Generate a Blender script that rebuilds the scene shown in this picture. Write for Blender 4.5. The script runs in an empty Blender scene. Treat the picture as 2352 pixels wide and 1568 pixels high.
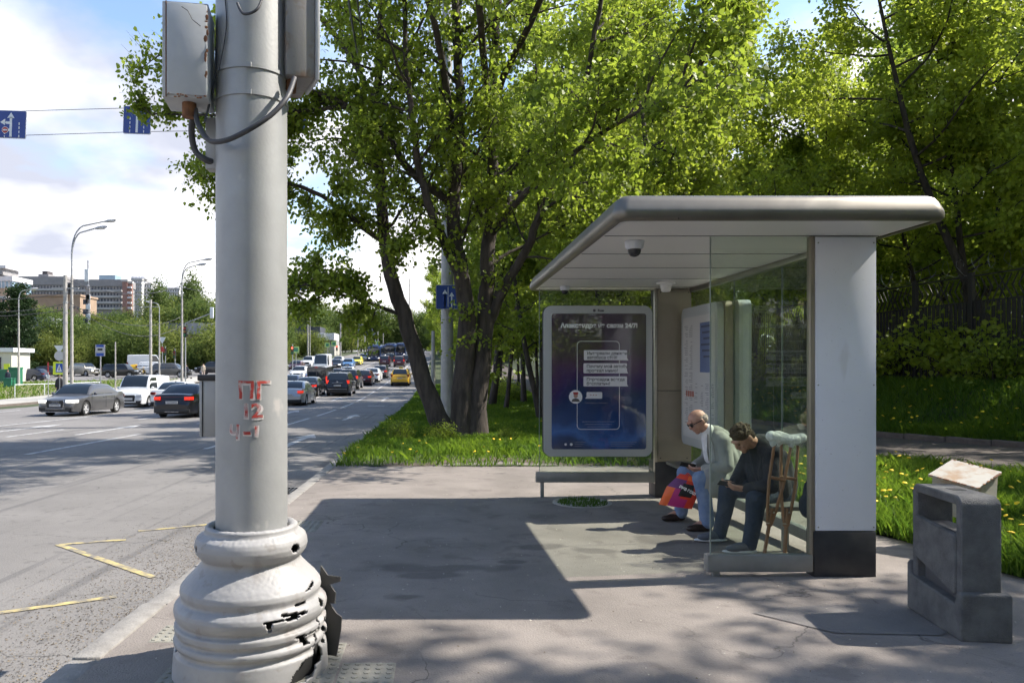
import bpy, bmesh, math, random
import numpy as np
from mathutils import Vector, Matrix, Euler
rad = math.radians
scn = bpy.context.scene
col = scn.collection

# ---------------------------------------------------------------- camera
F = 1700.0            # focal length in the units of the 2352-wide picture
EYE = 1.5
cam = bpy.data.cameras.new('camera'); camo = bpy.data.objects.new('camera', cam); col.objects.link(camo)
camo.location = (0, 0, EYE); camo.rotation_euler = (rad(90), 0, 0)
cam.sensor_width = 36.0; cam.lens = F / 2352 * 36.0
cam.shift_x = (1176 - 1010) / 2352.0; cam.shift_y = (839 - 784) / 2352.0
cam.clip_start = 0.05; cam.clip_end = 9000
scn.camera = camo

# ---------------------------------------------------------------- world, sun, exposure
SUN_EL, SUN_AZ = 46.0, 8.0       # azimuth measured from +X towards +Y
W = bpy.data.worlds.new('World'); scn.world = W; W.use_nodes = True
wn = W.node_tree; wn.nodes.clear()
def wnode(t, **k):
    n = wn.nodes.new(t)
    for a, b in k.items(): setattr(n, a, b)
    return n
wout = wnode('ShaderNodeOutputWorld')
sky = wnode('ShaderNodeTexSky', sky_type='NISHITA', sun_disc=False)
sky.sun_elevation = rad(SUN_EL); sky.sun_rotation = rad(90 - SUN_AZ); sky.air_density = 1.0; sky.dust_density = 0.6
bg_sky = wnode('ShaderNodeBackground'); bg_sky.inputs[1].default_value = 0.10
wn.links.new(sky.outputs[0], bg_sky.inputs[0])
tc = wnode('ShaderNodeTexCoord')
sep = wnode('ShaderNodeSeparateXYZ'); wn.links.new(tc.outputs['Generated'], sep.inputs[0])
def wmath(op, a, b=None, c=None, clamp=False):
    n = wnode('ShaderNodeMath', operation=op); n.use_clamp = clamp
    for i, v in enumerate((a, b, c)):
        if v is None: continue
        if isinstance(v, (int, float)): n.inputs[i].default_value = v
        else: wn.links.new(v, n.inputs[i])
    return n.outputs[0]
# flat cloud deck coordinates: direction divided by elevation
den = wmath('ADD', wmath('MAXIMUM', sep.outputs[2], 0.0), 0.28)
cx = wmath('DIVIDE', sep.outputs[0], den); cy = wmath('DIVIDE', sep.outputs[1], den)
comb = wnode('ShaderNodeCombineXYZ'); wn.links.new(cx, comb.inputs[0]); wn.links.new(cy, comb.inputs[1])
comb.inputs[2].default_value = 3.7
n1 = wnode('ShaderNodeTexNoise'); n1.inputs['Scale'].default_value = 1.25; n1.inputs['Detail'].default_value = 9; n1.inputs['Roughness'].default_value = 0.55
wn.links.new(comb.outputs[0], n1.inputs['Vector'])
comb2 = wnode('ShaderNodeCombineXYZ'); wn.links.new(cx, comb2.inputs[0]); wn.links.new(cy, comb2.inputs[1]); comb2.inputs[2].default_value = 9.1
n2 = wnode('ShaderNodeTexNoise'); n2.inputs['Scale'].default_value = 1.5; n2.inputs['Detail'].default_value = 5; n2.inputs['Roughness'].default_value = 0.5
wn.links.new(comb2.outputs[0], n2.inputs['Vector'])
low = wmath('MULTIPLY', wmath('SUBTRACT', 0.42, sep.outputs[2]), 1.25)
cov = wmath('ADD', n1.outputs[0], low)
mask = wmath('MULTIPLY', wmath('SUBTRACT', cov, 0.555), 7.0, clamp=True)
shade = wnode('ShaderNodeMapRange'); shade.inputs[1].default_value = 0.42; shade.inputs[2].default_value = 0.60
wn.links.new(n2.outputs[0], shade.inputs[0])
ccol = wnode('ShaderNodeMix', data_type='RGBA')
wn.links.new(shade.outputs[0], ccol.inputs[0])
ccol.inputs[6].default_value = (0.56, 0.55, 0.55, 1); ccol.inputs[7].default_value = (0.25, 0.262, 0.31, 1)
bg_cl = wnode('ShaderNodeBackground'); bg_cl.inputs[1].default_value = 1.0
wn.links.new(ccol.outputs[2], bg_cl.inputs[0])
mx = wnode('ShaderNodeMixShader')
wn.links.new(mask, mx.inputs[0]); wn.links.new(bg_sky.outputs[0], mx.inputs[1]); wn.links.new(bg_cl.outputs[0], mx.inputs[2])
wn.links.new(mx.outputs[0], wout.inputs[0])
sl = bpy.data.lights.new('sun', 'SUN'); sl.energy = 3.2; sl.angle = rad(0.53); sl.color = (1.0, 0.935, 0.84)
so = bpy.data.objects.new('sun', sl); col.objects.link(so)
SUND = Vector((math.cos(rad(SUN_EL)) * math.cos(rad(SUN_AZ)), math.cos(rad(SUN_EL)) * math.sin(rad(SUN_AZ)), math.sin(rad(SUN_EL))))
so.rotation_euler = SUND.to_track_quat('Z', 'Y').to_euler(); so.location = (30, 5, 40)
scn.view_settings.view_transform = 'Standard'; scn.view_settings.look = 'None'
scn.view_settings.gamma = 1.0; scn.view_settings.use_curve_mapping = False
scn.view_settings.exposure = 1.6
try:
    scn.cycles.max_bounces = 5; scn.cycles.transparent_max_bounces = 8; scn.cycles.diffuse_bounces = 3
    scn.cycles.glossy_bounces = 2; scn.cycles.transmission_bounces = 3; scn.cycles.use_adaptive_sampling = True; scn.cycles.adaptive_threshold = .035; scn.cycles.use_light_tree = False; W.cycles.sampling_method = 'MANUAL'; W.cycles.sample_map_resolution = 512
except Exception: pass

# ---------------------------------------------------------------- ground profile
_py = np.array([-60, -20, 0, 10, 35, 46, 56, 72, 100, 145, 200, 300, 600, 3000.])
_pz = np.array([.9, .32, -.12, -.33, -.82, -.93, -.86, -.50, .3, 2.2, 4.5, 7.2, 9.5, 10.])
def _build():
    yy = np.arange(-60, 3001, 1.0); zz = np.interp(yy, _py, _pz)
    k = np.hanning(13); k /= k.sum(); z2 = np.convolve(np.pad(zz, 6, 'edge'), k, 'valid')
    return yy, z2
_YY, _ZZ = _build()
def zroad(y): return float(np.interp(y, _YY, _ZZ))
def zpave(y): return zroad(y) + 0.12
def zleft(x, y):      # ground on the far (left) side of the road
    t = min(max((-26 - x) / 26.0, 0), 1)
    return zroad(y) - 0.5 * t * min(1, max(0, (y - 40) / 40)) + .0
def P(px, py, y): return Vector(((px - 1010) / F * y, y, EYE - (py - 839) / F * y))
def PX(px, y): return (px - 1010) / F * y

# ---------------------------------------------------------------- mesh helper
class MB:
    def __init__(s): s.v = []; s.f = []; s.m = []
    def add(s, vs, fs, mi=0):
        o = len(s.v); s.v += [tuple(v) for v in vs]
        for f in fs: s.f.append([i + o for i in f]); s.m.append(mi)
        return s
    def box(s, x0, x1, y0, y1, z0, z1, mi=0, M=None):
        vs = [Vector((x, y, z)) for z in (z0, z1) for y in (y0, y1) for x in (x0, x1)]
        if M is not None: vs = [M @ v for v in vs]
        return s.add(vs, [(0, 2, 3, 1), (4, 5, 7, 6), (0, 1, 5, 4), (2, 6, 7, 3), (0, 4, 6, 2), (1, 3, 7, 5)], mi)
    def rbox(s, x0, x1, y0, y1, z0, z1, b, mi=0, M=None, seg=2):
        bm = bmesh.new(); bmesh.ops.create_cube(bm, size=1)
        for v in bm.verts: v.co = Vector((x0 + (v.co.x + .5) * (x1 - x0), y0 + (v.co.y + .5) * (y1 - y0), z0 + (v.co.z + .5) * (z1 - z0)))
        bmesh.ops.bevel(bm, geom=list(bm.edges), offset=b, segments=seg, affect='EDGES', profile=.5)
        vs = [(M @ v.co) if M is not None else v.co.copy() for v in bm.verts]
        bm.verts.index_update(); fs = [[v.index for v in f.verts] for f in bm.faces]; bm.free()
        return s.add(vs, fs, mi)
    def tube(s, pts, r, n=8, cap=True, mi=0):
        pts = [Vector(p) for p in pts]; rs = r if isinstance(r, (list, tuple)) else [r] * len(pts)
        o = len(s.v); up = None
        for i, p in enumerate(pts):
            d = (pts[min(i + 1, len(pts) - 1)] - pts[max(i - 1, 0)]).normalized()
            if up is None: up = Vector((0, 0, 1)) if abs(d.z) < .9 else Vector((1, 0, 0))
            a = d.cross(up)
            if a.length < 1e-4: a = d.orthogonal()
            a.normalize(); b = a.cross(d).normalized(); up = b
            for k in range(n):
                t = 2 * math.pi * k / n
                s.v.append(tuple(p + (a * math.cos(t) + b * math.sin(t)) * rs[i]))
        for i in range(len(pts) - 1):
            for k in range(n):
                s.f.append([o + i * n + k, o + i * n + (k + 1) % n, o + (i + 1) * n + (k + 1) % n, o + (i + 1) * n + k]); s.m.append(mi)
        if cap:
            s.f.append([o + k for k in range(n)][::-1]); s.m.append(mi)
            s.f.append([o + (len(pts) - 1) * n + k for k in range(n)]); s.m.append(mi)
        return s
    def lathe(s, prof, n=24, mi=0, M=None, cap=False):
        o = len(s.v)
        for r, z in prof:
            for k in range(n):
                t = 2 * math.pi * k / n; v = Vector((r * math.cos(t), r * math.sin(t), z))
                s.v.append(tuple(M @ v if M is not None else v))
        for i in range(len(prof) - 1):
            for k in range(n):
                s.f.append([o + i * n + k, o + i * n + (k + 1) % n, o + (i + 1) * n + (k + 1) % n, o + (i + 1) * n + k]); s.m.append(mi)
        if cap:
            s.f.append([o + k for k in range(n)][::-1]); s.m.append(mi)
            s.f.append([o + (len(prof) - 1) * n + k for k in range(n)]); s.m.append(mi)
        return s
    def prism(s, poly, h0, h1, axis='z', mi=0, M=None):
        n = len(poly)
        def mk(a, b, h):
            v = Vector((a, b, h)) if axis == 'z' else (Vector((a, h, b)) if axis == 'y' else Vector((h, a, b)))
            return M @ v if M is not None else v
        vs = [mk(a, b, h0) for a, b in poly] + [mk(a, b, h1) for a, b in poly]
        fs = [list(range(n))[::-1], [n + i for i in range(n)]] + [[i, (i + 1) % n, n + (i + 1) % n, n + i] for i in range(n)]
        return s.add(vs, fs, mi)
    def ell(s, c, r, n=12, mi=0, M=None):
        c = Vector(c); r = r if isinstance(r, (list, tuple)) else (r, r, r); o = len(s.v); m = max(4, n // 2)
        R = M if M is not None else Matrix.Identity(3)
        s.v.append(tuple(c + R @ Vector((0, 0, -r[2]))))
        for i in range(1, m):
            a = math.pi * i / m
            for k in range(n):
                t = 2 * math.pi * k / n
                s.v.append(tuple(c + R @ Vector((r[0] * math.sin(a) * math.cos(t), r[1] * math.sin(a) * math.sin(t), -r[2] * math.cos(a)))))
        s.v.append(tuple(c + R @ Vector((0, 0, r[2]))))
        top = len(s.v) - 1
        for k in range(n): s.f.append([o, o + 1 + (k + 1) % n, o + 1 + k]); s.m.append(mi)
        for i in range(m - 2):
            for k in range(n):
                a = o + 1 + i * n; s.f.append([a + k, a + (k + 1) % n, a + n + (k + 1) % n, a + n + k]); s.m.append(mi)
        a = o + 1 + (m - 2) * n
        for k in range(n): s.f.append([a + k, a + (k + 1) % n, top]); s.m.append(mi)
        return s
    def cap(s, p0, p1, r0, r1, n=12):      # tapered capsule
        p0 = Vector(p0); p1 = Vector(p1); d = (p1 - p0); L = d.length
        q = d.to_track_quat('Z', 'Y').to_matrix() if L > 1e-6 else Matrix.Identity(3)
        prof = []
        for i in range(1, 5): a = math.pi / 2 * i / 4; prof.append((r0 * math.sin(a), -r0 * math.cos(a)))
        for i in range(0, 4): a = math.pi / 2 * i / 4; prof.append((r1 * math.cos(a), L + r1 * math.sin(a)))
        o = len(s.v); s.v.append(tuple(p0 + q @ Vector((0, 0, -r0))))
        for r, z in prof:
            for k in range(n):
                t = 2 * math.pi * k / n; s.v.append(tuple(p0 + q @ Vector((r * math.cos(t), r * math.sin(t), z))))
        s.v.append(tuple(p0 + q @ Vector((0, 0, L + r1)))); top = len(s.v) - 1
        for k in range(n): s.f.append([o, o + 1 + (k + 1) % n, o + 1 + k]); s.m.append(0)
        for i in range(len(prof) - 1):
            for k in range(n):
                a = o + 1 + i * n; s.f.append([a + k, a + (k + 1) % n, a + n + (k + 1) % n, a + n + k]); s.m.append(0)
        a = o + 1 + (len(prof) - 1) * n
        for k in range(n): s.f.append([a + k, a + (k + 1) % n, top]); s.m.append(0)
        return s
    def mesh(s, name, mats, smooth=None):
        me = bpy.data.meshes.new(name); me.from_pydata(s.v, [], s.f)
        mats = mats if isinstance(mats, (list, tuple)) else [mats]
        for m in mats: me.materials.append(m)
        if len(mats) > 1: me.polygons.foreach_set('material_index', s.m)
        if smooth is not None:
            me.shade_smooth()
            if smooth < 179: me.set_sharp_from_angle(angle=rad(smooth))
        me.update()
        return me
    def build(s, name, mats, parent=None, smooth=None, loc=None):
        o = bpy.data.objects.new(name, s.mesh(name, mats, smooth)); col.objects.link(o)
        if parent is not None: o.parent = parent
        if loc is not None: o.location = loc
        return o
def ob(name, mesh, parent=None, loc=None, rot=None, mat=None):
    o = bpy.data.objects.new(name, mesh); col.objects.link(o)
    if parent is not None: o.parent = parent
    if loc is not None: o.location = loc
    if rot is not None: o.rotation_euler = rot
    if mat is not None:
        o.material_slots[0].link = 'OBJECT'; o.material_slots[0].material = mat
    return o
def thing(name, label, cat, loc=(0, 0, 0), rz=0, group=None):
    o = bpy.data.objects.new(name, None); col.objects.link(o); o.location = loc; o.rotation_euler = (0, 0, rz)
    o.empty_display_size = .2
    return tag(o, label, cat, group)
def tag(o, label=None, cat=None, group=None, kind=None):
    if label: o['label'] = label
    if cat: o['category'] = cat
    if group: o['group'] = group
    if kind: o['kind'] = kind
    return o
def struct(o): o['kind'] = 'structure'; return o
def copy_tree(o, parent=None, **kw):
    c = o.copy(); col.objects.link(c)
    if parent is not None: c.parent = parent
    for ch in KIDS.get(o.name, None) or [x for x in o.children]: copy_tree(ch, c)
    return c
KIDS = {}
def rrect(x0, x1, z0, z1, r, n=5):
    pts = []
    for cx_, cz_, a0 in ((x1 - r, z1 - r, 0), (x0 + r, z1 - r, 90), (x0 + r, z0 + r, 180), (x1 - r, z0 + r, 270)):
        for i in range(n + 1):
            a = rad(a0 + 90 * i / n); pts.append((cx_ + r * math.cos(a), cz_ + r * math.sin(a)))
    return pts
def text_mesh(txt, size, bold=0.0, align='CENTER', extrude=0.0):
    cu = bpy.data.curves.new('t', 'FONT'); cu.body = txt; cu.size = size; cu.align_x = align; cu.align_y = 'CENTER'; cu.offset = bold; cu.extrude = extrude
    cu.resolution_u = 3
    t = bpy.data.objects.new('t', cu); col.objects.link(t)
    dg = bpy.context.evaluated_depsgraph_get(); me = bpy.data.meshes.new_from_object(t.evaluated_get(dg))
    bpy.data.objects.remove(t); bpy.data.curves.remove(cu)
    return me
def text_obj(name, txt, size, M, mat, parent, bold=0.0, align='CENTER', extrude=0.0005):
    me = text_mesh(txt, size, bold, align, extrude); me.materials.clear(); me.materials.append(mat); me.transform(M)
    o = bpy.data.objects.new(name, me); col.objects.link(o); o.parent = parent
    return o
FACE_Y = Matrix.Rotation(rad(90), 4, 'X')          # text lying in XZ, read from -Y
FACE_X = Matrix.Rotation(rad(-90), 4, 'Z') @ FACE_Y  # read from -X
def remesh(name, mb, voxel, mat, parent=None, sm=6, dec=None):
    t = mb.build('tmp_shape', mat)
    m = t.modifiers.new('r', 'REMESH'); m.mode = 'VOXEL'; m.voxel_size = voxel; m.use_smooth_shade = True
    if sm: m2 = t.modifiers.new('s', 'SMOOTH'); m2.factor = .6; m2.iterations = sm
    if dec: m3 = t.modifiers.new('d', 'DECIMATE'); m3.ratio = dec
    dg = bpy.context.evaluated_depsgraph_get(); me = bpy.data.meshes.new_from_object(t.evaluated_get(dg))
    bpy.data.objects.remove(t)
    me.materials.clear(); me.materials.append(mat); me.shade_smooth(); me.name = name
    return ob(name, me, parent)

# ---------------------------------------------------------------- materials
def mat(name, c=(.5, .5, .5), rough=.6, metal=0., c2=None, scale=5., det=4., lo=.35, hi=.65, bump=0., bscale=None, coat=0., spec=None, coord='Object', emit=None, es=0., stretch=None):
    m = bpy.data.materials.new(name); m.use_nodes = True; nt = m.node_tree; b = nt.nodes['Principled BSDF']
    b.inputs['Base Color'].default_value = (*c, 1); b.inputs['Roughness'].default_value = rough; b.inputs['Metallic'].default_value = metal
    if coat: b.inputs['Coat Weight'].default_value = coat; b.inputs['Coat Roughness'].default_value = .04
    if spec is not None: b.inputs['Specular IOR Level'].default_value = spec
    if emit: b.inputs['Emission Color'].default_value = (*emit, 1); b.inputs['Emission Strength'].default_value = es
    if c2 or bump:
        t = nt.nodes.new('ShaderNodeTexCoord'); src = t.outputs[coord]
        if stretch:
            mp = nt.nodes.new('ShaderNodeMapping'); mp.inputs['Scale'].default_value = stretch; nt.links.new(src, mp.inputs[0]); src = mp.outputs[0]
    if c2:
        n = nt.nodes.new('ShaderNodeTexNoise'); n.inputs['Scale'].default_value = scale; n.inputs['Detail'].default_value = det; n.inputs['Roughness'].default_value = .6
        nt.links.new(src, n.inputs['Vector'])
        r = nt.nodes.new('ShaderNodeMapRange'); r.inputs[1].default_value = lo; r.inputs[2].default_value = hi; nt.links.new(n.outputs[0], r.inputs[0])
        x = nt.nodes.new('ShaderNodeMix'); x.data_type = 'RGBA'; x.inputs[6].default_value = (*c, 1); x.inputs[7].default_value = (*c2, 1)
        nt.links.new(r.outputs[0], x.inputs[0]); nt.links.new(x.outputs[2], b.inputs['Base Color'])
        m['mix'] = x.name
    if bump:
        n = nt.nodes.new('ShaderNodeTexNoise'); n.inputs['Scale'].default_value = bscale or scale * 4; n.inputs['Detail'].default_value = 3
        nt.links.new(src, n.inputs['Vector'])
        bp = nt.nodes.new('ShaderNodeBump'); bp.inputs['Strength'].default_value = bump; bp.inputs['Distance'].default_value = .02
        nt.links.new(n.outputs[0], bp.inputs['Height']); nt.links.new(bp.outputs[0], b.inputs['Normal'])
    return m
def glass_mat(name, tint=(.9, .95, .92), f=.12, rough=.0):
    m = bpy.data.materials.new(name); m.use_nodes = True; nt = m.node_tree; nt.nodes.clear()
    o = nt.nodes.new('ShaderNodeOutputMaterial'); t = nt.nodes.new('ShaderNodeBsdfTransparent'); t.inputs[0].default_value = (*tint, 1)
    g = nt.nodes.new('ShaderNodeBsdfGlossy'); g.inputs['Roughness'].default_value = rough; g.inputs[0].default_value = (1, 1, 1, 1)
    fr = nt.nodes.new('ShaderNodeFresnel'); fr.inputs[0].default_value = 1.5
    a = nt.nodes.new('ShaderNodeMath'); a.operation = 'MULTIPLY'; a.inputs[1].default_value = 1.3; nt.links.new(fr.outputs[0], a.inputs[0]); a.use_clamp = True
    ge = nt.nodes.new('ShaderNodeNewGeometry'); iv = nt.nodes.new('ShaderNodeMath'); iv.operation = 'SUBTRACT'; iv.inputs[0].default_value = 1.0; nt.links.new(ge.outputs['Backfacing'], iv.inputs[1])
    a0 = a; a = nt.nodes.new('ShaderNodeMath'); a.operation = 'MULTIPLY'; nt.links.new(a0.outputs[0], a.inputs[0]); nt.links.new(iv.outputs[0], a.inputs[1])
    x = nt.nodes.new('ShaderNodeMixShader'); nt.links.new(a.outputs[0], x.inputs[0]); nt.links.new(t.outputs[0], x.inputs[1]); nt.links.new(g.outputs[0], x.inputs[2])
    # faint dust film
    d = nt.nodes.new('ShaderNodeBsdfDiffuse'); d.inputs[0].default_value = (.5, .5, .45, 1)
    tcn = nt.nodes.new('ShaderNodeTexCoord'); nz = nt.nodes.new('ShaderNodeTexNoise'); nz.inputs['Scale'].default_value = 3; nz.inputs['Detail'].default_value = 6
    nt.links.new(tcn.outputs['Object'], nz.inputs[0]); r = nt.nodes.new('ShaderNodeMapRange'); r.inputs[1].default_value = .35; r.inputs[2].default_value = .8; r.inputs[4].default_value = f
    nt.links.new(nz.outputs[0], r.inputs[0]); x2 = nt.nodes.new('ShaderNodeMixShader'); nt.links.new(r.outputs[0], x2.inputs[0])
    nt.links.new(x.outputs[0], x2.inputs[1]); nt.links.new(d.outputs[0], x2.inputs[2]); nt.links.new(x2.outputs[0], o.inputs[0])
    return m
def leaf_mat(name, c1, c2, tr, gloss=.35, sat=1.0):
    m = bpy.data.materials.new(name); m.use_nodes = True; nt = m.node_tree; nt.nodes.clear()
    o = nt.nodes.new('ShaderNodeOutputMaterial'); b = nt.nodes.new('ShaderNodeBsdfPrincipled'); b.inputs['Roughness'].default_value = .5; b.inputs['Specular IOR Level'].default_value = gloss
    at = nt.nodes.new('ShaderNodeAttribute'); at.attribute_name = 'var'
    x = nt.nodes.new('ShaderNodeMix'); x.data_type = 'RGBA'; x.inputs[6].default_value = (*c1, 1); x.inputs[7].default_value = (*c2, 1)
    nt.links.new(at.outputs['Fac'], x.inputs[0]); nt.links.new(x.outputs[2], b.inputs['Base Color'])
    t = nt.nodes.new('ShaderNodeBsdfTranslucent'); y = nt.nodes.new('ShaderNodeMix'); y.data_type = 'RGBA'
    y.inputs[6].default_value = (*[k * tr for k in c1], 1); y.inputs[7].default_value = (*[k * tr for k in c2], 1)
    nt.links.new(at.outputs['Fac'], y.inputs[0]); nt.links.new(y.outputs[2], t.inputs[0])
    ms = nt.nodes.new('ShaderNodeMixShader'); ms.inputs[0].default_value = .5
    nt.links.new(b.outputs[0], ms.inputs[1]); nt.links.new(t.outputs[0], ms.inputs[2]); nt.links.new(ms.outputs[0], o.inputs[0])
    return m
def add_stains(m, spots, c, soft=.5, nscale=3., amt=.8):
    """patches with a shape of their own (spilled liquid, repairs): (x, y, rx, ry) in object space"""
    nt = m.node_tree; b = nt.nodes['Principled BSDF']
    lk = b.inputs['Base Color'].links[0]; src = lk.from_socket
    t = nt.nodes.new('ShaderNodeTexCoord')
    nz = nt.nodes.new('ShaderNodeTexNoise'); nz.inputs['Scale'].default_value = nscale; nz.inputs['Detail'].default_value = 5
    nt.links.new(t.outputs['Object'], nz.inputs[0])
    tot = None
    for (x, y, rx, ry) in spots:
        mp = nt.nodes.new('ShaderNodeMapping'); mp.vector_type = 'POINT'
        mp.inputs['Location'].default_value = (-x / rx, -y / ry, 0); mp.inputs['Scale'].default_value = (1 / rx, 1 / ry, 0)
        nt.links.new(t.outputs['Object'], mp.inputs[0])
        ln = nt.nodes.new('ShaderNodeVectorMath'); ln.operation = 'LENGTH'; nt.links.new(mp.outputs[0], ln.inputs[0])
        a = nt.nodes.new('ShaderNodeMath'); a.operation = 'SUBTRACT'; nt.links.new(nz.outputs[0], a.inputs[0]); a.inputs[1].default_value = .5
        bb = nt.nodes.new('ShaderNodeMath'); bb.operation = 'MULTIPLY_ADD'; nt.links.new(a.outputs[0], bb.inputs[0]); bb.inputs[1].default_value = 3.2; nt.links.new(ln.outputs['Value'], bb.inputs[2])
        r = nt.nodes.new('ShaderNodeMapRange'); r.inputs[1].default_value = 1 - soft * .5; r.inputs[2].default_value = 1 + soft * .5; r.inputs[3].default_value = amt; r.inputs[4].default_value = 0
        nt.links.new(bb.outputs[0], r.inputs[0])
        if tot is None: tot = r.outputs[0]
        else:
            mxx = nt.nodes.new('ShaderNodeMath'); mxx.operation = 'MAXIMUM'; nt.links.new(tot, mxx.inputs[0]); nt.links.new(r.outputs[0], mxx.inputs[1]); tot = mxx.outputs[0]
    x = nt.nodes.new('ShaderNodeMix'); x.data_type = 'RGBA'; x.blend_type = 'MULTIPLY'; x.inputs[7].default_value = (*c, 1)
    nt.links.new(tot, x.inputs[0]); nt.links.new(src, x.inputs[6]); nt.links.new(x.outputs[2], b.inputs['Base Color'])
def add_speckle(m, c, scale=60, thr=.62, amt=.6, coord='Object', stretch=None):
    nt = m.node_tree; b = nt.nodes['Principled BSDF']; src = b.inputs['Base Color'].links[0].from_socket
    t = nt.nodes.new('ShaderNodeTexCoord'); s = t.outputs[coord]
    if stretch:
        mp = nt.nodes.new('ShaderNodeMapping'); mp.inputs['Scale'].default_value = stretch; nt.links.new(s, mp.inputs[0]); s = mp.outputs[0]
    nz = nt.nodes.new('ShaderNodeTexNoise'); nz.inputs['Scale'].default_value = scale; nz.inputs['Detail'].default_value = 3; nt.links.new(s, nz.inputs[0])
    r = nt.nodes.new('ShaderNodeMapRange'); r.inputs[1].default_value = thr; r.inputs[2].default_value = thr + .06; r.inputs[4].default_value = amt
    nt.links.new(nz.outputs[0], r.inputs[0])
    x = nt.nodes.new('ShaderNodeMix'); x.data_type = 'RGBA'; x.inputs[7].default_value = (*c, 1)
    nt.links.new(r.outputs[0], x.inputs[0]); nt.links.new(src, x.inputs[6]); nt.links.new(x.outputs[2], b.inputs['Base Color'])
def add_cracks(m, scale=.45, width=.006, c=(.03, .028, .026), amt=.75, seedz=0.):
    nt = m.node_tree; b = nt.nodes['Principled BSDF']; src = b.inputs['Base Color'].links[0].from_socket
    t = nt.nodes.new('ShaderNodeTexCoord'); nz = nt.nodes.new('ShaderNodeTexNoise'); nz.inputs['Scale'].default_value = 2.2; nz.inputs['Detail'].default_value = 6
    nt.links.new(t.outputs['Object'], nz.inputs[0]); mx = nt.nodes.new('ShaderNodeMix'); mx.data_type = 'RGBA'; mx.blend_type = 'LINEAR_LIGHT'; mx.inputs[0].default_value = .28
    nt.links.new(t.outputs['Object'], mx.inputs[6]); nt.links.new(nz.outputs['Color'], mx.inputs[7])
    v = nt.nodes.new('ShaderNodeTexVoronoi'); v.feature = 'DISTANCE_TO_EDGE'; v.inputs['Scale'].default_value = scale; nt.links.new(mx.outputs[2], v.inputs['Vector'])
    r = nt.nodes.new('ShaderNodeMapRange'); r.inputs[1].default_value = 0; r.inputs[2].default_value = width; r.inputs[3].default_value = amt; r.inputs[4].default_value = 0; nt.links.new(v.outputs['Distance'], r.inputs[0])
    n3 = nt.nodes.new('ShaderNodeTexNoise'); n3.inputs['Scale'].default_value = .5; nt.links.new(t.outputs['Object'], n3.inputs[0]); r3 = nt.nodes.new('ShaderNodeMapRange'); r3.inputs[1].default_value = .46; r3.inputs[2].default_value = .56; nt.links.new(n3.outputs[0], r3.inputs[0])
    ml = nt.nodes.new('ShaderNodeMath'); ml.operation = 'MULTIPLY'; nt.links.new(r.outputs[0], ml.inputs[0]); nt.links.new(r3.outputs[0], ml.inputs[1])
    x = nt.nodes.new('ShaderNodeMix'); x.data_type = 'RGBA'; x.inputs[7].default_value = (*c, 1); nt.links.new(ml.outputs[0], x.inputs[0]); nt.links.new(src, x.inputs[6]); nt.links.new(x.outputs[2], b.inputs['Base Color'])
M = {}
M['asphalt'] = mat('road_asphalt', (.145, .137, .130), .9, c2=(.195, .184, .174), scale=.6, det=6, bump=.35, bscale=70)
M['pave'] = mat('pavement_asphalt', (.170, .149, .133), .92, c2=(.240, .211, .189), scale=1.3, det=8, bump=.4, bscale=90)
add_speckle(M['pave'], (.36, .34, .31), scale=120, thr=.66, amt=.6)
add_speckle(M['pave'], (.10, .09, .085), scale=55, thr=.64, amt=.5)
add_stains(M['pave'], [(-.30, 5.95, .30, .16), (.12, 5.95, .32, .12), (-.05, 5.72, .25, .10), (.85, 6.7, .22, .13), (1.35, 6.55, .2, .12), (-.25, 5.15, .10, .06), (.6, 6.15, .10, .05), (2.45, 7.0, .5, .2)], (.45, .44, .46), soft=.5, nscale=2.5, amt=.7)
add_speckle(M['asphalt'], (.30, .29, .28), scale=60, thr=.66, amt=.5)
add_speckle(M['asphalt'], (.06, .058, .06), scale=.9, thr=.60, amt=.45, stretch=(5.0, .12, 1))
add_speckle(M['asphalt'], (.10, .095, .09), scale=9, thr=.60, amt=.5)
add_cracks(M['pave'], .55, .005); add_cracks(M['asphalt'], .35, .004)
add_speckle(M['pave'], (.12, .10, .09), scale=3.2, thr=.60, amt=.45)
M['kerb'] = mat('kerb_concrete', (.28, .265, .245), .85, c2=(.19, .178, .163), scale=6, bump=.3, bscale=60)
M['grass_soil'] = mat('grass_soil', (.030, .040, .012), .95, c2=(.045, .06, .015), scale=2, bump=.5, bscale=20)
M['soil'] = mat('bare_soil', (.13, .10, .075), .95, c2=(.07, .055, .04), scale=5, bump=.6, bscale=30)
M['white_line'] = mat('road_paint_white', (.47, .47, .46), .7, c2=(.20, .19, .18), scale=6, lo=.46, hi=.64, det=8)
M['yellow_line'] = mat('road_paint_yellow', (.48, .39, .16), .7, c2=(.17, .155, .14), scale=8, lo=.40, hi=.60, det=8)
M['pole'] = mat('galvanised_pole', (.36, .365, .365), .48, metal=.25, c2=(.28, .283, .28), scale=3, bump=.05, bscale=60, lo=.3, hi=.7, det=8)
add_speckle(M['pole'], (.50, .47, .45), scale=6, thr=.66, amt=.7, stretch=(1, 1, .7))
M['base_paint'] = mat('base_paint', (.345, .338, .335), .55, c2=(.27, .264, .26), scale=4, bump=.04, bscale=60, det=9)
add_speckle(M['base_paint'], (.22, .20, .18), scale=14, thr=.62, amt=.5)
add_speckle(M['base_paint'], (.16, .13, .11), scale=5, thr=.62, amt=.35, stretch=(1, 1, .35))
M['dark'] = mat('dark_plastic', (.015, .015, .015), .7)
M['black_metal'] = mat('black_metal', (.02, .02, .022), .45, metal=.3)
M['box_paint'] = mat('box_white_paint', (.46, .475, .49), .5, c2=(.38, .39, .40), scale=3, bump=.08, bscale=12)
add_speckle(M['box_paint'], (.20, .09, .03), scale=7, thr=.66, amt=.7)
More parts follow.
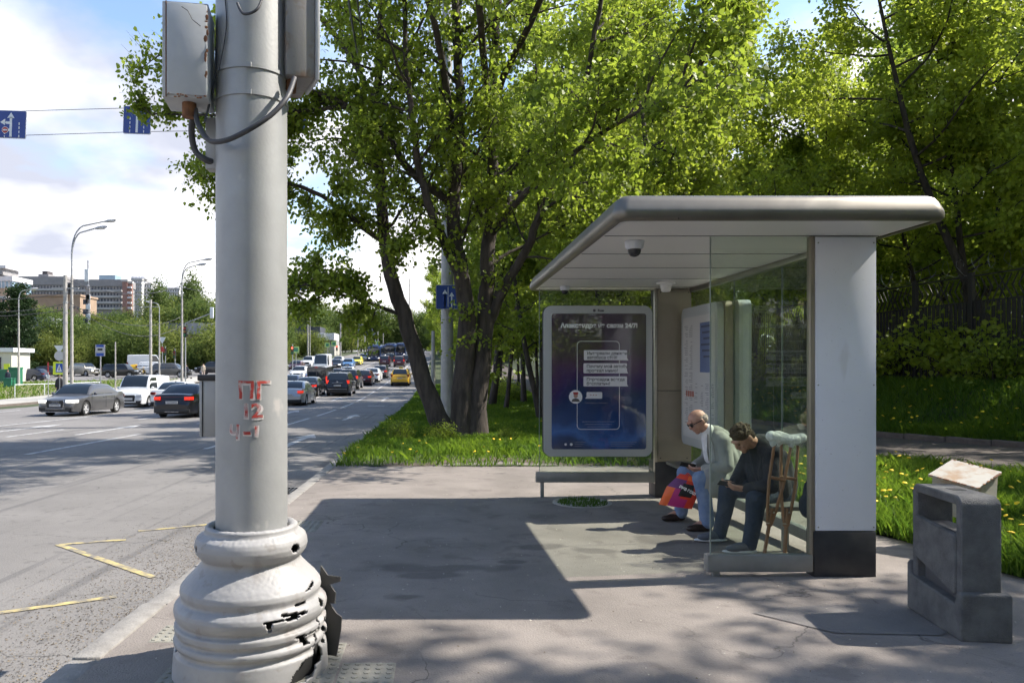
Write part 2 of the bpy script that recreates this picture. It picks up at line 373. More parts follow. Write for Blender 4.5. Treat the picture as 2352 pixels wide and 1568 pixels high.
M['box_grey'] = mat('box_grey_metal', (.27, .26, .255), .5, metal=.3, c2=(.20, .10, .04), scale=5, lo=.5, hi=.68, bump=.04, bscale=60)
M['worn_white'] = mat('worn_white_rusty', (.38, .36, .32), .7, c2=(.30, .20, .12), scale=5, lo=.48, hi=.66, det=8, bump=.2, bscale=14)
M['rust'] = mat('rust', (.22, .10, .045), .85, c2=(.12, .05, .025), scale=20)
M['cable'] = mat('cable_rubber', (.05, .05, .055), .55)
M['red_paint'] = mat('graffiti_red', (.40, .04, .03), .7, c2=(.46, .36, .34), scale=16, lo=.48, hi=.60)
M['pale_paint'] = mat('graffiti_pale', (.62, .56, .54), .7, c2=(.45, .44, .43), scale=20, lo=.5, hi=.65)
M['steel'] = mat('brushed_steel', (.40, .385, .34), .32, metal=.85, c2=(.46, .44, .39), scale=3, bump=.03, bscale=200, stretch=(1, 1, 25))
M['fascia'] = mat('champagne_metal', (.24, .22, .185), .42, metal=.75, c2=(.17, .155, .13), scale=1.5)
M['rail'] = mat('grey_rail', (.27, .275, .27), .42, metal=.45, c2=(.22, .22, .215), scale=4)
M['tan_panel'] = mat('bronze_panel', (.30, .265, .215), .4, metal=.4, c2=(.26, .225, .18), scale=2)
M['ceiling'] = mat('ceiling_panel', (.84, .82, .80), .4, c2=(.80, .78, .76), scale=1)
M['white_panel'] = mat('white_panel', (.70, .72, .77), .28, c2=(.66, .68, .73), scale=2)
add_speckle(M['white_panel'], (.45, .44, .42), scale=5, thr=.63, amt=.3, stretch=(1, 1, .3)); add_speckle(M['white_panel'], (.2, .18, .16), scale=70, thr=.70, amt=.5)
M['plinth'] = mat('black_plinth', (.018, .018, .022), .5, c2=(.03, .03, .032), scale=8)
M['frame_white'] = mat('lightbox_frame', (.42, .44, .45), .35, metal=.3)
M['glass'] = glass_mat('shelter_glass', (.90, .94, .90), .03)
M['glass_edge'] = mat('glass_edge', (.20, .24, .21), .3)
M['concrete_dark'] = mat('dark_concrete', (.15, .148, .145), .9, c2=(.09, .089, .088), scale=8, bump=.6, bscale=160)
add_speckle(M['concrete_dark'], (.14, .145, .15), scale=150, thr=.6, amt=.5)
M['concrete'] = mat('light_concrete', (.40, .38, .34), .9, c2=(.30, .285, .25), scale=5, bump=.4, bscale=40)
M['tactile'] = mat('tactile_tile', (.27, .26, .22), .9, c2=(.19, .18, .155), scale=4, bump=.3, bscale=50)
M['bark'] = mat('bark', (.075, .060, .050), .95, c2=(.030, .024, .020), scale=7, bump=1.0, bscale=22, stretch=(1, 1, .22))
M['bark_pale'] = mat('bark_pale', (.13, .11, .09), .95, c2=(.06, .05, .04), scale=7, bump=.8, bscale=22, stretch=(1, 1, .22))
M['leaf'] = leaf_mat('linden_leaf', (.12, .17, .020), (.27, .335, .035), 1.8)
M['leaf_young'] = leaf_mat('young_leaf', (.17, .222, .024), (.34, .39, .044), 1.8)
M['leaf_far'] = leaf_mat('far_leaf', (.060, .10, .026), (.13, .17, .04), 1.4, .2)
M['leaf_dark'] = leaf_mat('dark_leaf', (.020, .045, .018), (.045, .075, .025), .8, .2)
M['leaf_bush'] = leaf_mat('bush_leaf', (.10, .14, .03), (.19, .21, .05), 1.5, .2)
M['grass'] = leaf_mat('grass_blade', (.055, .115, .012), (.16, .24, .02), 1.6, .3)
M['dandelion'] = mat('dandelion_yellow', (.75, .52, .01), .7)
M['stem'] = mat('stem_green', (.10, .17, .03), .7)
# ================================================================ GROUND
def strip(name, x0f, x1f, ys, zf, m, lift=0., nx=1, parent=None):
    """sheet between x0f(y) and x1f(y) following zf(x, y)"""
    v = []; f = []
    for y in ys:
        a, b = x0f(y), x1f(y)
        for i in range(nx + 1):
            x = a + (b - a) * i / nx; v.append((x, y, zf(x, y) + lift))
    for j in range(len(ys) - 1):
        for i in range(nx):
            k = j * (nx + 1) + i; f.append([k, k + 1, k + nx + 2, k + nx + 1])
    b = MB(); b.v = v; b.f = f; b.m = [0] * len(f)
    return b.build(name, m, parent, smooth=180)
ysA = [y for y in np.concatenate([np.arange(-30, 60, 1.0), np.arange(60, 200, 4.0), np.arange(200, 601, 25.0), [1000, 3000]])]
C = lambda k: (lambda y: k)
def Xpath0(y):   # near edge of the side driveway (right)
    return float(np.interp(y, [-5, 6, 11.3, 13.4, 16, 22, 40, 90, 600], [19, 11.4, 8.9, 7.9, 7.3, 7.1, 7.1, 7.1, 7.1]))
def Xpath1(y):
    return float(np.interp(y, [-5, 6, 11.3, 16.4, 19.8, 24, 40, 90, 600], [26, 18, 15.6, 12.9, 11.6, 11.0, 10.8, 10.8, 10.8]))
def bank(x, y):
    d = x - Xpath1(y)
    s = min(max(d / 3.2, 0), 1); s = s * s * (3 - 2 * s)
    return zpave(y) + 0.12 + 1.25 * s
def zR(x, y): return zpave(y)
EDGE_L = -25.0
# base terrain: one big sheet
xs = [-2500, -900, -300, -150, -100, -80, -64, -52, -45, -38, -32, -27, -25.2, -2.1, 4.4, 12, 20, 60, 300, 2500]
v = []; f = []
for y in ysA:
    for x in xs:
        if x < -25.1: z = zleft(x, y) + .02
        elif x < -1: z = zroad(y) - .3
        else: z = zpave(y) - .12
        v.append((x, y, z))
nx = len(xs)
for j in range(len(ysA) - 1):
    for i in range(nx - 1):
        k = j * nx + i; f.append([k, k + 1, k + nx + 1, k + nx])
b = MB(); b.v = v; b.f = f; b.m = [0] * len(f)
struct(b.build('ground', M['grass_soil'], smooth=180))
struct(strip('road', C(EDGE_L), C(-2.0), ysA, lambda x, y: zroad(y), M['asphalt'], nx=8))
# pavement by the shelter
def Xp1(y): return float(np.interp(y, [-10, 3, 5.7, 7.3, 8.5, 13], [4.6, 4.75, 4.5, 4.25, 4.3, 4.35])) + .06 * math.sin(y * 3.1) + .04 * math.sin(y * 7.3)
ysP = [y for y in np.arange(-12, 12.41, .2)]
struct(strip('pavement', C(-1.83), Xp1, ysP, lambda x, y: zpave(y), M['pave'], nx=6))
b = MB(); N_ = 60          # ragged far edge where asphalt gives way to soil
ye = lambda x: 12.78 + .10 * math.sin(x * 2.3) + .06 * math.sin(x * 7.1) + (.55 * math.exp(-((x - 1.2) / 1.1) ** 2))
for i in range(N_):
    xa = -1.83 + 6.1 * i / N_; xb = -1.83 + 6.1 * (i + 1) / N_
    b.add([(xa, 12.4, zpave(12.4)), (xb, 12.4, zpave(12.4)), (xb, ye(xb), zpave(12.8) + .034), (xa, ye(xa), zpave(12.8) + .034)], [(0, 1, 2, 3)])
struct(b.build('pavement_edge', M['pave']))
b = MB()
for i in range(N_):
    xa = -1.0 + 5 * i / N_; xb = -1.0 + 5 * (i + 1) / N_; w = lambda x: .10 + .55 * math.exp(-((x - .6) / 1.6) ** 2) + .08 * math.sin(x * 5)
    b.add([(xa, ye(xa) - .03, zpave(12.8) + .038), (xb, ye(xb) - .03, zpave(12.8) + .038), (xb, ye(xb) + w(xb), zpave(13.2) + .045), (xa, ye(xa) + w(xa), zpave(13.2) + .045)], [(0, 1, 2, 3)])
struct(b.build('soil_edge', M['soil']))
ysG = [y for y in np.arange(12.8, 60, .8)] + [y for y in np.arange(60, 600, 15)]
struct(strip('grass_verge', C(-1.83), Xpath0, ysG, lambda x, y: zpave(y) + .03, M['grass_soil'], nx=5))
ysR = [y for y in np.arange(-5, 12.8, .4)] + [12.8]
struct(strip('grass_plot', Xp1, Xpath0, ysR, lambda x, y: zpave(y) + .03, M['grass_soil'], nx=5))
ysD = [y for y in np.arange(-5, 90, .8)] + [y for y in np.arange(90, 600, 20)]
M['path'] = mat('path_asphalt', (.055, .044, .037), .9, c2=(.085, .068, .056), scale=2, bump=.4, bscale=60)
struct(strip('path', Xpath0, Xpath1, ysD, lambda x, y: zpave(y) + .0, M['path'], nx=3))
struct(strip('bank', lambda y: Xpath1(y) + .15, lambda y: Xpath1(y) + 60, ysD, bank, M['grass_soil'], nx=90))
# kerb of the side path
kp = struct(bpy.data.objects.new('path_kerb', None)); col.objects.link(kp)
kst = MB().rbox(0, .15, 0, .98, -.15, .13, .02, seg=1).mesh('kerb_stone', mat('dark_kerb', (.13, .10, .085), .9, c2=(.09, .07, .06), scale=5, bump=.3, bscale=40), 30)
y = 8.0
while y < 45:
    a = math.atan2(Xpath1(y + 1) - Xpath1(y), 1)
    ob('kerb_stone', kst, kp, (Xpath1(y) - .02, y, zpave(y)), (0, 0, -a)).scale = (1, 1 / math.cos(a), 1)
    y += 1.0
# kerb of the road, stone by stone
kb = struct(bpy.data.objects.new('kerb', None)); col.objects.link(kb)
rng = random.Random(4)
stones = [MB().rbox(0, .165, .006, .994, -.2, .005, .018, seg=2).mesh('kerb_stone', M['kerb'], 35)]
y = -3.0
i = 0
while y < 150:
    s = ob('kerb_stone', stones[0], kb, (-2.0 + rng.uniform(-.008, .008), y, zpave(y) + rng.uniform(-.006, .008)), (math.atan(zroad(y + 1) - zroad(y)), 0, rng.uniform(-.008, .008)))
    y += 1.0
kl = MB()
for y in np.arange(150, 600, 10): kl.box(-2.0, -1.84, y, y + 10, zpave(y) - .2, zpave(y + 5) + .005)
kl.build('kerb_run', M['kerb'], kb)['kind'] = 'stuff'
# ---- road markings
def paint(name, quads, m, lift=.006):
    b = MB()
    for q in quads:
        n = len(q); b.add([(x, y, zroad(y) + lift) for x, y in q], [list(range(n))])
    o = b.build(name, m, roadm); return o
roadm = struct(bpy.data.objects.new('road_markings', None)); col.objects.link(roadm)
def line(x, y0, y1, w=.12):
    ys = np.linspace(y0, y1, max(2, int((y1 - y0) / 2) + 1)); return [[(x - w / 2, a), (x + w / 2, a), (x + w / 2, b), (x - w / 2, b)] for a, b in zip(ys[:-1], ys[1:])]
for xl, off, dash, gap, y1 in ((-5.55, 17.5, 6.0, 2.0, 100), (-9.05, 16.2, 6.2, 5.2, 95), (-12.4, 12., 3.2, 6.0, 100), (-18.9, 20, 3, 5, 110), (-22.1, 20, 3, 5, 110)):
    y = off
    while y < y1:
        paint('lane_dash', line(xl, y, y + dash, .14), M['white_line']); y += dash + gap
paint('centre_line', line(-15.6, 12, 88, .16), M['white_line'])
for xl in (-5.5, -9, -12.5, -15.8, -19): paint('lane_line', line(xl, 112, 260, .15), M['white_line'])
def arrow(x, y, s=1.0, turn=0):
    pts = [[(x - .09, y), (x + .09, y), (x + .09, y + 3.2 * s), (x - .09, y + 3.2 * s)], [(x - .33, y + 3.2 * s), (x + .33, y + 3.2 * s), (x, y + 4.8 * s)]]
    paint('lane_arrow', pts, M['white_line'])
for ax, ay in ((-3.8, 17.6), (-3.9, 30), (-3.9, 50), (-7.4, 34), (-10.8, 22), (-13.9, 22.5), (-7.3, 50)): arrow(ax, ay)
paint('lane_text', [[(-4.3, 44), (-3.3, 44), (-3.3, 44.5), (-4.3, 44.5)]], M['white_line'])
def zz(a, b, w=.07):
    d = Vector((b[0] - a[0], b[1] - a[1])).normalized(); n = Vector((-d.y, d.x)) * w / 2
    return [(a[0] - n.x, a[1] - n.y), (b[0] - n.x, b[1] - n.y), (b[0] + n.x, b[1] + n.y), (a[0] + n.x, a[1] + n.y)]
for a, b in (((-3.78, 7.33), (-2.36, 6.10)), ((-2.43, 5.56), (-3.75, 4.75)), ((-3.74, 7.33), (-3.2, 7.55)), ((-2.6, 8.35), (-3.25, 7.98))):
    paint('stop_zigzag', [zz(a, b)], M['yellow_line'])
# gutter debris: strewn linden bud scales and grit along the kerb
rn = np.random.default_rng(3); b = MB()
for k in range(9500):
    t = abs(rn.normal(0, .55)); x = -2.02 - t; y = rn.uniform(3.0, 8.4) if k % 3 else rn.uniform(3, 14)
    s = rn.uniform(.003, .008); a = rn.uniform(0, 6.28)
    b.add([(x + s * math.cos(a + j * 2.1) * (1 + .6 * (j == 0)), y + s * math.sin(a + j * 2.1), zroad(y) + .003 + .004 * (j == 1)) for j in range(3)], [(0, 1, 2)], int(rn.integers(0, 2)))
tag(b.build('gutter_litter', [mat('litter_tan', (.20, .165, .12), .9), mat('litter_dark', (.07, .055, .04), .9)]), 'fallen bud scales and grit strewn along the gutter', 'litter', kind='stuff')
b = MB()
for k in range(1500):
    x = rn.uniform(-1.7, 4.4); y = rn.uniform(3.2, 12.5)
    s = rn.uniform(.0025, .007); a = rn.uniform(0, 6.28)
    b.add([(x + s * math.cos(a + j * 2.1) * (1 + .8 * (j == 0)), y + s * math.sin(a + j * 2.1), zpave(y) + .003 + .004 * (j == 1)) for j in range(3)], [(0, 1, 2)], int(rn.integers(0, 2)))
tag(b.build('pavement_litter', [mat('litter_pale', (.45, .42, .36), .9), mat('litter_brown', (.12, .09, .06), .9)]), 'tiny bits of litter and grit scattered over the pavement', 'litter', kind='stuff')
# asphalt repair patch beside the bin
pm = mat('patch_asphalt', (.14, .13, .125), .9, c2=(.18, .166, .155), scale=3, bump=.4, bscale=90); add_speckle(pm, (.33, .32, .30), scale=110, thr=.66, amt=.6)
b = MB(); pts = [(2.02, 4.78), (2.45, 4.93), (3.0, 4.98), (3.3, 4.6), (2.95, 4.36), (2.35, 4.40)]
b.add([(x, y, zpave(y) + .005) for x, y in pts], [list(range(6))]); o = b.build('asphalt_patch', pm); struct(o)
# tactile tiles
tp = struct(bpy.data.objects.new('tactile_paving', None)); col.objects.link(tp)
b = MB().rbox(0, .29, 0, .29, -.04, .008, .006, seg=1)
for i in range(5):
    for j in range(5): b.lathe([(.018, .008), (.016, .013), (.008, .014)], 6, M=Matrix.Translation((.03 + i * .0575, .03 + j * .0575, 0)), cap=True)
tile = b.mesh('tactile_tile', M['tactile'], 30)
def tiles(x0, n, y0, m):
    for i in range(n):
        for j in range(m):
            y = y0 + j * .3; ob('tactile_tile', tile, tp, (x0 + i * .3, y, zpave(y + .15)), (-.021, 0, 0))
tiles(-1.83, 2, 7.35, 2); tiles(-1.68, 1, 4.25, 1); tiles(-1.42, 4, 3.05, 3); tiles(-.82, 1, 3.95, 1)
# storm drain
dr = thing('storm_drain', 'black cast iron drain grate in the gutter beside the kerb', 'drain', (-2.42, 10.6, zroad(10.85)))
MB().box(0, .4, 0, .5, -.03, .004).build('drain_pit', M['dark'], dr)
for i in range(7): MB().box(.02 + i * .056, .02 + i * .056 + .028, .02, .48, .004, .018).build('grate_bar', M['black_metal'], dr)
for yy_ in (0, .47): MB().box(0, .4, yy_, yy_ + .03, .0041, .02).build('grate_frame', M['black_metal'], dr)
# manhole with grass under the far shelter wall
mh = thing('manhole_cover', 'round iron manhole cover overgrown with grass under the shelter wall', 'manhole', (1.75, 9.1, zpave(9.1)))
MB().lathe([(.36, -.02), (.36, .012), (.33, .014), (.325, .004), (.0, .004)], 28).build('cover_ring', M['concrete'], mh)
b = MB(); rn = np.random.default_rng(5)
for k in range(500):
    a = rn.uniform(0, 6.28); r = .3 * math.sqrt(rn.uniform()); h = rn.uniform(.02, .06); x, y = r * math.cos(a), r * math.sin(a)
    b.add([(x - .006, y, 0), (x + .006, y, 0), (x + rn.uniform(-.02, .02), y + rn.uniform(-.02, .02), h)], [(0, 1, 2)])
o = b.build('grass_tuft', M['grass'], mh)
# left side: footway strip, soil edge, cross street
ysL = [y for y in np.arange(20, 130, 2.0)]
struct(strip('far_footway', C(-29.5), C(-25.6), ysL, lambda x, y: zroad(y) + .12, M['concrete']))
b = MB(); 
for y in np.arange(20, 88, 1.0):
    w = .25 * math.sin(y * 1.7) + .15 * math.sin(y * 3.9)
    b.add([(-25.0 + w * .4, y, zroad(y) + .004), (-25.0 + .25 * math.sin((y + 1) * 1.7) * .4, y + 1, zroad(y + 1) + .004), (-25.6, y + 1, zroad(y + 1) + .125), (-25.6, y, zroad(y) + .125)], [(0, 1, 2, 3)])
struct(b.build('far_kerb', M['soil']))
ys2 = [y for y in np.arange(88, 117, 2.0)]
struct(strip('side_street', C(-160), C(-24.9), ys2, lambda x, y: zleft(x, y), M['asphalt'], lift=.03, nx=40))
struct(strip('far_grass', C(-90), C(-29.5), [y for y in np.arange(40, 88.1, 2.0)], lambda x, y: zleft(x, y), mat('dry_grass', (.13, .14, .05), .95, c2=(.20, .17, .09), scale=.35, bump=.6, bscale=6), lift=.05, nx=30))
# ================================================================ BUS SHELTER
sh = thing('bus_shelter', 'metal and glass bus shelter with flat champagne roof and white end pillar', 'bus shelter', (3.1, 7.5, zpave(7.5)))
sh.location = (0, 0, 0)
ZU = 2.49
# roof: rounded bull-nose rim all around, flat soffit panels
rf = MB()
X0, X1, Y0, Y1 = 1.2, 3.452, 5.03, 9.82
prof = [(0.05, ZU), (0.0, ZU), (-.012, ZU + .02), (-.018, ZU + .045), (-.012, ZU + .075), (.0, ZU + .10), (.012, ZU + .13), (.03, ZU + .158), (.06, ZU + .176), (.10, ZU + .182), (.35, ZU + .185)]
def ringpts(ins, z, r=.09, n=8):
    rr = max(.02, r - ins * .5)
    return [(x, y, z) for x, y in rrect(X0 + ins, X1 - ins, Y0 + ins, Y1 - ins, rr, n)]
nn = len(ringpts(0, 0))
vs = []
for ins, z in prof: vs += ringpts(ins, z)
fs = []
for i in range(len(prof) - 1):
    for k in range(nn): fs.append((i * nn + k, i * nn + (k + 1) % nn, (i + 1) * nn + (k + 1) % nn, (i + 1) * nn + k))
fs.append([(len(prof) - 1) * nn + k for k in range(nn)])
rf.add(vs, fs)
roof = rf.build('roof', M['fascia'], sh, smooth=60)
# leaf-litter and joint on the rim
for x in (1.62, ): MB().box(x, x + .004, Y0 - .009, Y0 - .001, ZU + .002, ZU + .06).build('rim_joint', M['dark'], roof)
ys = [5.085, 5.70, 6.62, 7.55, 8.5, 9.42, 9.765]
for a, b_ in zip(ys[:-1], ys[1:]):
    MB().rbox(X0 + .055, X1 - .055, a + .008, b_ - .008, ZU + .006, ZU + .03, .003, seg=1).build('soffit_panel', M['ceiling'], sh)
for y in ys[1:-1]: MB().box(X0 + .07, X1 - .07, y - .0045, y + .0045, ZU + .0035, ZU + .0075).build('panel_joint', M['dark'], roof)
MB().box(X0 + .04, X1 - .04, 5.07, 9.78, ZU + .032, ZU + .05).build('soffit_backing', M['dark'], roof)
# near end: glass, rail, edge frame, pillar
YN, YF = 5.70, 9.55
def pane(name, x0, x1, y0, y1, z0, z1):
    g = MB().box(x0, x1, y0, y1, z0, z1).build(name, M['glass'], sh); return g
pane('glass_pane', 2.088, 2.845, YN, YN + .012, .048, ZU)
MB().box(2.083, 2.0885, YN - .001, YN + .013, .048, ZU).build('glass_edge', M['glass_edge'], sh)
MB().rbox(2.06, 2.86, YN - .03, YN + .045, -.082, .047, .006).build('bottom_rail', M['rail'], sh, smooth=40)
MB().rbox(2.05, 2.078, YN - .034, YN + .05, -.08, .045, .004).build('rail_end', M['rail'], sh, smooth=40)
MB().rbox(2.10, 2.155, YN - .01, YN + .03, zpave(YN) - .01, -.08, .004).build('rail_foot', M['rail'], sh, smooth=40)
MB().rbox(2.845, 2.868, YN - .02, YN + .04, -.08, ZU, .003).rbox(2.87, 2.884, YN - .012, YN + .05, -.08, ZU, .003).build('edge_post', M['tan_panel'], sh, smooth=40)
MB().rbox(2.886, 3.352, YN - .02, YN + .09, .231, ZU - .003, .008).build('pillar', M['white_panel'], sh, smooth=40)
MB().rbox(2.870, 3.345, YN - .028, YN + .10, zpave(YN) - .03, .228, .004).build('plinth', M['plinth'], sh, smooth=40)
# far end: glass, rail, pillar
pane('glass_pane', 1.288, 2.76, YF, YF + .012, .12, ZU)
MB().box(1.283, 1.2885, YF - .001, YF + .013, .12, ZU).build('glass_edge', M['glass_edge'], sh)
MB().rbox(1.24, 2.765, YF - .03, YF + .045, -.005, .125, .006).build('bottom_rail', M['rail'], sh, smooth=40)
MB().rbox(1.30, 1.345, YF - .01, YF + .03, zpave(YF) - .01, -.003, .004).build('rail_foot', M['rail'], sh, smooth=40)
MB().rbox(2.765, 2.80, YF - .03, YF + .03, -.02, ZU, .004).build('edge_post', M['steel'], sh, smooth=40)
fp = MB().box(2.80, 3.24, YF - .02, YF + .25, .26, ZU - .003).build('pillar', M['dark'], sh)
MB().rbox(2.803, 3.237, YF - .03, YF - .021, 1.18, ZU - .006, .002, seg=1).build('pillar_panel', M['tan_panel'], fp)
MB().rbox(2.803, 3.237, YF - .03, YF - .021, .262, 1.172, .002, seg=1).build('pillar_panel', M['tan_panel'], fp)
for x, z in ((2.84, .31), (3.18, .31), (3.2, 2.44), (2.84, 2.44)): MB().lathe([(.008, 0), (.008, .004), (0, .004)], 8, M=Matrix.Translation((x, YF - .031, z)) @ Matrix.Rotation(rad(90), 4, 'X')).build('screw', M['black_metal'], fp)
MB().rbox(2.77, 3.245, YF - .034, YF + .26, zpave(YF) - .03, .258, .004).build('plinth', M['plinth'], sh, smooth=40)
# back wall glass and its beams
XB = 3.245
for a, b_ in ((5.99, 7.02), (7.03, 8.16), (8.17, 9.5)): pane('glass_pane', XB, XB + .012, a, b_, .05, ZU - .04)
for y in (7.025, 8.165): MB().box(XB - .002, XB + .014, y - .0025, y + .0025, .05, ZU - .04).build('glass_joint', M['glass_edge'], sh)
MB().rbox(XB - .02, XB + .05, 5.98, 9.52, -.05, .05, .005).build('bottom_rail', M['rail'], sh, smooth=40)
MB().rbox(XB - .03, XB + .04, 5.98, 9.52, ZU - .05, ZU + .003, .005).build('top_rail', M['steel'], sh, smooth=40)
# fixings and a panel joint on the white pillar
for x, z in ((2.905, .26), (3.33, .26), (2.905, 2.44), (3.33, 2.44), (2.905, 1.35), (3.33, 1.35)): MB().lathe([(.006, 0), (.006, .003), (0, .003)], 8, M=Matrix.Translation((x, YN - .0205, z)) @ Matrix.Rotation(rad(90), 4, 'X')).build('screw', M['rail'], sh)
# bench inside the shelter
MB().rbox(2.84, 3.16, 6.30, 9.3, .262, .30, .008).build('bench_seat', mat('bench_steel', (.16, .155, .14), .5, metal=.5), sh, smooth=40)
for y in (6.5, 7.9, 9.15): MB().rbox(3.02, 3.07, y, y + .05, zpave(y), .255, .005).build('bench_leg', M['rail'], sh, smooth=40)
# cameras and smoke sensor under the roof
def dome(x, y, s, name, label):
    c = thing(name, label, 'camera', (x, y, ZU + .005))
    MB().lathe([(0, 0), (.075 * s, 0), (.078 * s, -.008 * s), (.07 * s, -.055 * s), (.06 * s, -.066 * s), (0, -.066 * s)], 24).build('housing', M['white_panel'], c, smooth=40)
    MB().lathe([(.052 * s, -.064 * s), (.05 * s, -.09 * s), (.035 * s, -.115 * s), (.015 * s, -.125 * s), (0, -.127 * s)], 20).build('dome_lens', mat('dome', (.03, .03, .035), .12), c, smooth=80)
dome(1.56, 5.93, 1.0, 'security_camera', 'larger white dome security camera under the middle of the shelter roof')
dome(1.57, 9.3, .8, 'security_camera', 'small dome camera in the far left corner of the shelter ceiling')
c = thing('ceiling_sensor', 'white cone shaped sensor on the ceiling near the bronze pillar', 'sensor', (2.72, 8.9, ZU + .005))
MB().lathe([(0, 0), (.11, 0), (.11, -.02), (.07, -.035), (.055, -.10), (.045, -.11), (0, -.11)], 24).build('housing', M['ceiling'], c, smooth=40)
# ---------------------------------------------------------------- advertising lightbox in front of the far glass
ad = thing('advertising_lightbox', 'rounded grey lightbox with dark blue chat app advertising poster on the far glass wall', 'advertising panel', (0, 0, 0))
YA = 9.36
def pa(px, py): k = YA / F; return ((px - 1010) * k, EYE - (py - 839) * k)
xa0, za1 = pa(1249, 702); xa1, za0 = pa(1498, 1048)
MB().prism(rrect(xa0, xa1, za0, za1, .10, 8), YA, YA + .1, axis='y').build('box_body', M['frame_white'], ad, smooth=30)
MB().prism(rrect(xa0 - .006, xa1 + .006, za0 - .006, za1 + .006, .104, 8), YA + .03, YA + .10, axis='y').build('box_gasket', M['dark'], ad, smooth=30)
xp0, zp1 = pa(1267, 720); xp1, zp0 = pa(1484, 1031)
pm = bpy.data.materials.new('poster_print'); pm.use_nodes = True; nt = pm.node_tree; bs = nt.nodes['Principled BSDF']; bs.inputs['Roughness'].default_value = .12
tcn = nt.nodes.new('ShaderNodeTexCoord'); sp = nt.nodes.new('ShaderNodeSeparateXYZ'); nt.links.new(tcn.outputs['Object'], sp.inputs[0])
nz = nt.nodes.new('ShaderNodeTexNoise'); nz.inputs['Scale'].default_value = 2.2; nz.inputs['Detail'].default_value = 5; nt.links.new(tcn.outputs['Object'], nz.inputs[0])
mr = nt.nodes.new('ShaderNodeMapRange'); mr.inputs[1].default_value = zp0; mr.inputs[2].default_value = zp1; nt.links.new(sp.outputs[2], mr.inputs[0])
ad1 = nt.nodes.new('ShaderNodeMath'); ad1.operation = 'MULTIPLY_ADD'; nt.links.new(nz.outputs[0], ad1.inputs[0]); ad1.inputs[1].default_value = .5; nt.links.new(mr.outputs[0], ad1.inputs[2])
rp = nt.nodes.new('ShaderNodeValToRGB'); nt.links.new(ad1.outputs[0], rp.inputs[0])
el = rp.color_ramp.elements; el[0].position = .18; el[0].color = (.03, .04, .10, 1); el[1].position = 1.25 if False else 1.0; el[1].color = (.06, .035, .06, 1)
for p_, c_ in ((.28, (.025, .055, .16, 1)), (.36, (.06, .15, .40, 1)), (.45, (.025, .06, .19, 1)), (.62, (.022, .04, .12, 1)), (.72, (.05, .03, .12, 1)), (.85, (.09, .035, .10, 1))):
    e = el.new(p_); e.color = c_
nt.links.new(rp.outputs[0], bs.inputs['Base Color'])
po = MB().prism(rrect(xp0, xp1, zp0, zp1, .03, 5), YA - .003, YA - .001, axis='y').build('poster', pm, ad)
ink = mat('print_white', (.88, .87, .86), .4); inkd = mat('print_dark', (.04, .04, .05), .5); bub = mat('print_bubble', (.80, .76, .77), .4); blu = mat('print_blue', (.12, .16, .40), .4)
def T(px, py, txt, h, m=ink, bold=0., al='CENTER', off=.0045, name='lettering'):
    x, z = pa(px, py); text_obj(name, txt, h, Matrix.Translation((x, YA - off, z)) @ FACE_Y, m, po, bold, al)
T(1376, 748, 'Александра на связи 24/7!', .077, bold=.0035)
text_obj('maker_mark', 'Russ', .042, Matrix.Translation((pa(1380, 0)[0], YA - .002, pa(0, 713)[1])) @ FACE_Y, inkd, ad, .002)
x, z = pa(1365, 713); MB().lathe([(0, 0), (.018, 0), (.018, .002), (0, .002)], 14, M=Matrix.Translation((x, YA, z)) @ Matrix.Rotation(rad(90), 4, 'X')).build('maker_emblem', inkd, ad)
# phone outline
o1 = rrect(*[pa(1325, 0)[0], pa(1423, 0)[0], pa(0, 986)[1], pa(0, 783)[1]], .05, 6); w = .006
o2 = rrect(pa(1325, 0)[0] + w, pa(1423, 0)[0] - w, pa(0, 986)[1] + w, pa(0, 783)[1] - w, .045, 6)
n = len(o1); b = MB(); b.add([(x, YA - .0035, z) for x, z in o1] + [(x, YA - .0035, z) for x, z in o2], [(k, (k + 1) % n, n + (k + 1) % n, n + k) for k in range(n)])
b.build('phone_outline', ink, po)
def bubble(px0, px1, py0, py1, lines, tail=1):
    x0, z1 = pa(px0, py0); x1, z0 = pa(px1, py1)
    pts = rrect(x0, x1, z0, z1, .012, 3)
    bb = MB().prism(pts, YA - .0055, YA - .004, axis='y')
    if tail == 1: bb.prism([(x1 - .03, z0 + .0001), (x1 + .018, z0 + .0001), (x1 - .001, z0 + .025)], YA - .0053, YA - .0042, axis='y')
    if tail == -1: bb.prism([(x0 + .03, z0 + .0001), (x0 + .001, z0 + .025), (x0 - .018, z0 + .0001)], YA - .0053, YA - .0042, axis='y')
    ba = bb.build('chat_bubble', bub, po)
    for i, l in enumerate(lines):
        T(px0 + 7, py0 + (7.2 if i == 0 else 17.0), l, .054, inkd, bold=.001, al='LEFT', off=.0065)
bubble(1341, 1440, 804, 827, ['Интервалы движения', 'автобуса с910?'])
bubble(1340, 1440, 834, 857, ['Почему мой автобус', 'проехал мимо?'])
bubble(1340, 1440, 864, 887, ['Пересадки всегда', 'бесплатны?'])
bubble(1347, 1383, 900, 915, [], -1)
for i, px in enumerate((1357, 1363, 1369)):
    x, z = pa(px, 907); MB().lathe([(0, 0), (.007, 0), (.007, .001), (0, .001)], 10, M=Matrix.Translation((x, YA - .006, z)) @ Matrix.Rotation(rad(90), 4, 'X')).build('typing_dot', mat('dot_red', (.35, .06, .06), .5), po)
x, z = pa(1322, 911); rr = .085; D = Matrix.Translation((x, YA - .0055, z)) @ Matrix.Rotation(rad(90), 4, 'X')
av = MB().lathe([(0, 0), (rr, 0), (rr, .001), (0, .001)], 28, M=D).build('avatar_disc', ink, po)
MB().lathe([(0, .002), (.027, .002), (.027, .003), (0, .003)], 16, M=D @ Matrix.Translation((0, .012, 0))).build('avatar_face', mat('print_skin', (.45, .27, .2), .5), av)
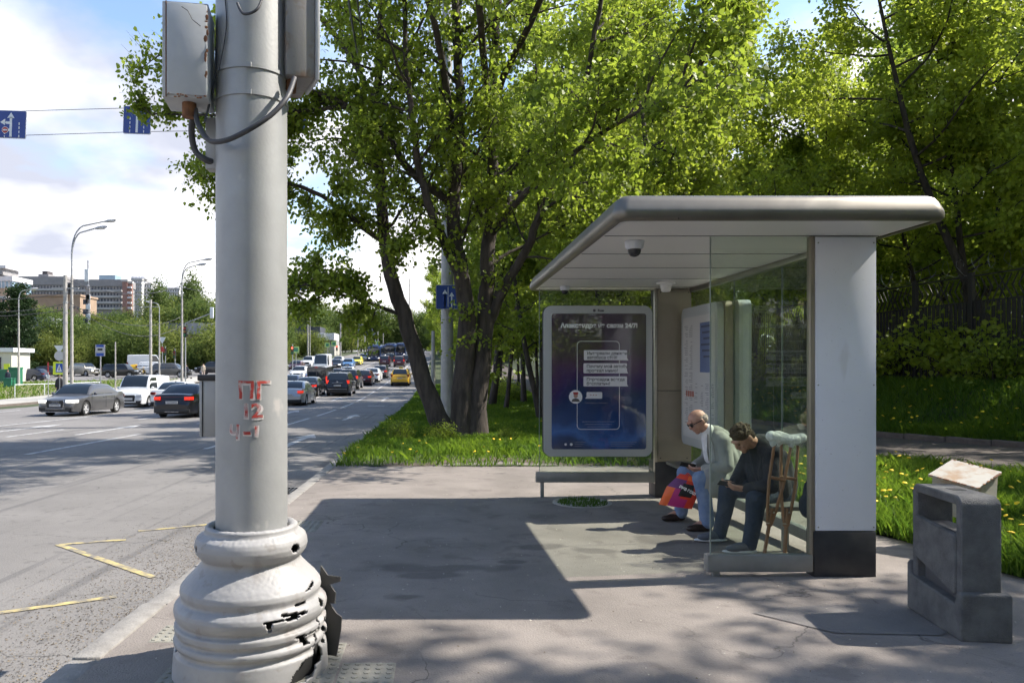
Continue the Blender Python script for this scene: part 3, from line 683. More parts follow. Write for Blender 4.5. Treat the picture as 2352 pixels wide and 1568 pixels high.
MB().prism([(x - .055, z - .062), (x + .055, z - .062), (x + .04, z - .03), (x + .01, z - .018), (x - .01, z - .018), (x - .04, z - .03)], YA - .0095, YA - .0075, axis='y').build('avatar_jacket', mat('print_jacket', (.09, .07, .09), .5), av)
MB().prism([(x - .03, z + .03), (x + .03, z + .03), (x + .032, z + .06), (x - .032, z + .06)], YA - .011, YA - .0095, axis='y').build('avatar_cap', mat('print_red', (.35, .03, .04), .5), av)
T(1370, 925, 'Александра печатает...', .026, mat('print_grey', (.22, .22, .28), .5))
for i, wd in enumerate((74, 62, 50)):
    x0, z = pa(1374 - wd / 2, 968 + i * 6); x1 = pa(1374 + wd / 2, 0)[0]
    rr_ = random.Random(i); bb = MB(); xx = x0
    while xx < x1: L = rr_.uniform(.01, .035); bb.box(xx, min(xx + L, x1), YA - .0045, YA - .004, z - .004, z + .004); xx += L + .008
    bb.build('small_print', mat('print_faint', (.20, .23, .36), .5), po)
for x_, z_, r_ in ((1299, 1020, .016), (1312, 1020, .018)):
    x, z = pa(x_, z_); MB().lathe([(0, 0), (r_, 0), (r_, .001), (0, .001)], 14, M=Matrix.Translation((x, YA - .0045, z)) @ Matrix.Rotation(rad(90), 4, 'X')).build('round_emblem', bub, po)
bb = MB()
for i in range(3):
    for j, (a, c) in enumerate(((1320, 1345), (1402, 1462))):
        x0, z = pa(a, 1015 + i * 4.5); x1, _ = pa(c - i * 5, 0); bb.box(x0, x1, YA - .0045, YA - .004, z - .003, z + .003)
bb.build('small_print', mat('print_faint2', (.16, .17, .24), .5), po)
MB().prism(rrect(xp0 - .004, xp1 + .004, zp0 - .004, zp1 + .004, .032, 5), YA - .014, YA - .012, axis='y').build('cover_glass', glass_mat('poster_glass', (.97, .98, .99), .02), ad)
# ---------------------------------------------------------------- route map box on the back wall
mp_ = thing('route_map_box', 'rounded grey route map box with timetable sheet on the back glass wall', 'map panel', (0, 0, 0))
ym0, ym1, zm0, zm1 = 8.18, 9.40, .52, 2.21
xm = 3.07
MB().prism([(a, b_) for a, b_ in rrect(ym0, ym1, zm0, zm1, .09, 6)], xm, xm + .07, axis='x').build('box_body', M['frame_white'], mp_, smooth=30)
MB().prism([(a, b_) for a, b_ in rrect(ym0 - .02, ym1 + .02, zm0, zm1 + .01, .09, 6)], xm + .075, xm + .165, axis='x').build('box_back', M['tan_panel'], mp_, smooth=30)
MB().prism([(a, b_) for a, b_ in rrect(ym0 - .12, ym1, zm0, zm1 + .01, .07, 6)], XB + .016, XB + .15, axis='x').build('outer_box', M['frame_white'], mp_, smooth=30)
sheet = MB().prism([(a, b_) for a, b_ in rrect(ym0 + .07, ym1 - .07, zm0 + .1, zm1 - .12, .02, 3)], xm - .003, xm - .001, axis='x').build('map_sheet', mat('map_paper', (.50, .49, .48), .3), mp_)
b = MB(); r = random.Random(8)
def fx(y0, y1, z0, z1, bb): bb.box(xm - .005, xm - .004, y0, y1, z0, z1)
for yc in (9.22, 9.05, 8.88):      # columns of text lines (far = left)
    z = 1.98 if yc > 9.0 else 1.30
    while z > .75:
        if r.random() < .75: fx(yc - .07, yc - .07 + r.uniform(.05, .13), z, z + .006, b)
        z -= .022
for yc in (8.68, 8.5, 8.34):
    z = 1.28
    while z > .72:
        if r.random() < .7: fx(yc - .06, yc - .06 + r.uniform(.04, .11), z, z + .006, b)
        z -= .02
b.build('map_text', mat('map_ink', (.16, .16, .17), .5), sheet)
b = MB(); fx(8.36, 8.72, 1.42, 2.0, b); b.build('map_blue_field', mat('map_blue', (.10, .14, .27), .4), sheet)
b = MB()
for i in range(6): fx(8.40, 8.68 - (i % 3) * .04, 1.94 - i * .07, 1.965 - i * .07, b)
for o_ in b.v: pass
b.v = [(x - .0015, y, z) for x, y, z in b.v]; b.build('map_heading', mat('map_ink2', (.06, .07, .12), .5), sheet)
b = MB()
for i in range(4): fx(9.16 - i * .075, 9.21 - i * .075, 1.12, 1.19, b)
b.build('route_number_tile', mat('map_red', (.35, .08, .04), .5), sheet)
# ================================================================ LEFT FOREGROUND POLE
PXC, PYC = -.985, 3.88
po_ = thing('lighting_pole', 'thick grey metal pole with broken white cast base and red painted letters', 'pole', (PXC, PYC, zpave(PYC)))
g0 = zpave(PYC)
MB().lathe([(.185, 0), (.1835, .8), (.1825, 2.3), (.182, 4.2), (.178, 8.5)], 48).build('shaft', M['pole'], po_, smooth=180)
# cast base with broken holes
prf = [(.395, -.02), (.395, .02), (.39, .1), (.386, .135), (.372, .15), (.372, .165), (.387, .178), (.389, .195), (.384, .205), (.371, .214), (.371, .226), (.384, .24), (.385, .262), (.384, .27), (.366, .28), (.366, .292),
       (.378, .305), (.386, .325), (.389, .345), (.384, .365), (.370, .382), (.355, .392), (.351, .402), (.354, .415), (.359, .432), (.355, .455), (.335, .482), (.305, .512), (.272, .545), (.254, .568), (.249, .582), (.253, .594),
       (.268, .606), (.281, .626), (.288, .652), (.285, .678), (.276, .70), (.255, .715), (.24, .722), (.236, .735), (.236, .748), (.228, .755), (.215, .757), (.2, .75), (.19, .738)]
# refine
pts = []
for (r0, z0), (r1, z1) in zip(prf[:-1], prf[1:]):
    k = max(1, int(math.hypot(r1 - r0, z1 - z0) / .0065))
    for i in range(k): pts.append((r0 + (r1 - r0) * i / k, z0 + (z1 - z0) * i / k))
pts.append(prf[-1])
n = 340; bm = bmesh.new(); grid = []
from mathutils import noise as mnoise
for r, z in pts:
    row = []
    for k in range(n):
        a_ = 2 * math.pi * (k + .9 * mnoise.noise(Vector((k * .35, z * 160, 1.)))) / n; row.append(bm.verts.new((r * math.cos(a_), r * math.sin(a_), z + .0028 * mnoise.noise(Vector((k * .3, z * 150, 9.))))))
    grid.append(row)
def hole(a, z):
    """a: angle in degrees from the camera-facing direction towards +X"""
    nz_ = mnoise.noise(Vector((a * .05, z * 14, 3.1))) * .5 + mnoise.noise(Vector((a * .18, z * 45, 7.7))) * .28
    def blob(ac, zc, ra, rz): return 1 - math.hypot((a - ac) / ra, (z - zc) / rz)
    def bar(a0, z0_, a1, z1_, w):
        vx, vz = (a1 - a0), (z1_ - z0_) * 400; L = vx * vx + vz * vz; t = max(0, min(1, ((a - a0) * vx + (z - z0_) * 400 * vz) / L))
        return 1 - math.hypot(a - a0 - t * vx, (z - z0_) * 400 - t * vz) / w
    v = max(bar(50, .115, 33, .045, 7), blob(43, .075, 15, .062), blob(58, .11, 10, .055), bar(10, .352, 22, .35, 3.), bar(12, .355, 13, .30, 2.4), bar(24, .375, 42, .36, 4), blob(30, .35, 8, .018), bar(38, .395, 47, .40, 2.4), bar(58, .24, 36, .245, 4.5),
            bar(40, .235, 44, .20, 4), blob(66, .36, 6, .03), bar(50, .45, 62, .47, 3), blob(75, .2, 8, .1), bar(52, .17, 64, .30, 2.0), blob(50, .655, 9, .03) * .9, blob(-72, .655, 5, .022), blob(-80, .16, 5, .02))
    return v + nz_ * .6 > .2
for i in range(len(grid) - 1):
    for k in range(n):
        a = math.degrees(2 * math.pi * (k + .5) / n) + 90          # -Y direction -> 0
        a = (a - 14 + 180) % 360 - 180
        z = (pts[i][1] + pts[i + 1][1]) / 2
        if -95 < a < 95 and hole(a, z): continue
        bm.faces.new((grid[i][k], grid[i][(k + 1) % n], grid[i + 1][(k + 1) % n], grid[i + 1][k]))
loose = [v_ for v_ in bm.verts if not v_.link_faces]; bmesh.ops.delete(bm, geom=loose, context='VERTS')
bmesh.ops.recalc_face_normals(bm, faces=bm.faces)
me = bpy.data.meshes.new('cast_base'); bm.to_mesh(me); bm.free(); me.materials.append(M['base_paint']); me.shade_smooth()
cb = ob('cast_base', me, po_); sd = cb.modifiers.new('s', 'SOLIDIFY'); sd.thickness = .012; sd.offset = -1
MB().lathe([(.340, 0), (.340, .4), (.22, .56), (.22, .6)], 40).build('hollow_shade_liner', M['dark'], po_, smooth=60)  # black liner painting in the shade of the hollow behind the holes
# hanging broken shards on the far right side
sh_ = MB()
def plate(pts, th=.012):
    sh_.prism(pts, 0, th, axis='y', M=Matrix.Translation((.36, .12, 0)) @ Matrix.Rotation(rad(-14), 4, 'Z'))
plate([(.0, .30), (.06, .30), (.065, .36), (.03, .40), (.09, .42), (.095, .445), (.02, .45), (-.02, .5), (-.03, .4)])
plate([(.0, .02), (.07, .02), (.095, .16), (.10, .23), (.07, .25), (.02, .31), (-.02, .3)])
sh_.build('broken_cover_shard', mat('shard_dark', (.05, .048, .046), .6), po_)
# red letters wrapped round the shaft
def wrap_text(txt, size, px, py, m, bold, name, dr, sx=1.0, rot=0):
    me = text_mesh(txt, size, bold, extrude=0)
    bm = bmesh.new(); bm.from_mesh(me); bmesh.ops.triangulate(bm, faces=bm.faces[:])
    bmesh.ops.subdivide_edges(bm, edges=[e for e in bm.edges if e.calc_length() > .02], cuts=2); bm.to_mesh(me); bm.free()
    k = (PYC - .18) / F; xc = (px - 1010) * k - PXC; zc = EYE - (py - 839) * k - g0
    cr, sr = math.cos(rad(rot)), math.sin(rad(rot))
    view = math.atan2(PXC, PYC)      # camera direction seen from the pole
    for v_ in me.vertices:
        x, z = (v_.co.x * cr - v_.co.y * sr) * sx, v_.co.x * sr + v_.co.y * cr
        jx = mnoise.noise(Vector((x * 18, z * 18, size * 9 + px))) * .006; jz = mnoise.noise(Vector((x * 18, z * 18, 5 + py))) * .006
        ux = max(-.17, min(.17, x + xc + jx)); th = math.asin(ux / .1835)
        r_ = .1835 + dr; v_.co = (r_ * math.sin(th), -r_ * math.cos(th), z + zc + jz)
    me.materials.clear(); me.materials.append(m); return ob(name, me, po_)
for t_, s_, x_, y_, sx_, ro in (('ПГ', .115, 581, 898, 1.0, 0), ('12', .10, 577, 945, 1.05, 0), ('Ч', .095, 538, 994, .9, -4), ('-', .11, 567, 990, 1.2, 0), ('1', .072, 587, 991, 1.1, 0)):
    wrap_text(t_, s_, x_ + 1, y_ + 2, M['pale_paint'], .006, 'letter_underpaint', .0022, sx_, ro)
    wrap_text(t_, s_, x_, y_, M['red_paint'], .0022, 'painted_letter', .0036, sx_, ro)
# clamp bands
for py in (150, 212):
    z = EYE - (py - 839) / F * (PYC - .18) - g0
    MB().lathe([(.184, z - .009), (.1885, z - .009), (.1885, z + .009), (.184, z + .009)], 48).box(.02, .045, -.196, -.18, z - .012, z + .012).build('clamp_band', M['pole'], po_, smooth=40)
# conduit channel on the left flank
def LZ(py, y=3.8): return EYE - (py - 839) / F * y
MB().rbox(-.235, -.165, -.03, .05, LZ(382) - g0, LZ(262) - g0, .006).build('conduit_channel', M['pole'], po_, smooth=40)
# left switch box
bx = thing('switch_box', 'white painted rusty metal switch box strapped to the left of the pole', 'electrical box', (PX(428, 3.66), 3.66, LZ(225, 3.66)), rad(9))
hz_ = LZ(5, 3.66) - LZ(225, 3.66)
MB().rbox(-.115, .105, -.0, .22, 0, hz_, .006).build('box_body', M['box_paint'], bx, smooth=40)
MB().rbox(-.092, .10, -.008, .0, .012, hz_ - .012, .004).build('box_door', M['box_paint'], bx, smooth=40)
b = MB(); r = random.Random(1)
for i in range(30):
    z = r.uniform(.01, hz_ - .02) if i % 2 else r.uniform(.0, .02); x = (.098 + r.uniform(-.008, .004)) if i % 2 else r.uniform(-.1, .1)
    b.ell((x, -.0085, z), (r.uniform(.003, .010), .0015, r.uniform(.004, .02) if i % 2 else .004), 7)
b.box(-.098, -.0935, -.004, .0, .0, hz_).build('rust_edge', M['rust'], bx)
MB().tube([(0, .08, 0), (.0, .08, -.07)], .035, 12).build('cable_gland', M['rust'], bx)
MB().tube([(-.02, -.012, hz_ - .03), (.01, -.016, hz_ - .05), (.03, -.014, hz_ - .09), (.07, -.012, hz_ - .12)], .002, 5).build('twisted_wire', M['cable'], bx)
# right junction box
bx2 = thing('junction_box', 'tall rust stained grey junction box hung on the right of the pole', 'electrical box', (PX(688, 3.85), 3.85, LZ(180, 3.85)), rad(24))
MB().rbox(-.075, .075, -.03, .3, 0, 1.2, .006).build('box_body', M['box_grey'], bx2, smooth=40)
MB().rbox(.077, .095, -.045, .2, -.01, 1.2, .004).build('box_door', M['box_paint'], bx2, smooth=40)
MB().rbox(.097, .115, .02, .26, .09, 1.2, .004).build('side_plate', M['box_paint'], bx2, smooth=40)
MB().tube([(-.03, .05, 0), (-.035, .05, -.06)], .028, 12).build('cable_gland', M['rust'], bx2)
# grey cabinet behind the pole, at hip height
bx3 = thing('meter_cabinet', 'narrow dark topped grey cabinet fixed behind the pole at waist height', 'electrical box', (PX(498, 4.2), 4.2, LZ(998, 4.2)), 0)
hh = LZ(862, 4.2) - LZ(998, 4.2)
MB().rbox(-.062, .12, -.12, .12, 0, hh, .008).build('box_body', M['pole'], bx3, smooth=40)
MB().rbox(-.07, .125, -.13, .125, hh - .028, hh + .006, .006).build('box_lid', M['black_metal'], bx3, smooth=40)
MB().box(-.045, -.04, -.124, -.118, 0.0, hh - .03).build('door_gap', M['dark'], bx3)
# cables
def cable(name, label, pts, r):
    # pts: (px, py, Y); smooth with Catmull-Rom
    q = [P(a, b_, y) for a, b_, y in pts]; q = [q[0]] + q + [q[-1]]; out = []
    for i in range(1, len(q) - 2):
        for t in np.linspace(0, 1, 8, endpoint=False):
            a, b_, c, d = q[i - 1], q[i], q[i + 1], q[i + 2]
            out.append(.5 * ((2 * b_) + (c - a) * t + (2 * a - 5 * b_ + 4 * c - d) * t * t + (3 * b_ - a - 3 * c + d) * t ** 3))
    out.append(q[-2]); o = MB().tube(out, r, 8).build(name, M['cable'], smooth=60); tag(o, label, 'cable', None); return o
cable('thick_cable', 'thick black cable sagging across the pole between the two boxes', [(448, 250, 3.74), (455, 285, 3.72), (480, 322, 3.68), (520, 322, 3.62), (575, 296, 3.60), (625, 262, 3.63), (660, 222, 3.68), (676, 180, 3.8)], .0135)
cable('thick_cable', 'black corrugated cable looping down into the channel left of the pole', [(446, 248, 3.78), (440, 300, 3.82), (448, 345, 3.84), (470, 366, 3.84), (488, 372, 3.86)], .017)
cable('thin_cable', 'thin black cable running down the left side of the pole behind the box', [(505, -20, 3.78), (498, 90, 3.78), (492, 190, 3.77), (478, 250, 3.75), (470, 280, 3.73)], .006)
cable('thin_cable', 'pale thin wire hanging beside the upper left of the pole', [(515, -20, 3.72), (520, 60, 3.71), (505, 150, 3.72), (490, 215, 3.74)], .003)
cable('cable_hoop', 'short grey cable hoop curving round the top of the pole', [(545, 8, 3.68), (560, 32, 3.66), (590, 22, 3.66), (605, -12, 3.70)], .007)
# ================================================================ BIN (right foreground)
bn = thing('litter_bin', 'dark grey concrete litter bin with arched hood and hinged side door', 'litter bin', (3.145, 4.29, zpave(4.5)), rad(-7.5))
# arch shell: inverted U in the YZ plane, extruded along X
def ushape(y0, y1, z0, z1, r, th, n=6):
    out = [(y0, z0)] + [(a, b_) for a, b_ in [(y0 + r - r * math.cos(rad(90 * i / n)), z1 - r + r * math.sin(rad(90 * i / n))) for i in range(n + 1)]]
    out += [(y1 - r + r * math.sin(rad(90 * i / n)), z1 - r + r * math.cos(rad(90 * i / n))) for i in range(n + 1)] + [(y1, z0)]
    r2 = max(.01, r - th); i_ = [(y1 - th, z0)] + [(y1 - th - r2 + r2 * math.cos(rad(90 * i / n)), z1 - th - r2 + r2 * math.sin(rad(90 * i / n))) for i in range(n + 1)]
    i_ += [(y0 + th + r2 - r2 * math.sin(rad(90 * i / n)), z1 - th - r2 + r2 * math.cos(rad(90 * i / n))) for i in range(n + 1)] + [(y0 + th, z0)]
    return out, i_
o_, i_ = ushape(0, .56, .05, .83, .06, .055)
w0, w1 = -.115, .105
def shellX(x, pts): return [(x, a, b_) for a, b_ in pts]
no, ni = len(o_), len(i_); b = MB()
ri = i_[::-1]
vs = shellX(w0, o_) + shellX(w0, ri) + shellX(w1, o_) + shellX(w1, ri); fs = []
for k in range(no - 1):
    fs += [(k, k + 1, no + k + 1, no + k), (2 * no + k, 3 * no + k, 3 * no + k + 1, 2 * no + k + 1), (k, 2 * no + k, 2 * no + k + 1, k + 1), (no + k, no + k + 1, 3 * no + k + 1, 3 * no + k)]
b.add(vs, fs); hood = b.build('hood', M['concrete_dark'], bn, smooth=40)
hood.modifiers.new('b', 'BEVEL').width = .008
MB().box(-.03, .05, .25, .33, .8302, .832).build('ash_slot', M['dark'], hood)
# side door (towards the road) and far side wall
MB().prism([(.055, .245), (.50, .36), (.52, .37), (.52, .60), (.50, .63), (.06, .60), (.04, .58), (.04, .26)], w0 - .012, w0 + .03, axis='x').build('side_door', M['concrete_dark'], bn, smooth=40).modifiers.new('b', 'BEVEL').width = .008
MB().rbox(w1 - .03, w1 - .002, .056, .504, .05, .50, .005).build('far_side_wall', M['concrete_dark'], bn, smooth=40)
MB().rbox(w0 + .04, w1 - .035, .07, .49, .08, .60, .01).build('liner', mat('liner_metal', (.10, .10, .11), .5, metal=.4), bn)
# stepped foot, higher at the front
b = MB(); b.prism([(-.045, 0), (.585, 0), (.585, .30), (.56, .33), (.55, .235), (.03, .20), (.0, .285), (-.045, .28)], w0 - .024, w1 + .035, axis='x')
ft = b.build('foot', M['concrete_dark'], bn, smooth=40); mo = ft.modifiers.new('b', 'BEVEL'); mo.width = .015; mo.segments = 3
# tilted white rusty box behind
wb = thing('rusty_white_box', 'white rusty metal box tilted over in the grass behind the bin', 'metal box', (4.75, 6.75, zpave(6.7)), rad(28))
R_ = Matrix.Rotation(rad(-16), 4, 'Y') @ Matrix.Rotation(rad(10), 4, 'X')
MB().rbox(-.16, .20, -.18, .18, .36, .70, .008, M=R_).build('box_body', M['worn_white'], wb)
MB().rbox(-.19, .215, -.2, .2, .70, .725, .004, M=R_).build('box_lid', M['worn_white'], wb)
b = MB()
for i in range(40):
    r = random.Random(i); e = r.choice([0, 1]); t = r.uniform(-.2, .2)
    b.ell(R_ @ Vector((t, -.2, .72) if e else (-.19 + .40 * (i % 4 == 1), t, .722)), (.018, .012, .006), 7)
b.build('rust_edge', M['rust'], wb)
MB().tube([R_ @ Vector((.02, 0, .36)), Vector((.02, .0, -.05))], .03, 8).build('stake', M['rust'], wb)
# small concrete stub in the grass
st = MB().rbox(-.07, .07, -.07, .07, -.05, .24, .015).build('concrete_stub', M['concrete'], loc=(4.95, 6.1, zpave(6.1)))
tag(st, 'short pale concrete stub in the grass right of the bin', 'bollard')
# ================================================================ PEOPLE
skin = mat('skin', (.46, .25, .17), .55, c2=(.40, .20, .13), scale=25)
skin2 = mat('skin_older', (.44, .26, .19), .55, c2=(.38, .19, .13), scale=18)
def cloth(name, c, c2=None): return mat(name, c, .9, c2=c2 or tuple(k * .75 for k in c), scale=14, bump=1.0, bscale=11)
def limb(mb, pts, rs, n=12):
    for i in range(len(pts) - 1): mb.cap(pts[i], pts[i + 1], rs[i], rs[i + 1], n)
def head_shapes(mb, M4, k=1.0, cheeks=1.0):
    """head facing local -X, crown up; M4 places it; origin at head centre"""
    R3 = M4.to_3x3()
    def e(c, r, R=None): mb.ell(M4 @ Vector(c), r, 16, M=R3 if R is None else R3 @ R)
    e((.008, 0, .035), (.098, .076, .085)); e((-.02, 0, .0), (.078, .068, .085))
    e((-.045, 0, -.045), (.052, .055 * cheeks, .058)); e((-.068, 0, -.088), (.028, .030, .022))        # jaw and chin
    e((-.088, 0, .038), (.022, .058, .016))                                              # brow
    e((-.106, 0, -.012), (.018, .013, .024)); e((-.095, 0, .010), (.014, .009, .028))      # nose
    e((-.092, 0, -.050), (.012, .024, .008)); e((-.090, 0, -.062), (.012, .021, .007))     # lips
    for s in (-1, 1):
        e((-.078, s * .038, -.022), (.018, .020, .020))                                  # cheek
        e((.012, s * .079, -.004), (.022, .009, .032)); e((.006, s * .078, -.03), (.01, .007, .012))  # ear
def hand(mb, wrist, d, pn, side, curl=.9, s=1.0):
    """d: direction towards fingers, pn: palm normal, side: +1/-1 thumb side"""
    d = Vector(d).normalized(); pn = Vector(pn); pn = (pn - d * pn.dot(d)).normalized(); u = d.cross(pn) * side
    w = Vector(wrist)
    for k in (-1.5, -.5, .5, 1.5): mb.cap(w + u * k * .011 * s, w + d * .085 * s + u * k * .018 * s, .015 * s, .0115 * s, 10)
    for k, L in zip((1.5, .5, -.5, -1.5), (.068, .078, .072, .056)):
        p = w + d * .085 * s + u * k * .0195 * s; a = 0; dd = d
        for j, fr in enumerate((.45, .32, .23)):
            a = curl * (.55 + .35 * j); dd = (d * math.cos(a) + pn * math.sin(a)).normalized(); q = p + dd * L * fr * s
            mb.cap(p, q, (.0095 - j * .0012) * s, (.0088 - j * .0012) * s, 8); p = q; d_ = dd
    p = w + d * .02 * s + u * .026 * s; q = p + (u * .75 + d * .6 + pn * .35).normalized() * .042 * s; mb.cap(p, q, .014 * s, .011 * s, 8)
    r_ = q + (d * .8 + pn * .5).normalized() * .03 * s; mb.cap(q, r_, .0105 * s, .0085 * s, 8)
def shoe(mb, heel, toe, h=.075, w=.045):
    heel = Vector(heel); toe = Vector(toe); d = (toe - heel).normalized(); u = Vector((-d.y, d.x, 0))
    R = Matrix((d, u, Vector((0, 0, 1)))).transposed()
    L = (toe - heel).length
    mb.ell(heel + d * .05 + Vector((0, 0, .05)), (.055, w * .85, .052), 14, M=R)
    mb.ell(heel + d * L * .48 + Vector((0, 0, .038)), (L * .34, w * .95, .045), 14, M=R)
    mb.ell(heel + d * L * .72 + Vector((0, 0, .030)), (L * .28, w * 1.05, .035), 14, M=R)
def eyes(M4, par, closed=False):
    b = MB(); R3 = M4.to_3x3()
    for s in (-1, 1): b.ell(M4 @ Vector((-.086, s * .032, .015)), (.012, .013, .007), 10, M=R3)
    b.build('eyes', mat('eye_dark', (.05, .035, .03), .3), par, smooth=180)
gz = zpave(7.6)
# ---- man 1: older bald man, light grey jacket, jeans
m1 = thing('person', 'older bald man in sunglasses, grey blazer and jeans sitting and looking at phone', 'person', (2.95, 7.65, gz))
def L1(v): return Vector(v) - Vector((2.95, 7.65, gz))
def mk(name, mb, vox, m, par, origin, sm=6):
    mb.v = [tuple(Vector(v) - origin) for v in mb.v]; return remesh(name, mb, vox, m, par, sm)
O1 = Vector((2.95, 7.65, gz))
H1 = Matrix.Translation((2.665, 7.63, .925)) @ Matrix.Rotation(rad(-34), 4, 'Y') @ Matrix.Rotation(rad(4), 4, 'Z')
hip = Vector((3.0, 7.65, .36)); chest = Vector((2.93, 7.65, .66)); nk = Vector((2.80, 7.64, .80)); hd = Vector((2.67, 7.63, .91))
shL, shR = Vector((2.86, 7.45, .72)), Vector((2.88, 7.84, .72))
elL, elR = Vector((2.86, 7.36, .50)), Vector((2.86, 7.93, .50))
wrL, wrR = Vector((2.66, 7.50, .45)), Vector((2.66, 7.76, .45))
hpL, hpR = Vector((3.0, 7.55, .36)), Vector((3.0, 7.76, .36))
knL, knR = Vector((2.62, 7.44, .36)), Vector((2.60, 7.86, .36))
anL, anR = Vector((2.68, 7.42, -.05)), Vector((2.58, 7.92, -.05))
b = MB(); head_shapes(b, H1); limb(b, [hd + Vector((.04, 0, -.04)), nk], [.055, .06]); limb(b, [nk, chest, hip], [.055, .12, .12])
limb(b, [chest, shL, elL, wrL], [.06, .05, .042, .026]); limb(b, [chest, shR, elR, wrR], [.06, .05, .042, .026])
limb(b, [hpL, knL, anL], [.08, .055, .038]); limb(b, [hpR, knR, anR], [.08, .055, .038])
for an, kx in ((anL, 0), (anR, 0)): b.cap(an, an + Vector((-.12, 0, -.06)), .035, .03)
hand(b, wrL, (-.9, .45, -.1), (.15, .5, .6), 1, 1.0); hand(b, wrR, (-.9, -.45, -.1), (.15, -.5, .6), -1, 1.0)
mk('body', b, .0062, skin2, m1, O1, 3)
b = MB(); J = Vector((-.0, 0, 0))
limb(b, [Vector((2.85, 7.645, .775)), shL], [.08, .088]); limb(b, [Vector((2.85, 7.645, .775)), shR], [.08, .088])
limb(b, [Vector((2.835, 7.645, .80)), Vector((2.87, 7.65, .755))], [.088, .13])
limb(b, [Vector((2.86, 7.65, .765)), Vector((2.95, 7.65, .64)), Vector((3.01, 7.65, .44)), Vector((3.0, 7.65, .34))], [.115, .165, .175, .17])
limb(b, [Vector((2.86, 7.50, .74)), Vector((2.93, 7.55, .55)), Vector((2.96, 7.53, .36))], [.085, .12, .12]); limb(b, [Vector((2.88, 7.80, .74)), Vector((2.93, 7.76, .55)), Vector((2.96, 7.77, .36))], [.085, .12, .12])
limb(b, [shL, elL, wrL + (elL - wrL) * .12], [.085, .066, .047]); limb(b, [shR, elR, wrR + (elR - wrR) * .12], [.085, .066, .047])
# coat skirt over the thighs
limb(b, [Vector((2.93, 7.5, .40)), Vector((2.70, 7.42, .385)), Vector((2.64, 7.40, .28))], [.10, .075, .045]); limb(b, [Vector((2.93, 7.8, .40)), Vector((2.72, 7.83, .39))], [.10, .075])
b.ell((2.74, 7.40, .30), (.10, .058, .13), 12); b.ell((2.80, 7.40, .34), (.10, .06, .12), 12)
jk = mat('blazer_grey', (.30, .30, .28), .95, c2=(.24, .24, .225), scale=120, bump=1.0, bscale=9)
mk('blazer', b, .011, jk, m1, O1, 5)
b = MB(); b.prism([(-.015, -.0), (.0, .012), (.06, .012), (.14, .01), (.14, -.006), (.05, -.02)], -.03, .03, axis='y', M=Matrix.Translation((2.70, 7.63, .73)) @ Matrix.Rotation(rad(60), 4, 'Y'))
b = MB(); limb(b, [Vector((2.765, 7.635, .83)), Vector((2.785, 7.64, .70)), Vector((2.80, 7.645, .55))], [.072, .078, .070]); mk('shirt', b, .009, cloth('shirt_white', (.72, .72, .72)), m1, O1, 3)
b = MB()
for s, sh0 in ((-1, 7.58), (1, 7.70)): b.add([(2.742, sh0 - .01, .80), (2.735, sh0 + s * .045, .80), (2.735, sh0 + s * .02, .62), (2.765, sh0 - s * .01, .52)], [(0, 1, 2, 3)])
b.v = [tuple(Vector(v) - O1) for v in b.v]; lp = b.build('lapel', jk, m1); lp.modifiers.new('s', 'SOLIDIFY').thickness = .008
for w_, e_ in ((wrL, elL), (wrR, elR)):
    b = MB(); d = (e_ - w_).normalized(); b.tube([w_ + d * .0 - O1, w_ + d * .035 - O1], [.034, .037], 14); b.build('cuff', cloth('cuff_white', (.7, .7, .7)), m1, smooth=60)
jean = mat('jeans_blue', (.12, .18, .30), .95, c2=(.19, .25, .37), scale=9, bump=.7, bscale=24)
b = MB()
for hp, kn, an in ((hpL, knL, anL), (hpR, knR, anR)): limb(b, [hp, kn, (kn + an) / 2 + Vector((.01, 0, 0)), an + Vector((0, 0, -.02))], [.105, .083, .074, .072]); 
b.ell((3.0, 7.65, .34), (.14, .19, .11), 14); mk('jeans', b, .010, jean, m1, O1, 4)
for an, tx in ((anL, -.27), (anR, -.27)):
    b = MB(); z = gz; shoe(b, (an.x + .05, an.y, z), (an.x + .05 + tx, an.y - .02, z)); mk('shoe', b, .008, mat('shoe_brown', (.030, .018, .014), .35), m1, O1, 2)
b = MB(); R3 = H1.to_3x3()       # thin white hair round the back
b.ell(H1 @ Vector((.045, 0, .005)), (.068, .080, .062), 16, M=R3); b.ell(H1 @ Vector((.02, 0, .03)), (.055, .081, .045), 16, M=R3); mk('hair', b, .006, mat('hair_white', (.45, .40, .36), .9, c2=(.30, .24, .2), scale=60, bump=.8, bscale=120), m1, O1, 2)
b = MB()
for s in (-1, 1):
    b.ell(H1 @ Vector((-.098, s * .034, .012)), (.010, .030, .022), 12, M=R3)
    b.tube([H1 @ Vector((-.095, s * .064, .02)), H1 @ Vector((-.04, s * .082, .016)), H1 @ Vector((.015, s * .086, .008))], .004, 6)
b.tube([H1 @ Vector((-.107, -.012, .02)), H1 @ Vector((-.107, .012, .02))], .003, 6)
b.v = [tuple(Vector(v) - O1) for v in b.v]; b.build('sunglasses', mat('lens_black', (.01, .01, .012), .1), m1, smooth=60)
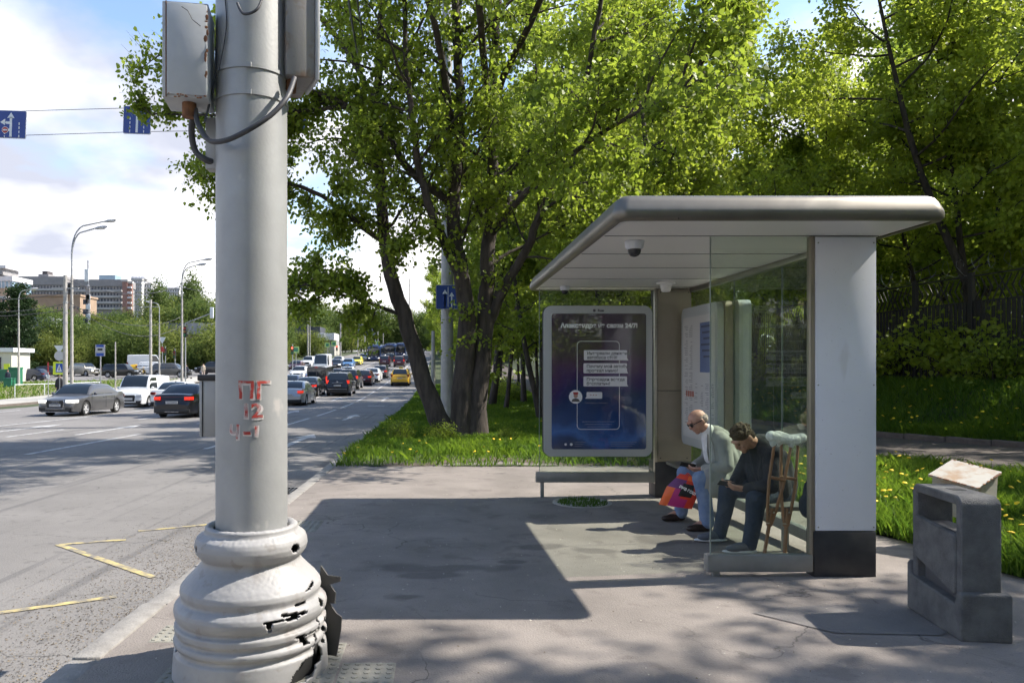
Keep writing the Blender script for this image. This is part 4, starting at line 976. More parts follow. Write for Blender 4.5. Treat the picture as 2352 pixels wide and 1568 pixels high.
# phone and carrier bag held by man 1
ph = MB().rbox(-.038, .038, -.075, .075, -.005, .005, .004).build('phone', M['dark'], loc=(2.555, 7.62, .475)); ph.rotation_euler = (rad(12), rad(35), rad(90)); tag(ph, 'black phone held by the older man in the blazer', 'phone')
bag = thing('carrier_bag', 'red, orange and purple chequered carrier bag with black label held by older man', 'bag', (2.40, 7.50, .09), rad(-14)); bag.scale = (.88, .88, .88); bag.rotation_euler = (0, rad(14), rad(-12))
bb = MB(); nxb, nzb = 16, 14
bagcols = [mat('bag_red', (.62, .045, .02), .5), mat('bag_orange', (.75, .13, .03), .5), mat('bag_purple', (.13, .03, .14), .5), mat('bag_magenta', (.40, .02, .16), .5)]
pat = [[1, 3, 3, 0], [1, 3, 0, 0], [2, 2, 0, 0], [0, 0, 1, 0]]
def bagpt(u, v_, s):
    wd = .36 * (1 - .45 * max(0, v_ - .55) / .45); x = (u - .5) * wd - .06 * (1 - v_) + .05; z = .36 * v_ - .05 * (1 - u) * (1 - v_)
    th = .045 * math.sin(math.pi * u) ** .6 * math.sin(math.pi * min(1, v_ * .9 + .08)) + .006
    th += .010 * mnoise.noise(Vector((u * 5, v_ * 5, s * 3)))
    return (x, -th if s < 0 else th, z)
for s in (-1, 1):
    vs = [bagpt(i / nxb, j / nzb, s) for j in range(nzb + 1) for i in range(nxb + 1)]
    o0 = len(bb.v); bb.v += vs
    for j in range(nzb):
        for i in range(nxb):
            k = o0 + j * (nxb + 1) + i; bb.f.append([k, k + 1, k + nxb + 2, k + nxb + 1]); bb.m.append(pat[min(3, int(j / nzb * 3.7))][min(3, int(i / nxb * 4))])
bb.build('bag_body', bagcols, bag, smooth=180)
b = MB(); vs = []; 
for j in range(9):
    for i in range(9): x, y_, z = bagpt(.42 + .40 * i / 8, .36 + .40 * j / 8, -1); vs.append((x, y_ - .003, z))
b.add(vs, [(j * 9 + i, j * 9 + i + 1, (j + 1) * 9 + i + 1, (j + 1) * 9 + i) for j in range(8) for i in range(8)]); lb_ = b.build('bag_label', mat('bag_black', (.012, .012, .014), .5), bag, smooth=180)
x, y_, z = bagpt(.62, .58, -1); text_obj('label_lettering', 'РИВ ГОШ', .043, Matrix.Translation((x, y_ - .012, z)) @ Matrix.Rotation(rad(12), 4, 'Y') @ FACE_Y, ink, lb_, .0012)
MB().tube([(.0, 0, .34), (.03, 0, .385), (.07, 0, .36)], .007, 8).tube([(.02, .01, .34), (.045, .01, .38), (.09, .01, .35)], .007, 8).build('bag_handle', bagcols[0], bag, smooth=60)
# ---- man 2: younger man, dark jacket, hunched over phone
gz2 = zpave(6.7); O2 = Vector((3.02, 6.72, gz2))
m2 = thing('person', 'younger curly haired man in black jacket hunched over his phone beside the crutches', 'person', O2)
H2 = Matrix.Translation((2.735, 6.66, .845)) @ Matrix.Rotation(rad(18), 4, 'Z') @ Matrix.Rotation(rad(-42), 4, 'Y')
hd = Vector((2.735, 6.66, .845)); nk = Vector((2.875, 6.70, .785)); chest = Vector((2.98, 6.72, .62)); hip = Vector((3.05, 6.74, .37))
shL, shR = Vector((2.93, 6.50, .72)), Vector((2.95, 6.93, .72)); elL, elR = Vector((2.87, 6.40, .46)), Vector((2.84, 7.0, .46))
wrL, wrR = Vector((2.69, 6.52, .415)), Vector((2.68, 6.76, .42)); hpL, hpR = Vector((3.05, 6.62, .36)), Vector((3.05, 6.87, .36))
knL, knR = Vector((2.76, 6.46, .34)), Vector((2.72, 6.98, .34)); anL, anR = Vector((2.72, 6.50, -.06)), Vector((2.62, 6.93, -.06))
b = MB(); head_shapes(b, H2, cheeks=1.1); limb(b, [hd + Vector((.05, 0, -.02)), nk], [.058, .065]); limb(b, [nk, chest, hip], [.06, .12, .12])
limb(b, [chest, shL, elL, wrL], [.06, .05, .042, .028]); limb(b, [chest, shR, elR, wrR], [.06, .05, .042, .028])
limb(b, [hpL, knL, anL], [.08, .055, .038]); limb(b, [hpR, knR, anR], [.08, .055, .038])
for an in (anL, anR): b.cap(an, an + Vector((-.12, 0, -.06)), .035, .03)
hand(b, wrL, (-.9, .35, .05), (.15, .5, .6), 1, 1.0, 1.08); hand(b, wrR, (-.9, -.35, .05), (.15, -.5, .6), -1, 1.0, 1.08)
mk('body', b, .0062, skin, m2, O2, 3)
blk = cloth('jacket_black', (.022, .023, .028), (.014, .015, .02))
b = MB(); limb(b, [Vector((2.92, 6.71, .76)), Vector((3.0, 6.72, .62)), Vector((3.07, 6.73, .44)), Vector((3.06, 6.73, .34))], [.125, .175, .175, .17])
limb(b, [shL + Vector((0, .03, 0)), Vector((2.97, 6.6, .55)), Vector((3.0, 6.6, .4))], [.09, .13, .13]); limb(b, [shR - Vector((0, .03, 0)), Vector((2.97, 6.86, .55)), Vector((3.0, 6.86, .4))], [.09, .13, .13])
limb(b, [shL, elL, wrL + (elL - wrL) * .1], [.09, .07, .05]); limb(b, [shR, elR, wrR + (elR - wrR) * .1], [.09, .07, .05]); b.ell((2.93, 6.71, .80), (.085, .11, .06), 12); limb(b, [Vector((2.91, 6.70, .78)), shL], [.085, .095]); limb(b, [Vector((2.91, 6.70, .78)), shR], [.085, .095]); limb(b, [Vector((2.865, 6.695, .80)), Vector((2.95, 6.71, .74))], [.078, .15])
mk('jacket', b, .011, blk, m2, O2, 4)
dj = mat('jeans_dark', (.018, .028, .05), .95, c2=(.028, .04, .065), scale=9, bump=.7, bscale=24)
b = MB()
for hp, kn, an in ((hpL, knL, anL), (hpR, knR, anR)): limb(b, [hp, kn, (kn + an) / 2 + Vector((.01, 0, 0)), an + Vector((0, 0, -.01))], [.11, .087, .074, .064])
b.ell((3.05, 6.74, .34), (.14, .2, .11), 14); mk('trousers', b, .010, dj, m2, O2, 4)
for an in (anL, anR):
    b = MB(); shoe(b, (an.x + .06, an.y, gz2 + .012), (an.x - .22, an.y - .03, gz2 + .012), w=.05); s_ = mk('shoe', b, .008, mat('trainer_grey', (.10, .11, .13), .8), m2, O2, 2)
    b = MB(); b.ell((an.x - .09, an.y - .015, gz2 + .015), (.16, .05, .018), 16); b.v = [tuple(Vector(v) - O2) for v in b.v]; b.build('shoe_sole', mat('sole_white', (.6, .6, .6), .7), m2, smooth=180)
b = MB(); R3 = H2.to_3x3(); r = random.Random(5)
b.ell(H2 @ Vector((.012, 0, .055)), (.102, .084, .078), 16, M=R3); b.ell(H2 @ Vector((.05, 0, .0)), (.06, .078, .07), 14, M=R3)
for k in range(90):
    a = r.uniform(0, 6.28); e = r.uniform(.1, 1.5); p = Vector((.012 + .100 * math.cos(a) * math.cos(e), .084 * math.sin(a) * math.cos(e), .060 + .078 * math.sin(e)))
    b.ell(H2 @ p, (r.uniform(.010, .020), r.uniform(.010, .016), r.uniform(.008, .016)), 6)
mk('hair', b, .006, mat('hair_brown', (.045, .028, .014), .8, c2=(.09, .055, .025), scale=40, bump=.9, bscale=90), m2, O2, 1)
b = MB()
for s in (-1, 1): b.ell(H2 @ Vector((-.092, s * .033, .036)), (.012, .022, .005), 8, M=R3); b.ell(H2 @ Vector((-.090, s * .031, .012)), (.008, .013, .005), 8, M=R3)
b.v = [tuple(Vector(v) - O2) for v in b.v]; b.build('eyebrows', mat('brow_brown', (.06, .035, .02), .9), m2, smooth=180)
ph = MB().rbox(-.038, .038, -.078, .078, -.005, .005, .004).build('phone', M['dark'], loc=(2.575, 6.63, .44)); ph.rotation_euler = (rad(10), rad(35), rad(90)); tag(ph, 'dark phone in the hands of the curly haired man', 'phone')
# ---- crutches leaning beside him
wood = mat('crutch_wood', (.20, .085, .03), .45, c2=(.26, .12, .045), scale=8, stretch=(1, 1, .15))
wrap = mat('cloth_wrap', (.72, .73, .71), .95, c2=(.42, .43, .42), scale=12, bump=.8, bscale=45)
def crutch(fx_, fy, tx_, ty, label):
    c = thing('crutch', label, 'crutch', (fx_, fy, zpave(fy)), 0, 'pair of wooden crutches leaning by the glass')
    f = Vector((0, 0, 0)); t = Vector((tx_ - fx_, ty - fy, 1.02)); up = t.normalized(); u = Vector((1, .0, 0)); u = (u - up * u.dot(up)).normalized()
    L = t.length
    def pt(s, k): return f + up * (L * s) + u * k
    for s in (-1, 1): MB().tube([pt(.28, s * .012), pt(.40, s * .035), pt(.62, s * .062), pt(.97, s * .072)], .0125, 10).build('upright', wood, c, smooth=60)
    MB().tube([pt(.0, 0), pt(.42, 0)], [.014, .016], 10).build('lower_post', wood, c, smooth=60)
    MB().tube([pt(.66, -.072), pt(.66, .072)], .015, 10).build('hand_grip', wood, c, smooth=60)
    MB().tube([pt(0, 0) - up * .0, pt(.03, 0)], .02, 10).build('rubber_tip', M['dark'], c, smooth=60)
    b = MB()
    for s, k, q in ((.30, -.012, 0), (.39, .012, 1)): b.ell(pt(s, k), (.02, .02, .008), 8)
    b.build('bolt', M['steel'], c)
    b = MB(); b.cap(pt(.985, -.105), pt(.978, .0), .048, .038); b.cap(pt(.978, 0), pt(1.0, .10), .038, .044); b.ell(pt(.945, -.085), (.03, .03, .05), 10); b.ell(pt(.955, .07), (.024, .03, .035), 10)
    remesh('arm_pad_wrap', b, .008, wrap, c, 3)
    return c
crutch(2.70, 6.18, 2.93, 6.30, 'wooden crutch with white wrapped arm pad, nearer the road of the pair')
crutch(2.84, 6.10, 3.02, 6.38, 'wooden crutch with white wrapped arm pad, nearer the pillar of the pair')
# dark backpack at the end of the bench
bp_ = thing('backpack', 'dark blue backpack leaning on the bench beside the white pillar', 'backpack', (3.10, 6.16, .27))
b = MB(); b.ell((0, 0, .13), (.07, .10, .17), 16); b.ell((-.05, 0, .06), (.05, .09, .10), 12); b.ell((.02, 0, .26), (.05, .07, .07), 12); remesh('bag_body', b, .01, cloth('backpack_blue', (.02, .028, .045)), bp_, 4)
MB().tube([(.0, -.03, .34), (-.02, .0, .39), (.0, .04, .34)], .01, 8).build('carry_loop', M['dark'], bp_, smooth=60)
# ================================================================ VEHICLES
def paintm(name, c, rough=.28, metal=.3): return mat(name, c, rough, metal, coat=.6)
PC = dict(grey=paintm('paint_grey', (.085, .085, .088)), white=paintm('paint_white', (.62, .63, .63), metal=0.), black=paintm('paint_black', (.008, .008, .010)), silver=paintm('paint_silver', (.34, .36, .38), metal=.6),
          navy=paintm('paint_navy', (.014, .020, .045)), blue=paintm('paint_blue', (.10, .22, .42)), dark=paintm('paint_charcoal', (.022, .023, .026)), taxi=paintm('paint_taxi', (.66, .38, .012), metal=0.), yellow=paintm('paint_yellow', (.70, .62, .08), metal=0.),
          brown=paintm('paint_brown', (.13, .10, .085)), maroon=paintm('paint_maroon', (.055, .012, .015)), cream=paintm('paint_cream', (.55, .50, .38), metal=0.), busblue=paintm('paint_bus', (.012, .035, .12)), champagne=paintm('paint_champagne', (.33, .31, .26), metal=.6))
cg = mat('car_glass', (.012, .016, .02), .04, spec=.9); cgb = mat('car_glass_blue', (.02, .03, .05), .03, spec=1.)
tyre = mat('tyre', (.014, .014, .014), .85); rimm = mat('rim_alloy', (.50, .50, .51), .35, metal=.25); trim = mat('car_trim', (.012, .012, .013), .6)
chrome = mat('chrome', (.55, .55, .56), .12, metal=1.); platem = mat('number_plate', (.5, .5, .5), .5); plin = mat('plate_ink', (.15, .15, .16), .6)
tl_on = mat('tail_light_lit', (.35, .01, .008), .25, emit=(1, .05, .02), es=.25); tl_off = mat('tail_light', (.16, .008, .008), .15)
hl_m = mat('headlight', (.55, .57, .6), .08, spec=1.); hl_on = mat('headlight_lit', (.8, .8, .8), .1, emit=(1, .97, .9), es=.5)
TYPES = dict(
 sedan=dict(L=4.85, W=1.84, H=1.46, gc=.20, R=.335, wf=1.48, wr=-1.40, top=[(-2.42, .62), (-2.38, .98), (-2.15, 1.04), (-1.7, 1.04), (-1.2, .97), (1.05, .95), (1.75, .86), (2.2, .74), (2.42, .55)], gh=(1.22, .38, -.85, -1.78), belt=.93),
 hatch=dict(L=4.25, W=1.78, H=1.50, gc=.19, R=.32, wf=1.33, wr=-1.25, top=[(-2.12, .62), (-2.1, .98), (-1.9, 1.02), (1.05, .96), (1.6, .88), (1.95, .76), (2.12, .56)], gh=(1.2, .42, -1.45, -2.0), belt=.95),
 wagon=dict(L=4.85, W=1.84, H=1.48, gc=.19, R=.335, wf=1.48, wr=-1.4, top=[(-2.42, .62), (-2.38, .98), (-2.2, 1.0), (1.05, .95), (1.75, .86), (2.2, .74), (2.42, .55)], gh=(1.22, .4, -1.75, -2.28), belt=.95),
 suv=dict(L=4.75, W=1.90, H=1.78, gc=.26, R=.375, wf=1.42, wr=-1.38, top=[(-2.37, .72), (-2.34, 1.08), (-2.15, 1.12), (1.1, 1.10), (1.8, 1.05), (2.25, .94), (2.37, .72)], gh=(1.2, .55, -1.8, -2.22), belt=1.10),
 smallvan=dict(L=4.4, W=1.80, H=1.83, gc=.2, R=.32, wf=1.38, wr=-1.28, top=[(-2.2, .7), (-2.18, 1.06), (1.35, 1.06), (1.75, .98), (2.1, .82), (2.2, .6)], gh=(1.5, .85, -2.05, -2.17), belt=1.04),
 van=dict(L=5.6, W=2.02, H=2.65, gc=.24, R=.35, wf=1.85, wr=-1.75, top=[(-2.8, .8), (-2.78, 1.2), (2.0, 1.2), (2.35, 1.12), (2.7, .95), (2.8, .68)], gh=(2.15, 1.45, -2.7, -2.77), belt=1.18))
_CM = {}
def car_meshes(tp):
    if tp in _CM: return _CM[tp]
    T_ = TYPES[tp]; L, Wd, H = T_['L'], T_['W'], T_['H']; h = L / 2; R = T_['R'] + .045
    ty = [a for a, _ in T_['top']]; tz = [b_ for _, b_ in T_['top']]
    def top(y): return float(np.interp(y, ty, tz))
    def hw(y):
        t = abs(y) / h; return Wd / 2 * (1 - .10 * t ** 5 - .05 * t ** 14)
    def zb(y):
        z = T_['gc'] + .06 * max(0, abs(y) / h - .8) * 5 * .5
        for wy in (T_['wf'], T_['wr']):
            d = abs(y - wy)
            if d < R: z = max(z, T_['R'] + math.sqrt(R * R - d * d))
        return z
    ys = sorted(set([round(-h + L * i / 40, 3) for i in range(41)] + [wy + s * R * math.cos(a) for wy in (T_['wf'], T_['wr']) for s in (-1, 1) for a in np.linspace(0, math.pi / 2, 7)] + [T_['wf'] - R - .01, T_['wf'] + R + .01, T_['wr'] - R - .01, T_['wr'] + R + .01]))
    ys = [y for y in ys if abs(y) <= h + 1e-6]
    def sec(y, inset=0.0, zlift=0.):
        w = hw(y) - inset; b0 = zb(y) + zlift; t = top(y) - zlift * .6; sh_ = min(t - .05, T_['belt'] - .06)
        b1 = max(b0 + .02, min(T_['gc'] + .2, sh_ - .05)) if b0 < T_['gc'] + .18 else b0 + .02
        return [(w * .965, b0), (w * .995, b1), (w, (b1 + sh_) / 2 + .02 if b1 < sh_ - .1 else b1 + .01), (w * .985, max(sh_, b1 + .02)), (w * .93, t - .012), (w * .55, t + .012), (0, t + .022)]
    secs = [(ys[0] - .035, sec(ys[0], .12, .07))] + [(y, sec(y)) for y in ys] + [(ys[-1] + .035, sec(ys[-1], .12, .07))]
    b = MB(); m = 13
    for y, s_ in secs:
        for x, z in s_: b.v.append((x, y, z))
        for x, z in s_[-2::-1]: b.v.append((-x, y, z))
    for i in range(len(secs) - 1):
        for k in range(m - 1): a = i * m + k; b.f.append([a, a + 1, a + m + 1, a + m]); b.m.append(0)
    b.f.append([k for k in range(m)]); b.m.append(0); b.f.append([(len(secs) - 1) * m + k for k in range(m)][::-1]); b.m.append(0)
    # greenhouse
    A, B, Cc, D = T_['gh']; bl = T_['belt']
    def groof(y):
        if y >= B: t = (A - y) / (A - B)
        elif y <= Cc: t = (y - D) / (Cc - D)
        else: return H - .03 * ((y - (B + Cc) / 2) / ((B - Cc) / 2)) ** 2 if True else H
        zc = H - .03
        return bl + (zc - bl) * math.sin(min(1, max(0, t)) * math.pi / 2) ** (1.0 if tp in ('sedan',) else .95)
    tum = .80 if tp not in ('van', 'smallvan') else .91
    def gsec(y):
        z = groof(y); f_ = (z - bl) / (H - bl); w0_ = hw(y) * .945; w1_ = Wd / 2 * (1 - (1 - tum) * f_) * .93; w1_ = min(w1_, w0_)
        return [(w0_, bl - .03), (w0_ + (w1_ - w0_) * .5 + .012, bl + (z - bl) * .5), (w1_, max(bl, z - .07 * f_ - .01)), (w1_ * .9, z - .012), (w1_ * .5, z + .012), (0, z + .018)]
    gy = sorted(set(list(np.linspace(D, Cc, 6)) + list(np.linspace(Cc, B, 9)) + list(np.linspace(B, A, 6))))
    o0 = len(b.v); gm = 11
    for y in gy:
        s_ = gsec(y)
        for x, z in s_: b.v.append((x, y, z))
        for x, z in s_[-2::-1]: b.v.append((-x, y, z))
    for i in range(len(gy) - 1):
        for k in range(gm - 1): a = o0 + i * gm + k; b.f.append([a, a + 1, a + gm + 1, a + gm]); b.m.append(0)
    body = b.mesh('car_body', None, 38); body.materials.append(None) if len(body.materials) == 0 else None
    # windscreen and rear window: follow the greenhouse surface, proud of it
    def glasspatch(ya, yb, name, wf_=.9, n=6, off=.008):
        g = MB(); rows = np.linspace(ya, yb, n)
        for y in rows:
            s_ = gsec(y); z = groof(y); w1_ = s_[3][0]; 
            for k in range(7):
                u = -1 + 2 * k / 6; x = u * w1_ * wf_ / .9; zz_ = z - .012 + .03 * (1 - u * u) * .95
                g.v.append((x, y + (off if ya > 0 else -off), zz_ + off))
        for i in range(n - 1):
            for k in range(6): a = i * 7 + k; g.f.append([a, a + 1, a + 8, a + 7]); g.m.append(0)
        return g.mesh(name, cg, 180)
    parts = dict(body=body)
    parts['windscreen'] = glasspatch(A - .06, B + .04, 'windscreen', .90)
    if tp not in ('van', 'smallvan'): parts['rear_window'] = glasspatch(D + .05, Cc - .03, 'rear_window', .84)
    else: parts['rear_window'] = MB().box(-Wd * .36, -.03, D - .03, D - .012, bl + .15, bl + (H - bl) * .75).box(.03, Wd * .36, D - .03, D - .012, bl + .15, bl + (H - bl) * .75).mesh('rear_window', cg)
    def sidewin(y0, y1, s):
        g = MB(); n = 5
        for y in np.linspace(y0, y1, n):
            s_ = gsec(y); z0_ = bl + .035; zt = max(z0_ + .01, s_[2][1] - .035)
            for t in (0, .5, 1):
                z = z0_ + (zt - z0_) * t; f_ = (z - (bl - .03)) / max(.01, s_[2][1] - (bl - .03)); x = s_[0][0] + (s_[2][0] - s_[0][0]) * f_ + .012 * (1 - abs(2 * f_ - 1)) + .006
                g.v.append((s * x, y, z))
        for i in range(n - 1):
            for k in range(2): a = i * 3 + k; g.f.append([a, a + 1, a + 4, a + 3]); g.m.append(0)
        return g.mesh('side_window', cg, 180)
    mid = (B + Cc) / 2 - .05
    if tp in ('van', 'smallvan'): wins = [(B - .75, A - .25)]
    elif tp == 'sedan': wins = [(mid + .03, A - .32), (Cc - .18, mid - .03)]
    else: wins = [(mid + .15, A - .3), (Cc + .42, mid + .09), (D + .2, Cc + .34)]
    parts['side'] = [sidewin(a, c_, s) for s in (-1, 1) for a, c_ in wins]
    # underside, arches
    parts['underbody'] = MB().box(-Wd * .40, Wd * .40, -h + .12, h - .12, T_['gc'] - .02, T_['gc'] + .35).box(-Wd * .47, Wd * .47, T_['wr'] - R * .9, T_['wr'] + R * .9, T_['R'] + .05, T_['R'] + .3).box(-Wd * .47, Wd * .47, T_['wf'] - R * .9, T_['wf'] + R * .9, T_['R'] + .05, T_['R'] + .3).mesh('underbody', trim)
    Rr = T_['R']; Mx = Matrix.Rotation(rad(90), 4, 'Y')
    parts['tyre'] = MB().lathe([(Rr * .66, -.105), (Rr * .93, -.108), (Rr, -.08), (Rr, .08), (Rr * .93, .108), (Rr * .66, .105), (Rr * .62, .05), (Rr * .62, -.05), (Rr * .66, -.105)], 24, M=Mx).mesh('wheel', tyre, 40)
    rb = MB().lathe([(Rr * .67, -.06), (Rr * .67, .1), (Rr * .62, .104), (Rr * .60, .08), (Rr * .60, -.05)], 24, M=Mx)
    for k in range(5):
        a = 2 * math.pi * k / 5; Q = Mx @ Matrix.Rotation(a, 4, 'Z')
        rb.box(.0, Rr * .62, -.035, .035, .055, .085, M=Q)
    rb.lathe([(0, .09), (.05, .09), (.055, .06)], 12, M=Mx); parts['rim'] = rb.mesh('rim', rimm, 40)
    parts['rimback'] = MB().lathe([(0, .02), (Rr * .6, .02)], 16, M=Mx).mesh('brake_disc', trim)
    # lights
    w = Wd / 2; bz = T_['belt']
    def wrap_light(s, end, z0, z1, inner, depth=.34):
        e = -1 if end == 'rear' else 1; yE = e * (h + .04)
        pts = [(s * inner * w, yE), (s * .84 * w, yE - e * .008), (s * (hw(h * .96) + .008), yE - e * .13), (s * (hw(h - depth) + .008), yE - e * depth), (s * w * .7, yE - e * depth), (s * inner * w, yE - e * .12)]
        if s * e > 0: pts = pts[::-1]
        return MB().prism(pts, z0, z1)
    if tp in ('sedan', 'hatch', 'wagon'): zt0, zt1, inn = bz - .15, bz - .01, .58
    elif tp == 'suv': zt0, zt1, inn = bz - .12, bz + .12, .80
    else: zt0, zt1, inn = bz - .15, bz + .35, .86
    parts['tail'] = [wrap_light(s, 'rear', zt0, zt1, inn, .24).mesh('tail_light', tl_off) for s in (-1, 1)]
    zf = .62 if tp != 'suv' else .80; zf = .78 if tp == 'van' else zf
    parts['head'] = [wrap_light(s, 'front', zf, zf + .13, .52, .36).mesh('headlight', hl_m) for s in (-1, 1)]
    parts['grille'] = MB().prism([(-.36, zf - .26), (.36, zf - .26), (.40, zf + .02), (.36, zf + .10), (-.36, zf + .10), (-.40, zf + .02)], h + .02, h + .048, axis='y').mesh('grille', trim)
    parts['intake'] = MB().box(-w * .8, -w * .5, h + .0, h + .045, T_['gc'] + .08, T_['gc'] + .2).box(w * .5, w * .8, h + .0, h + .045, T_['gc'] + .08, T_['gc'] + .2).box(-w * .7, w * .7, h - .05, h + .042, T_['gc'] + .03, T_['gc'] + .08).mesh('lower_intake', trim)
    zp = T_['gc'] + .25
    parts['front_plate'] = MB().rbox(-.26, .26, h + .05, h + .062, zp, zp + .11, .004, seg=1).mesh('number_plate', platem)
    zq = bz - .32 if tp == 'sedan' or tp == 'suv' else bz - .4
    zq = .62 if tp == 'sedan' else zq
    parts['rear_plate'] = MB().rbox(-.26, .26, -h - .058, -h - .045, zq, zq + .11, .004, seg=1).mesh('number_plate', platem)
    parts['bumper'] = MB().rbox(-w * .84, w * .84, -h - .05, -h + .1, T_['gc'] + .03, T_['gc'] + .20, .03).mesh('rear_bumper', trim, 40)
    parts['mirror'] = [MB().ell((s * (w + .09), A - .32, bz + .07), (.09, .06, .075), 10).box(s * w * .92 - .03, s * w * .92 + .08 * s + .03, A - .34, A - .29, bz + .01, bz + .05).mesh('mirror', None, 180) for s in (-1, 1)]
    for mm in parts['mirror']:
        if not mm.materials: mm.materials.append(None)
    sm = MB()
    for s in (-1, 1):
        for yy in ([A - .2, mid, Cc - .25] if tp not in ('van', 'smallvan') else [A - .2, B - .8]):
            sm.box(s * (hw(yy) * .999) - .004, s * (hw(yy) * .999) + .004, yy - .006, yy + .006, T_['gc'] + .12, bz - .06)
    parts['seam'] = sm.mesh('door_seam', trim)
    hb = MB()
    for s in (-1, 1):
        for yy in ([mid + .12, Cc - .08] if tp not in ('van', 'smallvan') else [B - .65]): hb.rbox(s * hw(yy) - .015, s * hw(yy) + .015, yy, yy + .17, bz - .14, bz - .115, .005, seg=1)
    parts['handle'] = hb.mesh('door_handle', chrome)
    parts['fin'] = MB().prism([(Cc + .05, groof(Cc + .05) + .01), (Cc + .22, groof(Cc + .22) + .01), (Cc + .07, groof(Cc) + .075)], -.015, .015, axis='x').mesh('aerial_fin', trim)
    _CM[tp] = parts; return parts
def car(tp, paint, x, y, rz, label, name=None, brake=False, near=False, on=None, z=None, extra=None, group='cars waiting and driving on the wide road', drl=False, cat=None):
    p = car_meshes(tp); T_ = TYPES[tp]
    nm = name or {'sedan': 'sedan_car', 'hatch': 'hatchback_car', 'wagon': 'estate_car', 'suv': 'suv_car', 'smallvan': 'small_van', 'van': 'white_van'}[tp]
    z_ = zroad(y) if z is None else z
    t = thing(nm, label, cat or ('van' if 'van' in tp else 'car'), (x, y, z_), rz, group)
    if z is None: 
        sl_ = math.atan((zroad(y + 1) - zroad(y - 1)) / 2); t.rotation_euler = (Matrix.Rotation(sl_, 4, 'X') @ Matrix.Rotation(rz, 4, 'Z')).to_euler()
    ob('body', p['body'], t, mat=PC[paint]); ob('windscreen', p['windscreen'], t); ob('rear_window', p['rear_window'], t)
    for m_ in p['side']: ob('side_window', m_, t)
    ob('underbody', p['underbody'], t)
    for wy in (T_['wf'], T_['wr']):
        for s in (-1, 1):
            wo = ob('wheel', p['tyre'], t, (s * (T_['W'] / 2 - .125), wy, T_['R']), (0, 0, 0 if s > 0 else math.pi)); ob('rim', p['rim'], wo); ob('brake_disc', p['rimback'], wo)
    for m_ in p['tail']: ob('tail_light', m_, t, mat=tl_on if brake else tl_off)
    for m_ in p['head']: ob('headlight', m_, t, mat=hl_on if drl else hl_m)
    ob('grille', p['grille'], t); ob('lower_intake', p['intake'], t); ob('number_plate', p['front_plate'], t); ob('number_plate', p['rear_plate'], t); ob('rear_bumper', p['bumper'], t)
    for m_ in p['mirror']: ob('mirror', m_, t, mat=PC[paint])
    ob('aerial_fin', p['fin'], t)
    if near: ob('door_seam', p['seam'], t); ob('door_handle', p['handle'], t)
    if brake:
        zt = T_['H'] - .09; A, B, Cc, D = T_['gh']
        MB().box(-.15, .15, Cc - .10, Cc - .03, zt - .0, zt + .03).build('high_brake_light', tl_on, t)
    if extra: extra(t, T_)
    return t
PI = math.pi
def plate_marks(t, T_, front=True):
    h = T_['L'] / 2; b = MB(); r = random.Random(3); zp = T_['gc'] + .25 if front else (.62 if T_['H'] < 1.6 else T_['belt'] - .32); y = h + .064 if front else -h - .060
    x = -.2
    while x < .2: b.box(x, x + .035, min(y, y + .001), max(y, y + .001), zp + .03, zp + .085); x += .055
    b.build('plate_character', plin, t)
def ex_grey(t, T_):
    plate_marks(t, T_); h = T_['L'] / 2; b = MB()
    for i in range(4):      # four interlinked rings on the grille
        cx_ = -.135 + .09 * i; pts = [(cx_ + .055 * math.cos(a), h + .053, .655 + .055 * math.sin(a)) for a in np.linspace(0, 2 * PI, 17)]; b.tube(pts, .008, 6)
    b.build('ring_emblem', chrome, t, smooth=60); b = MB(); pts = [(-.37, .37), (.37, .37), (.41, .64), (.37, .73), (-.37, .73), (-.41, .64), (-.37, .37)]; b.tube([(x, h + .05, z) for x, z in pts], .01, 6)
    b.build('grille_frame', chrome, t)
    MB().rbox(-.62, .62, h + .03, h + .052, .20, .225, .005, seg=1).build('bumper_strip', chrome, t)
def ex_black(t, T_):
    plate_marks(t, T_, False); h = T_['L'] / 2
    MB().box(-.45, .45, -h - .045, -h - .03, .905, .915).build('boot_light_bar', tl_off, t); MB().rbox(-.3, .3, -h - .055, -h - .04, .27, .29, .004, seg=1).build('exhaust_trim', chrome, t)
def ex_suv(t, T_):
    plate_marks(t, T_, False); h = T_['L'] / 2
    MB().rbox(-.42, .42, -h - .06, -h - .03, 1.02, 1.05, .006).build('tailgate_bar', chrome, t); MB().rbox(-.75, .75, -h - .06, -h - .03, .55, .575, .006).build('bumper_strip', chrome, t); MB().ell((0, -h - .045, 1.12), (.06, .01, .04), 12).build('oval_emblem', chrome, t)
    for s in (-1, 1): MB().tube([(s * .68, 1.0 - .3, 1.72), (s * .7, .2, 1.80), (s * .7, -1.3, 1.80), (s * .68, -1.8, 1.72)], .018, 8).build('roof_rail', chrome, t, smooth=60)
def ex_plain(t, T_): plate_marks(t, T_, False)
def ex_taxi(t, T_):
    plate_marks(t, T_, False); h = T_['L'] / 2; MB().rbox(-.2, .2, -.3, -.15, T_['H'] + .01, T_['H'] + .12, .02).build('taxi_sign', mat('sign_yellow', (.75, .55, .1), .5), t)
    MB().rbox(-.55, .55, -h - .055, -h - .02, .98, 1.02, .006).build('tail_spoiler_strip', trim, t)
car('sedan', 'grey', -17.0, 35.4, PI - .05, 'dark grey saloon with ring emblem and bright headlights coming towards the camera', near=True, extra=ex_grey, drl=True)
car('smallvan', 'white', -17.6, 44.0, PI, 'small white panel van following the dark grey saloon', near=True)
car('sedan', 'white', -15.0, 42.8, 0, 'white saloon seen from behind, left of the black saloon', near=True, brake=False)
car('sedan', 'black', -11.35, 34.0, -.03, 'glossy black fastback saloon with red lit tail lights', near=True, brake=True, extra=ex_black)
car('sedan', 'navy', PX(492, 57), 57, PI, 'dark blue saloon half hidden behind the big pole')
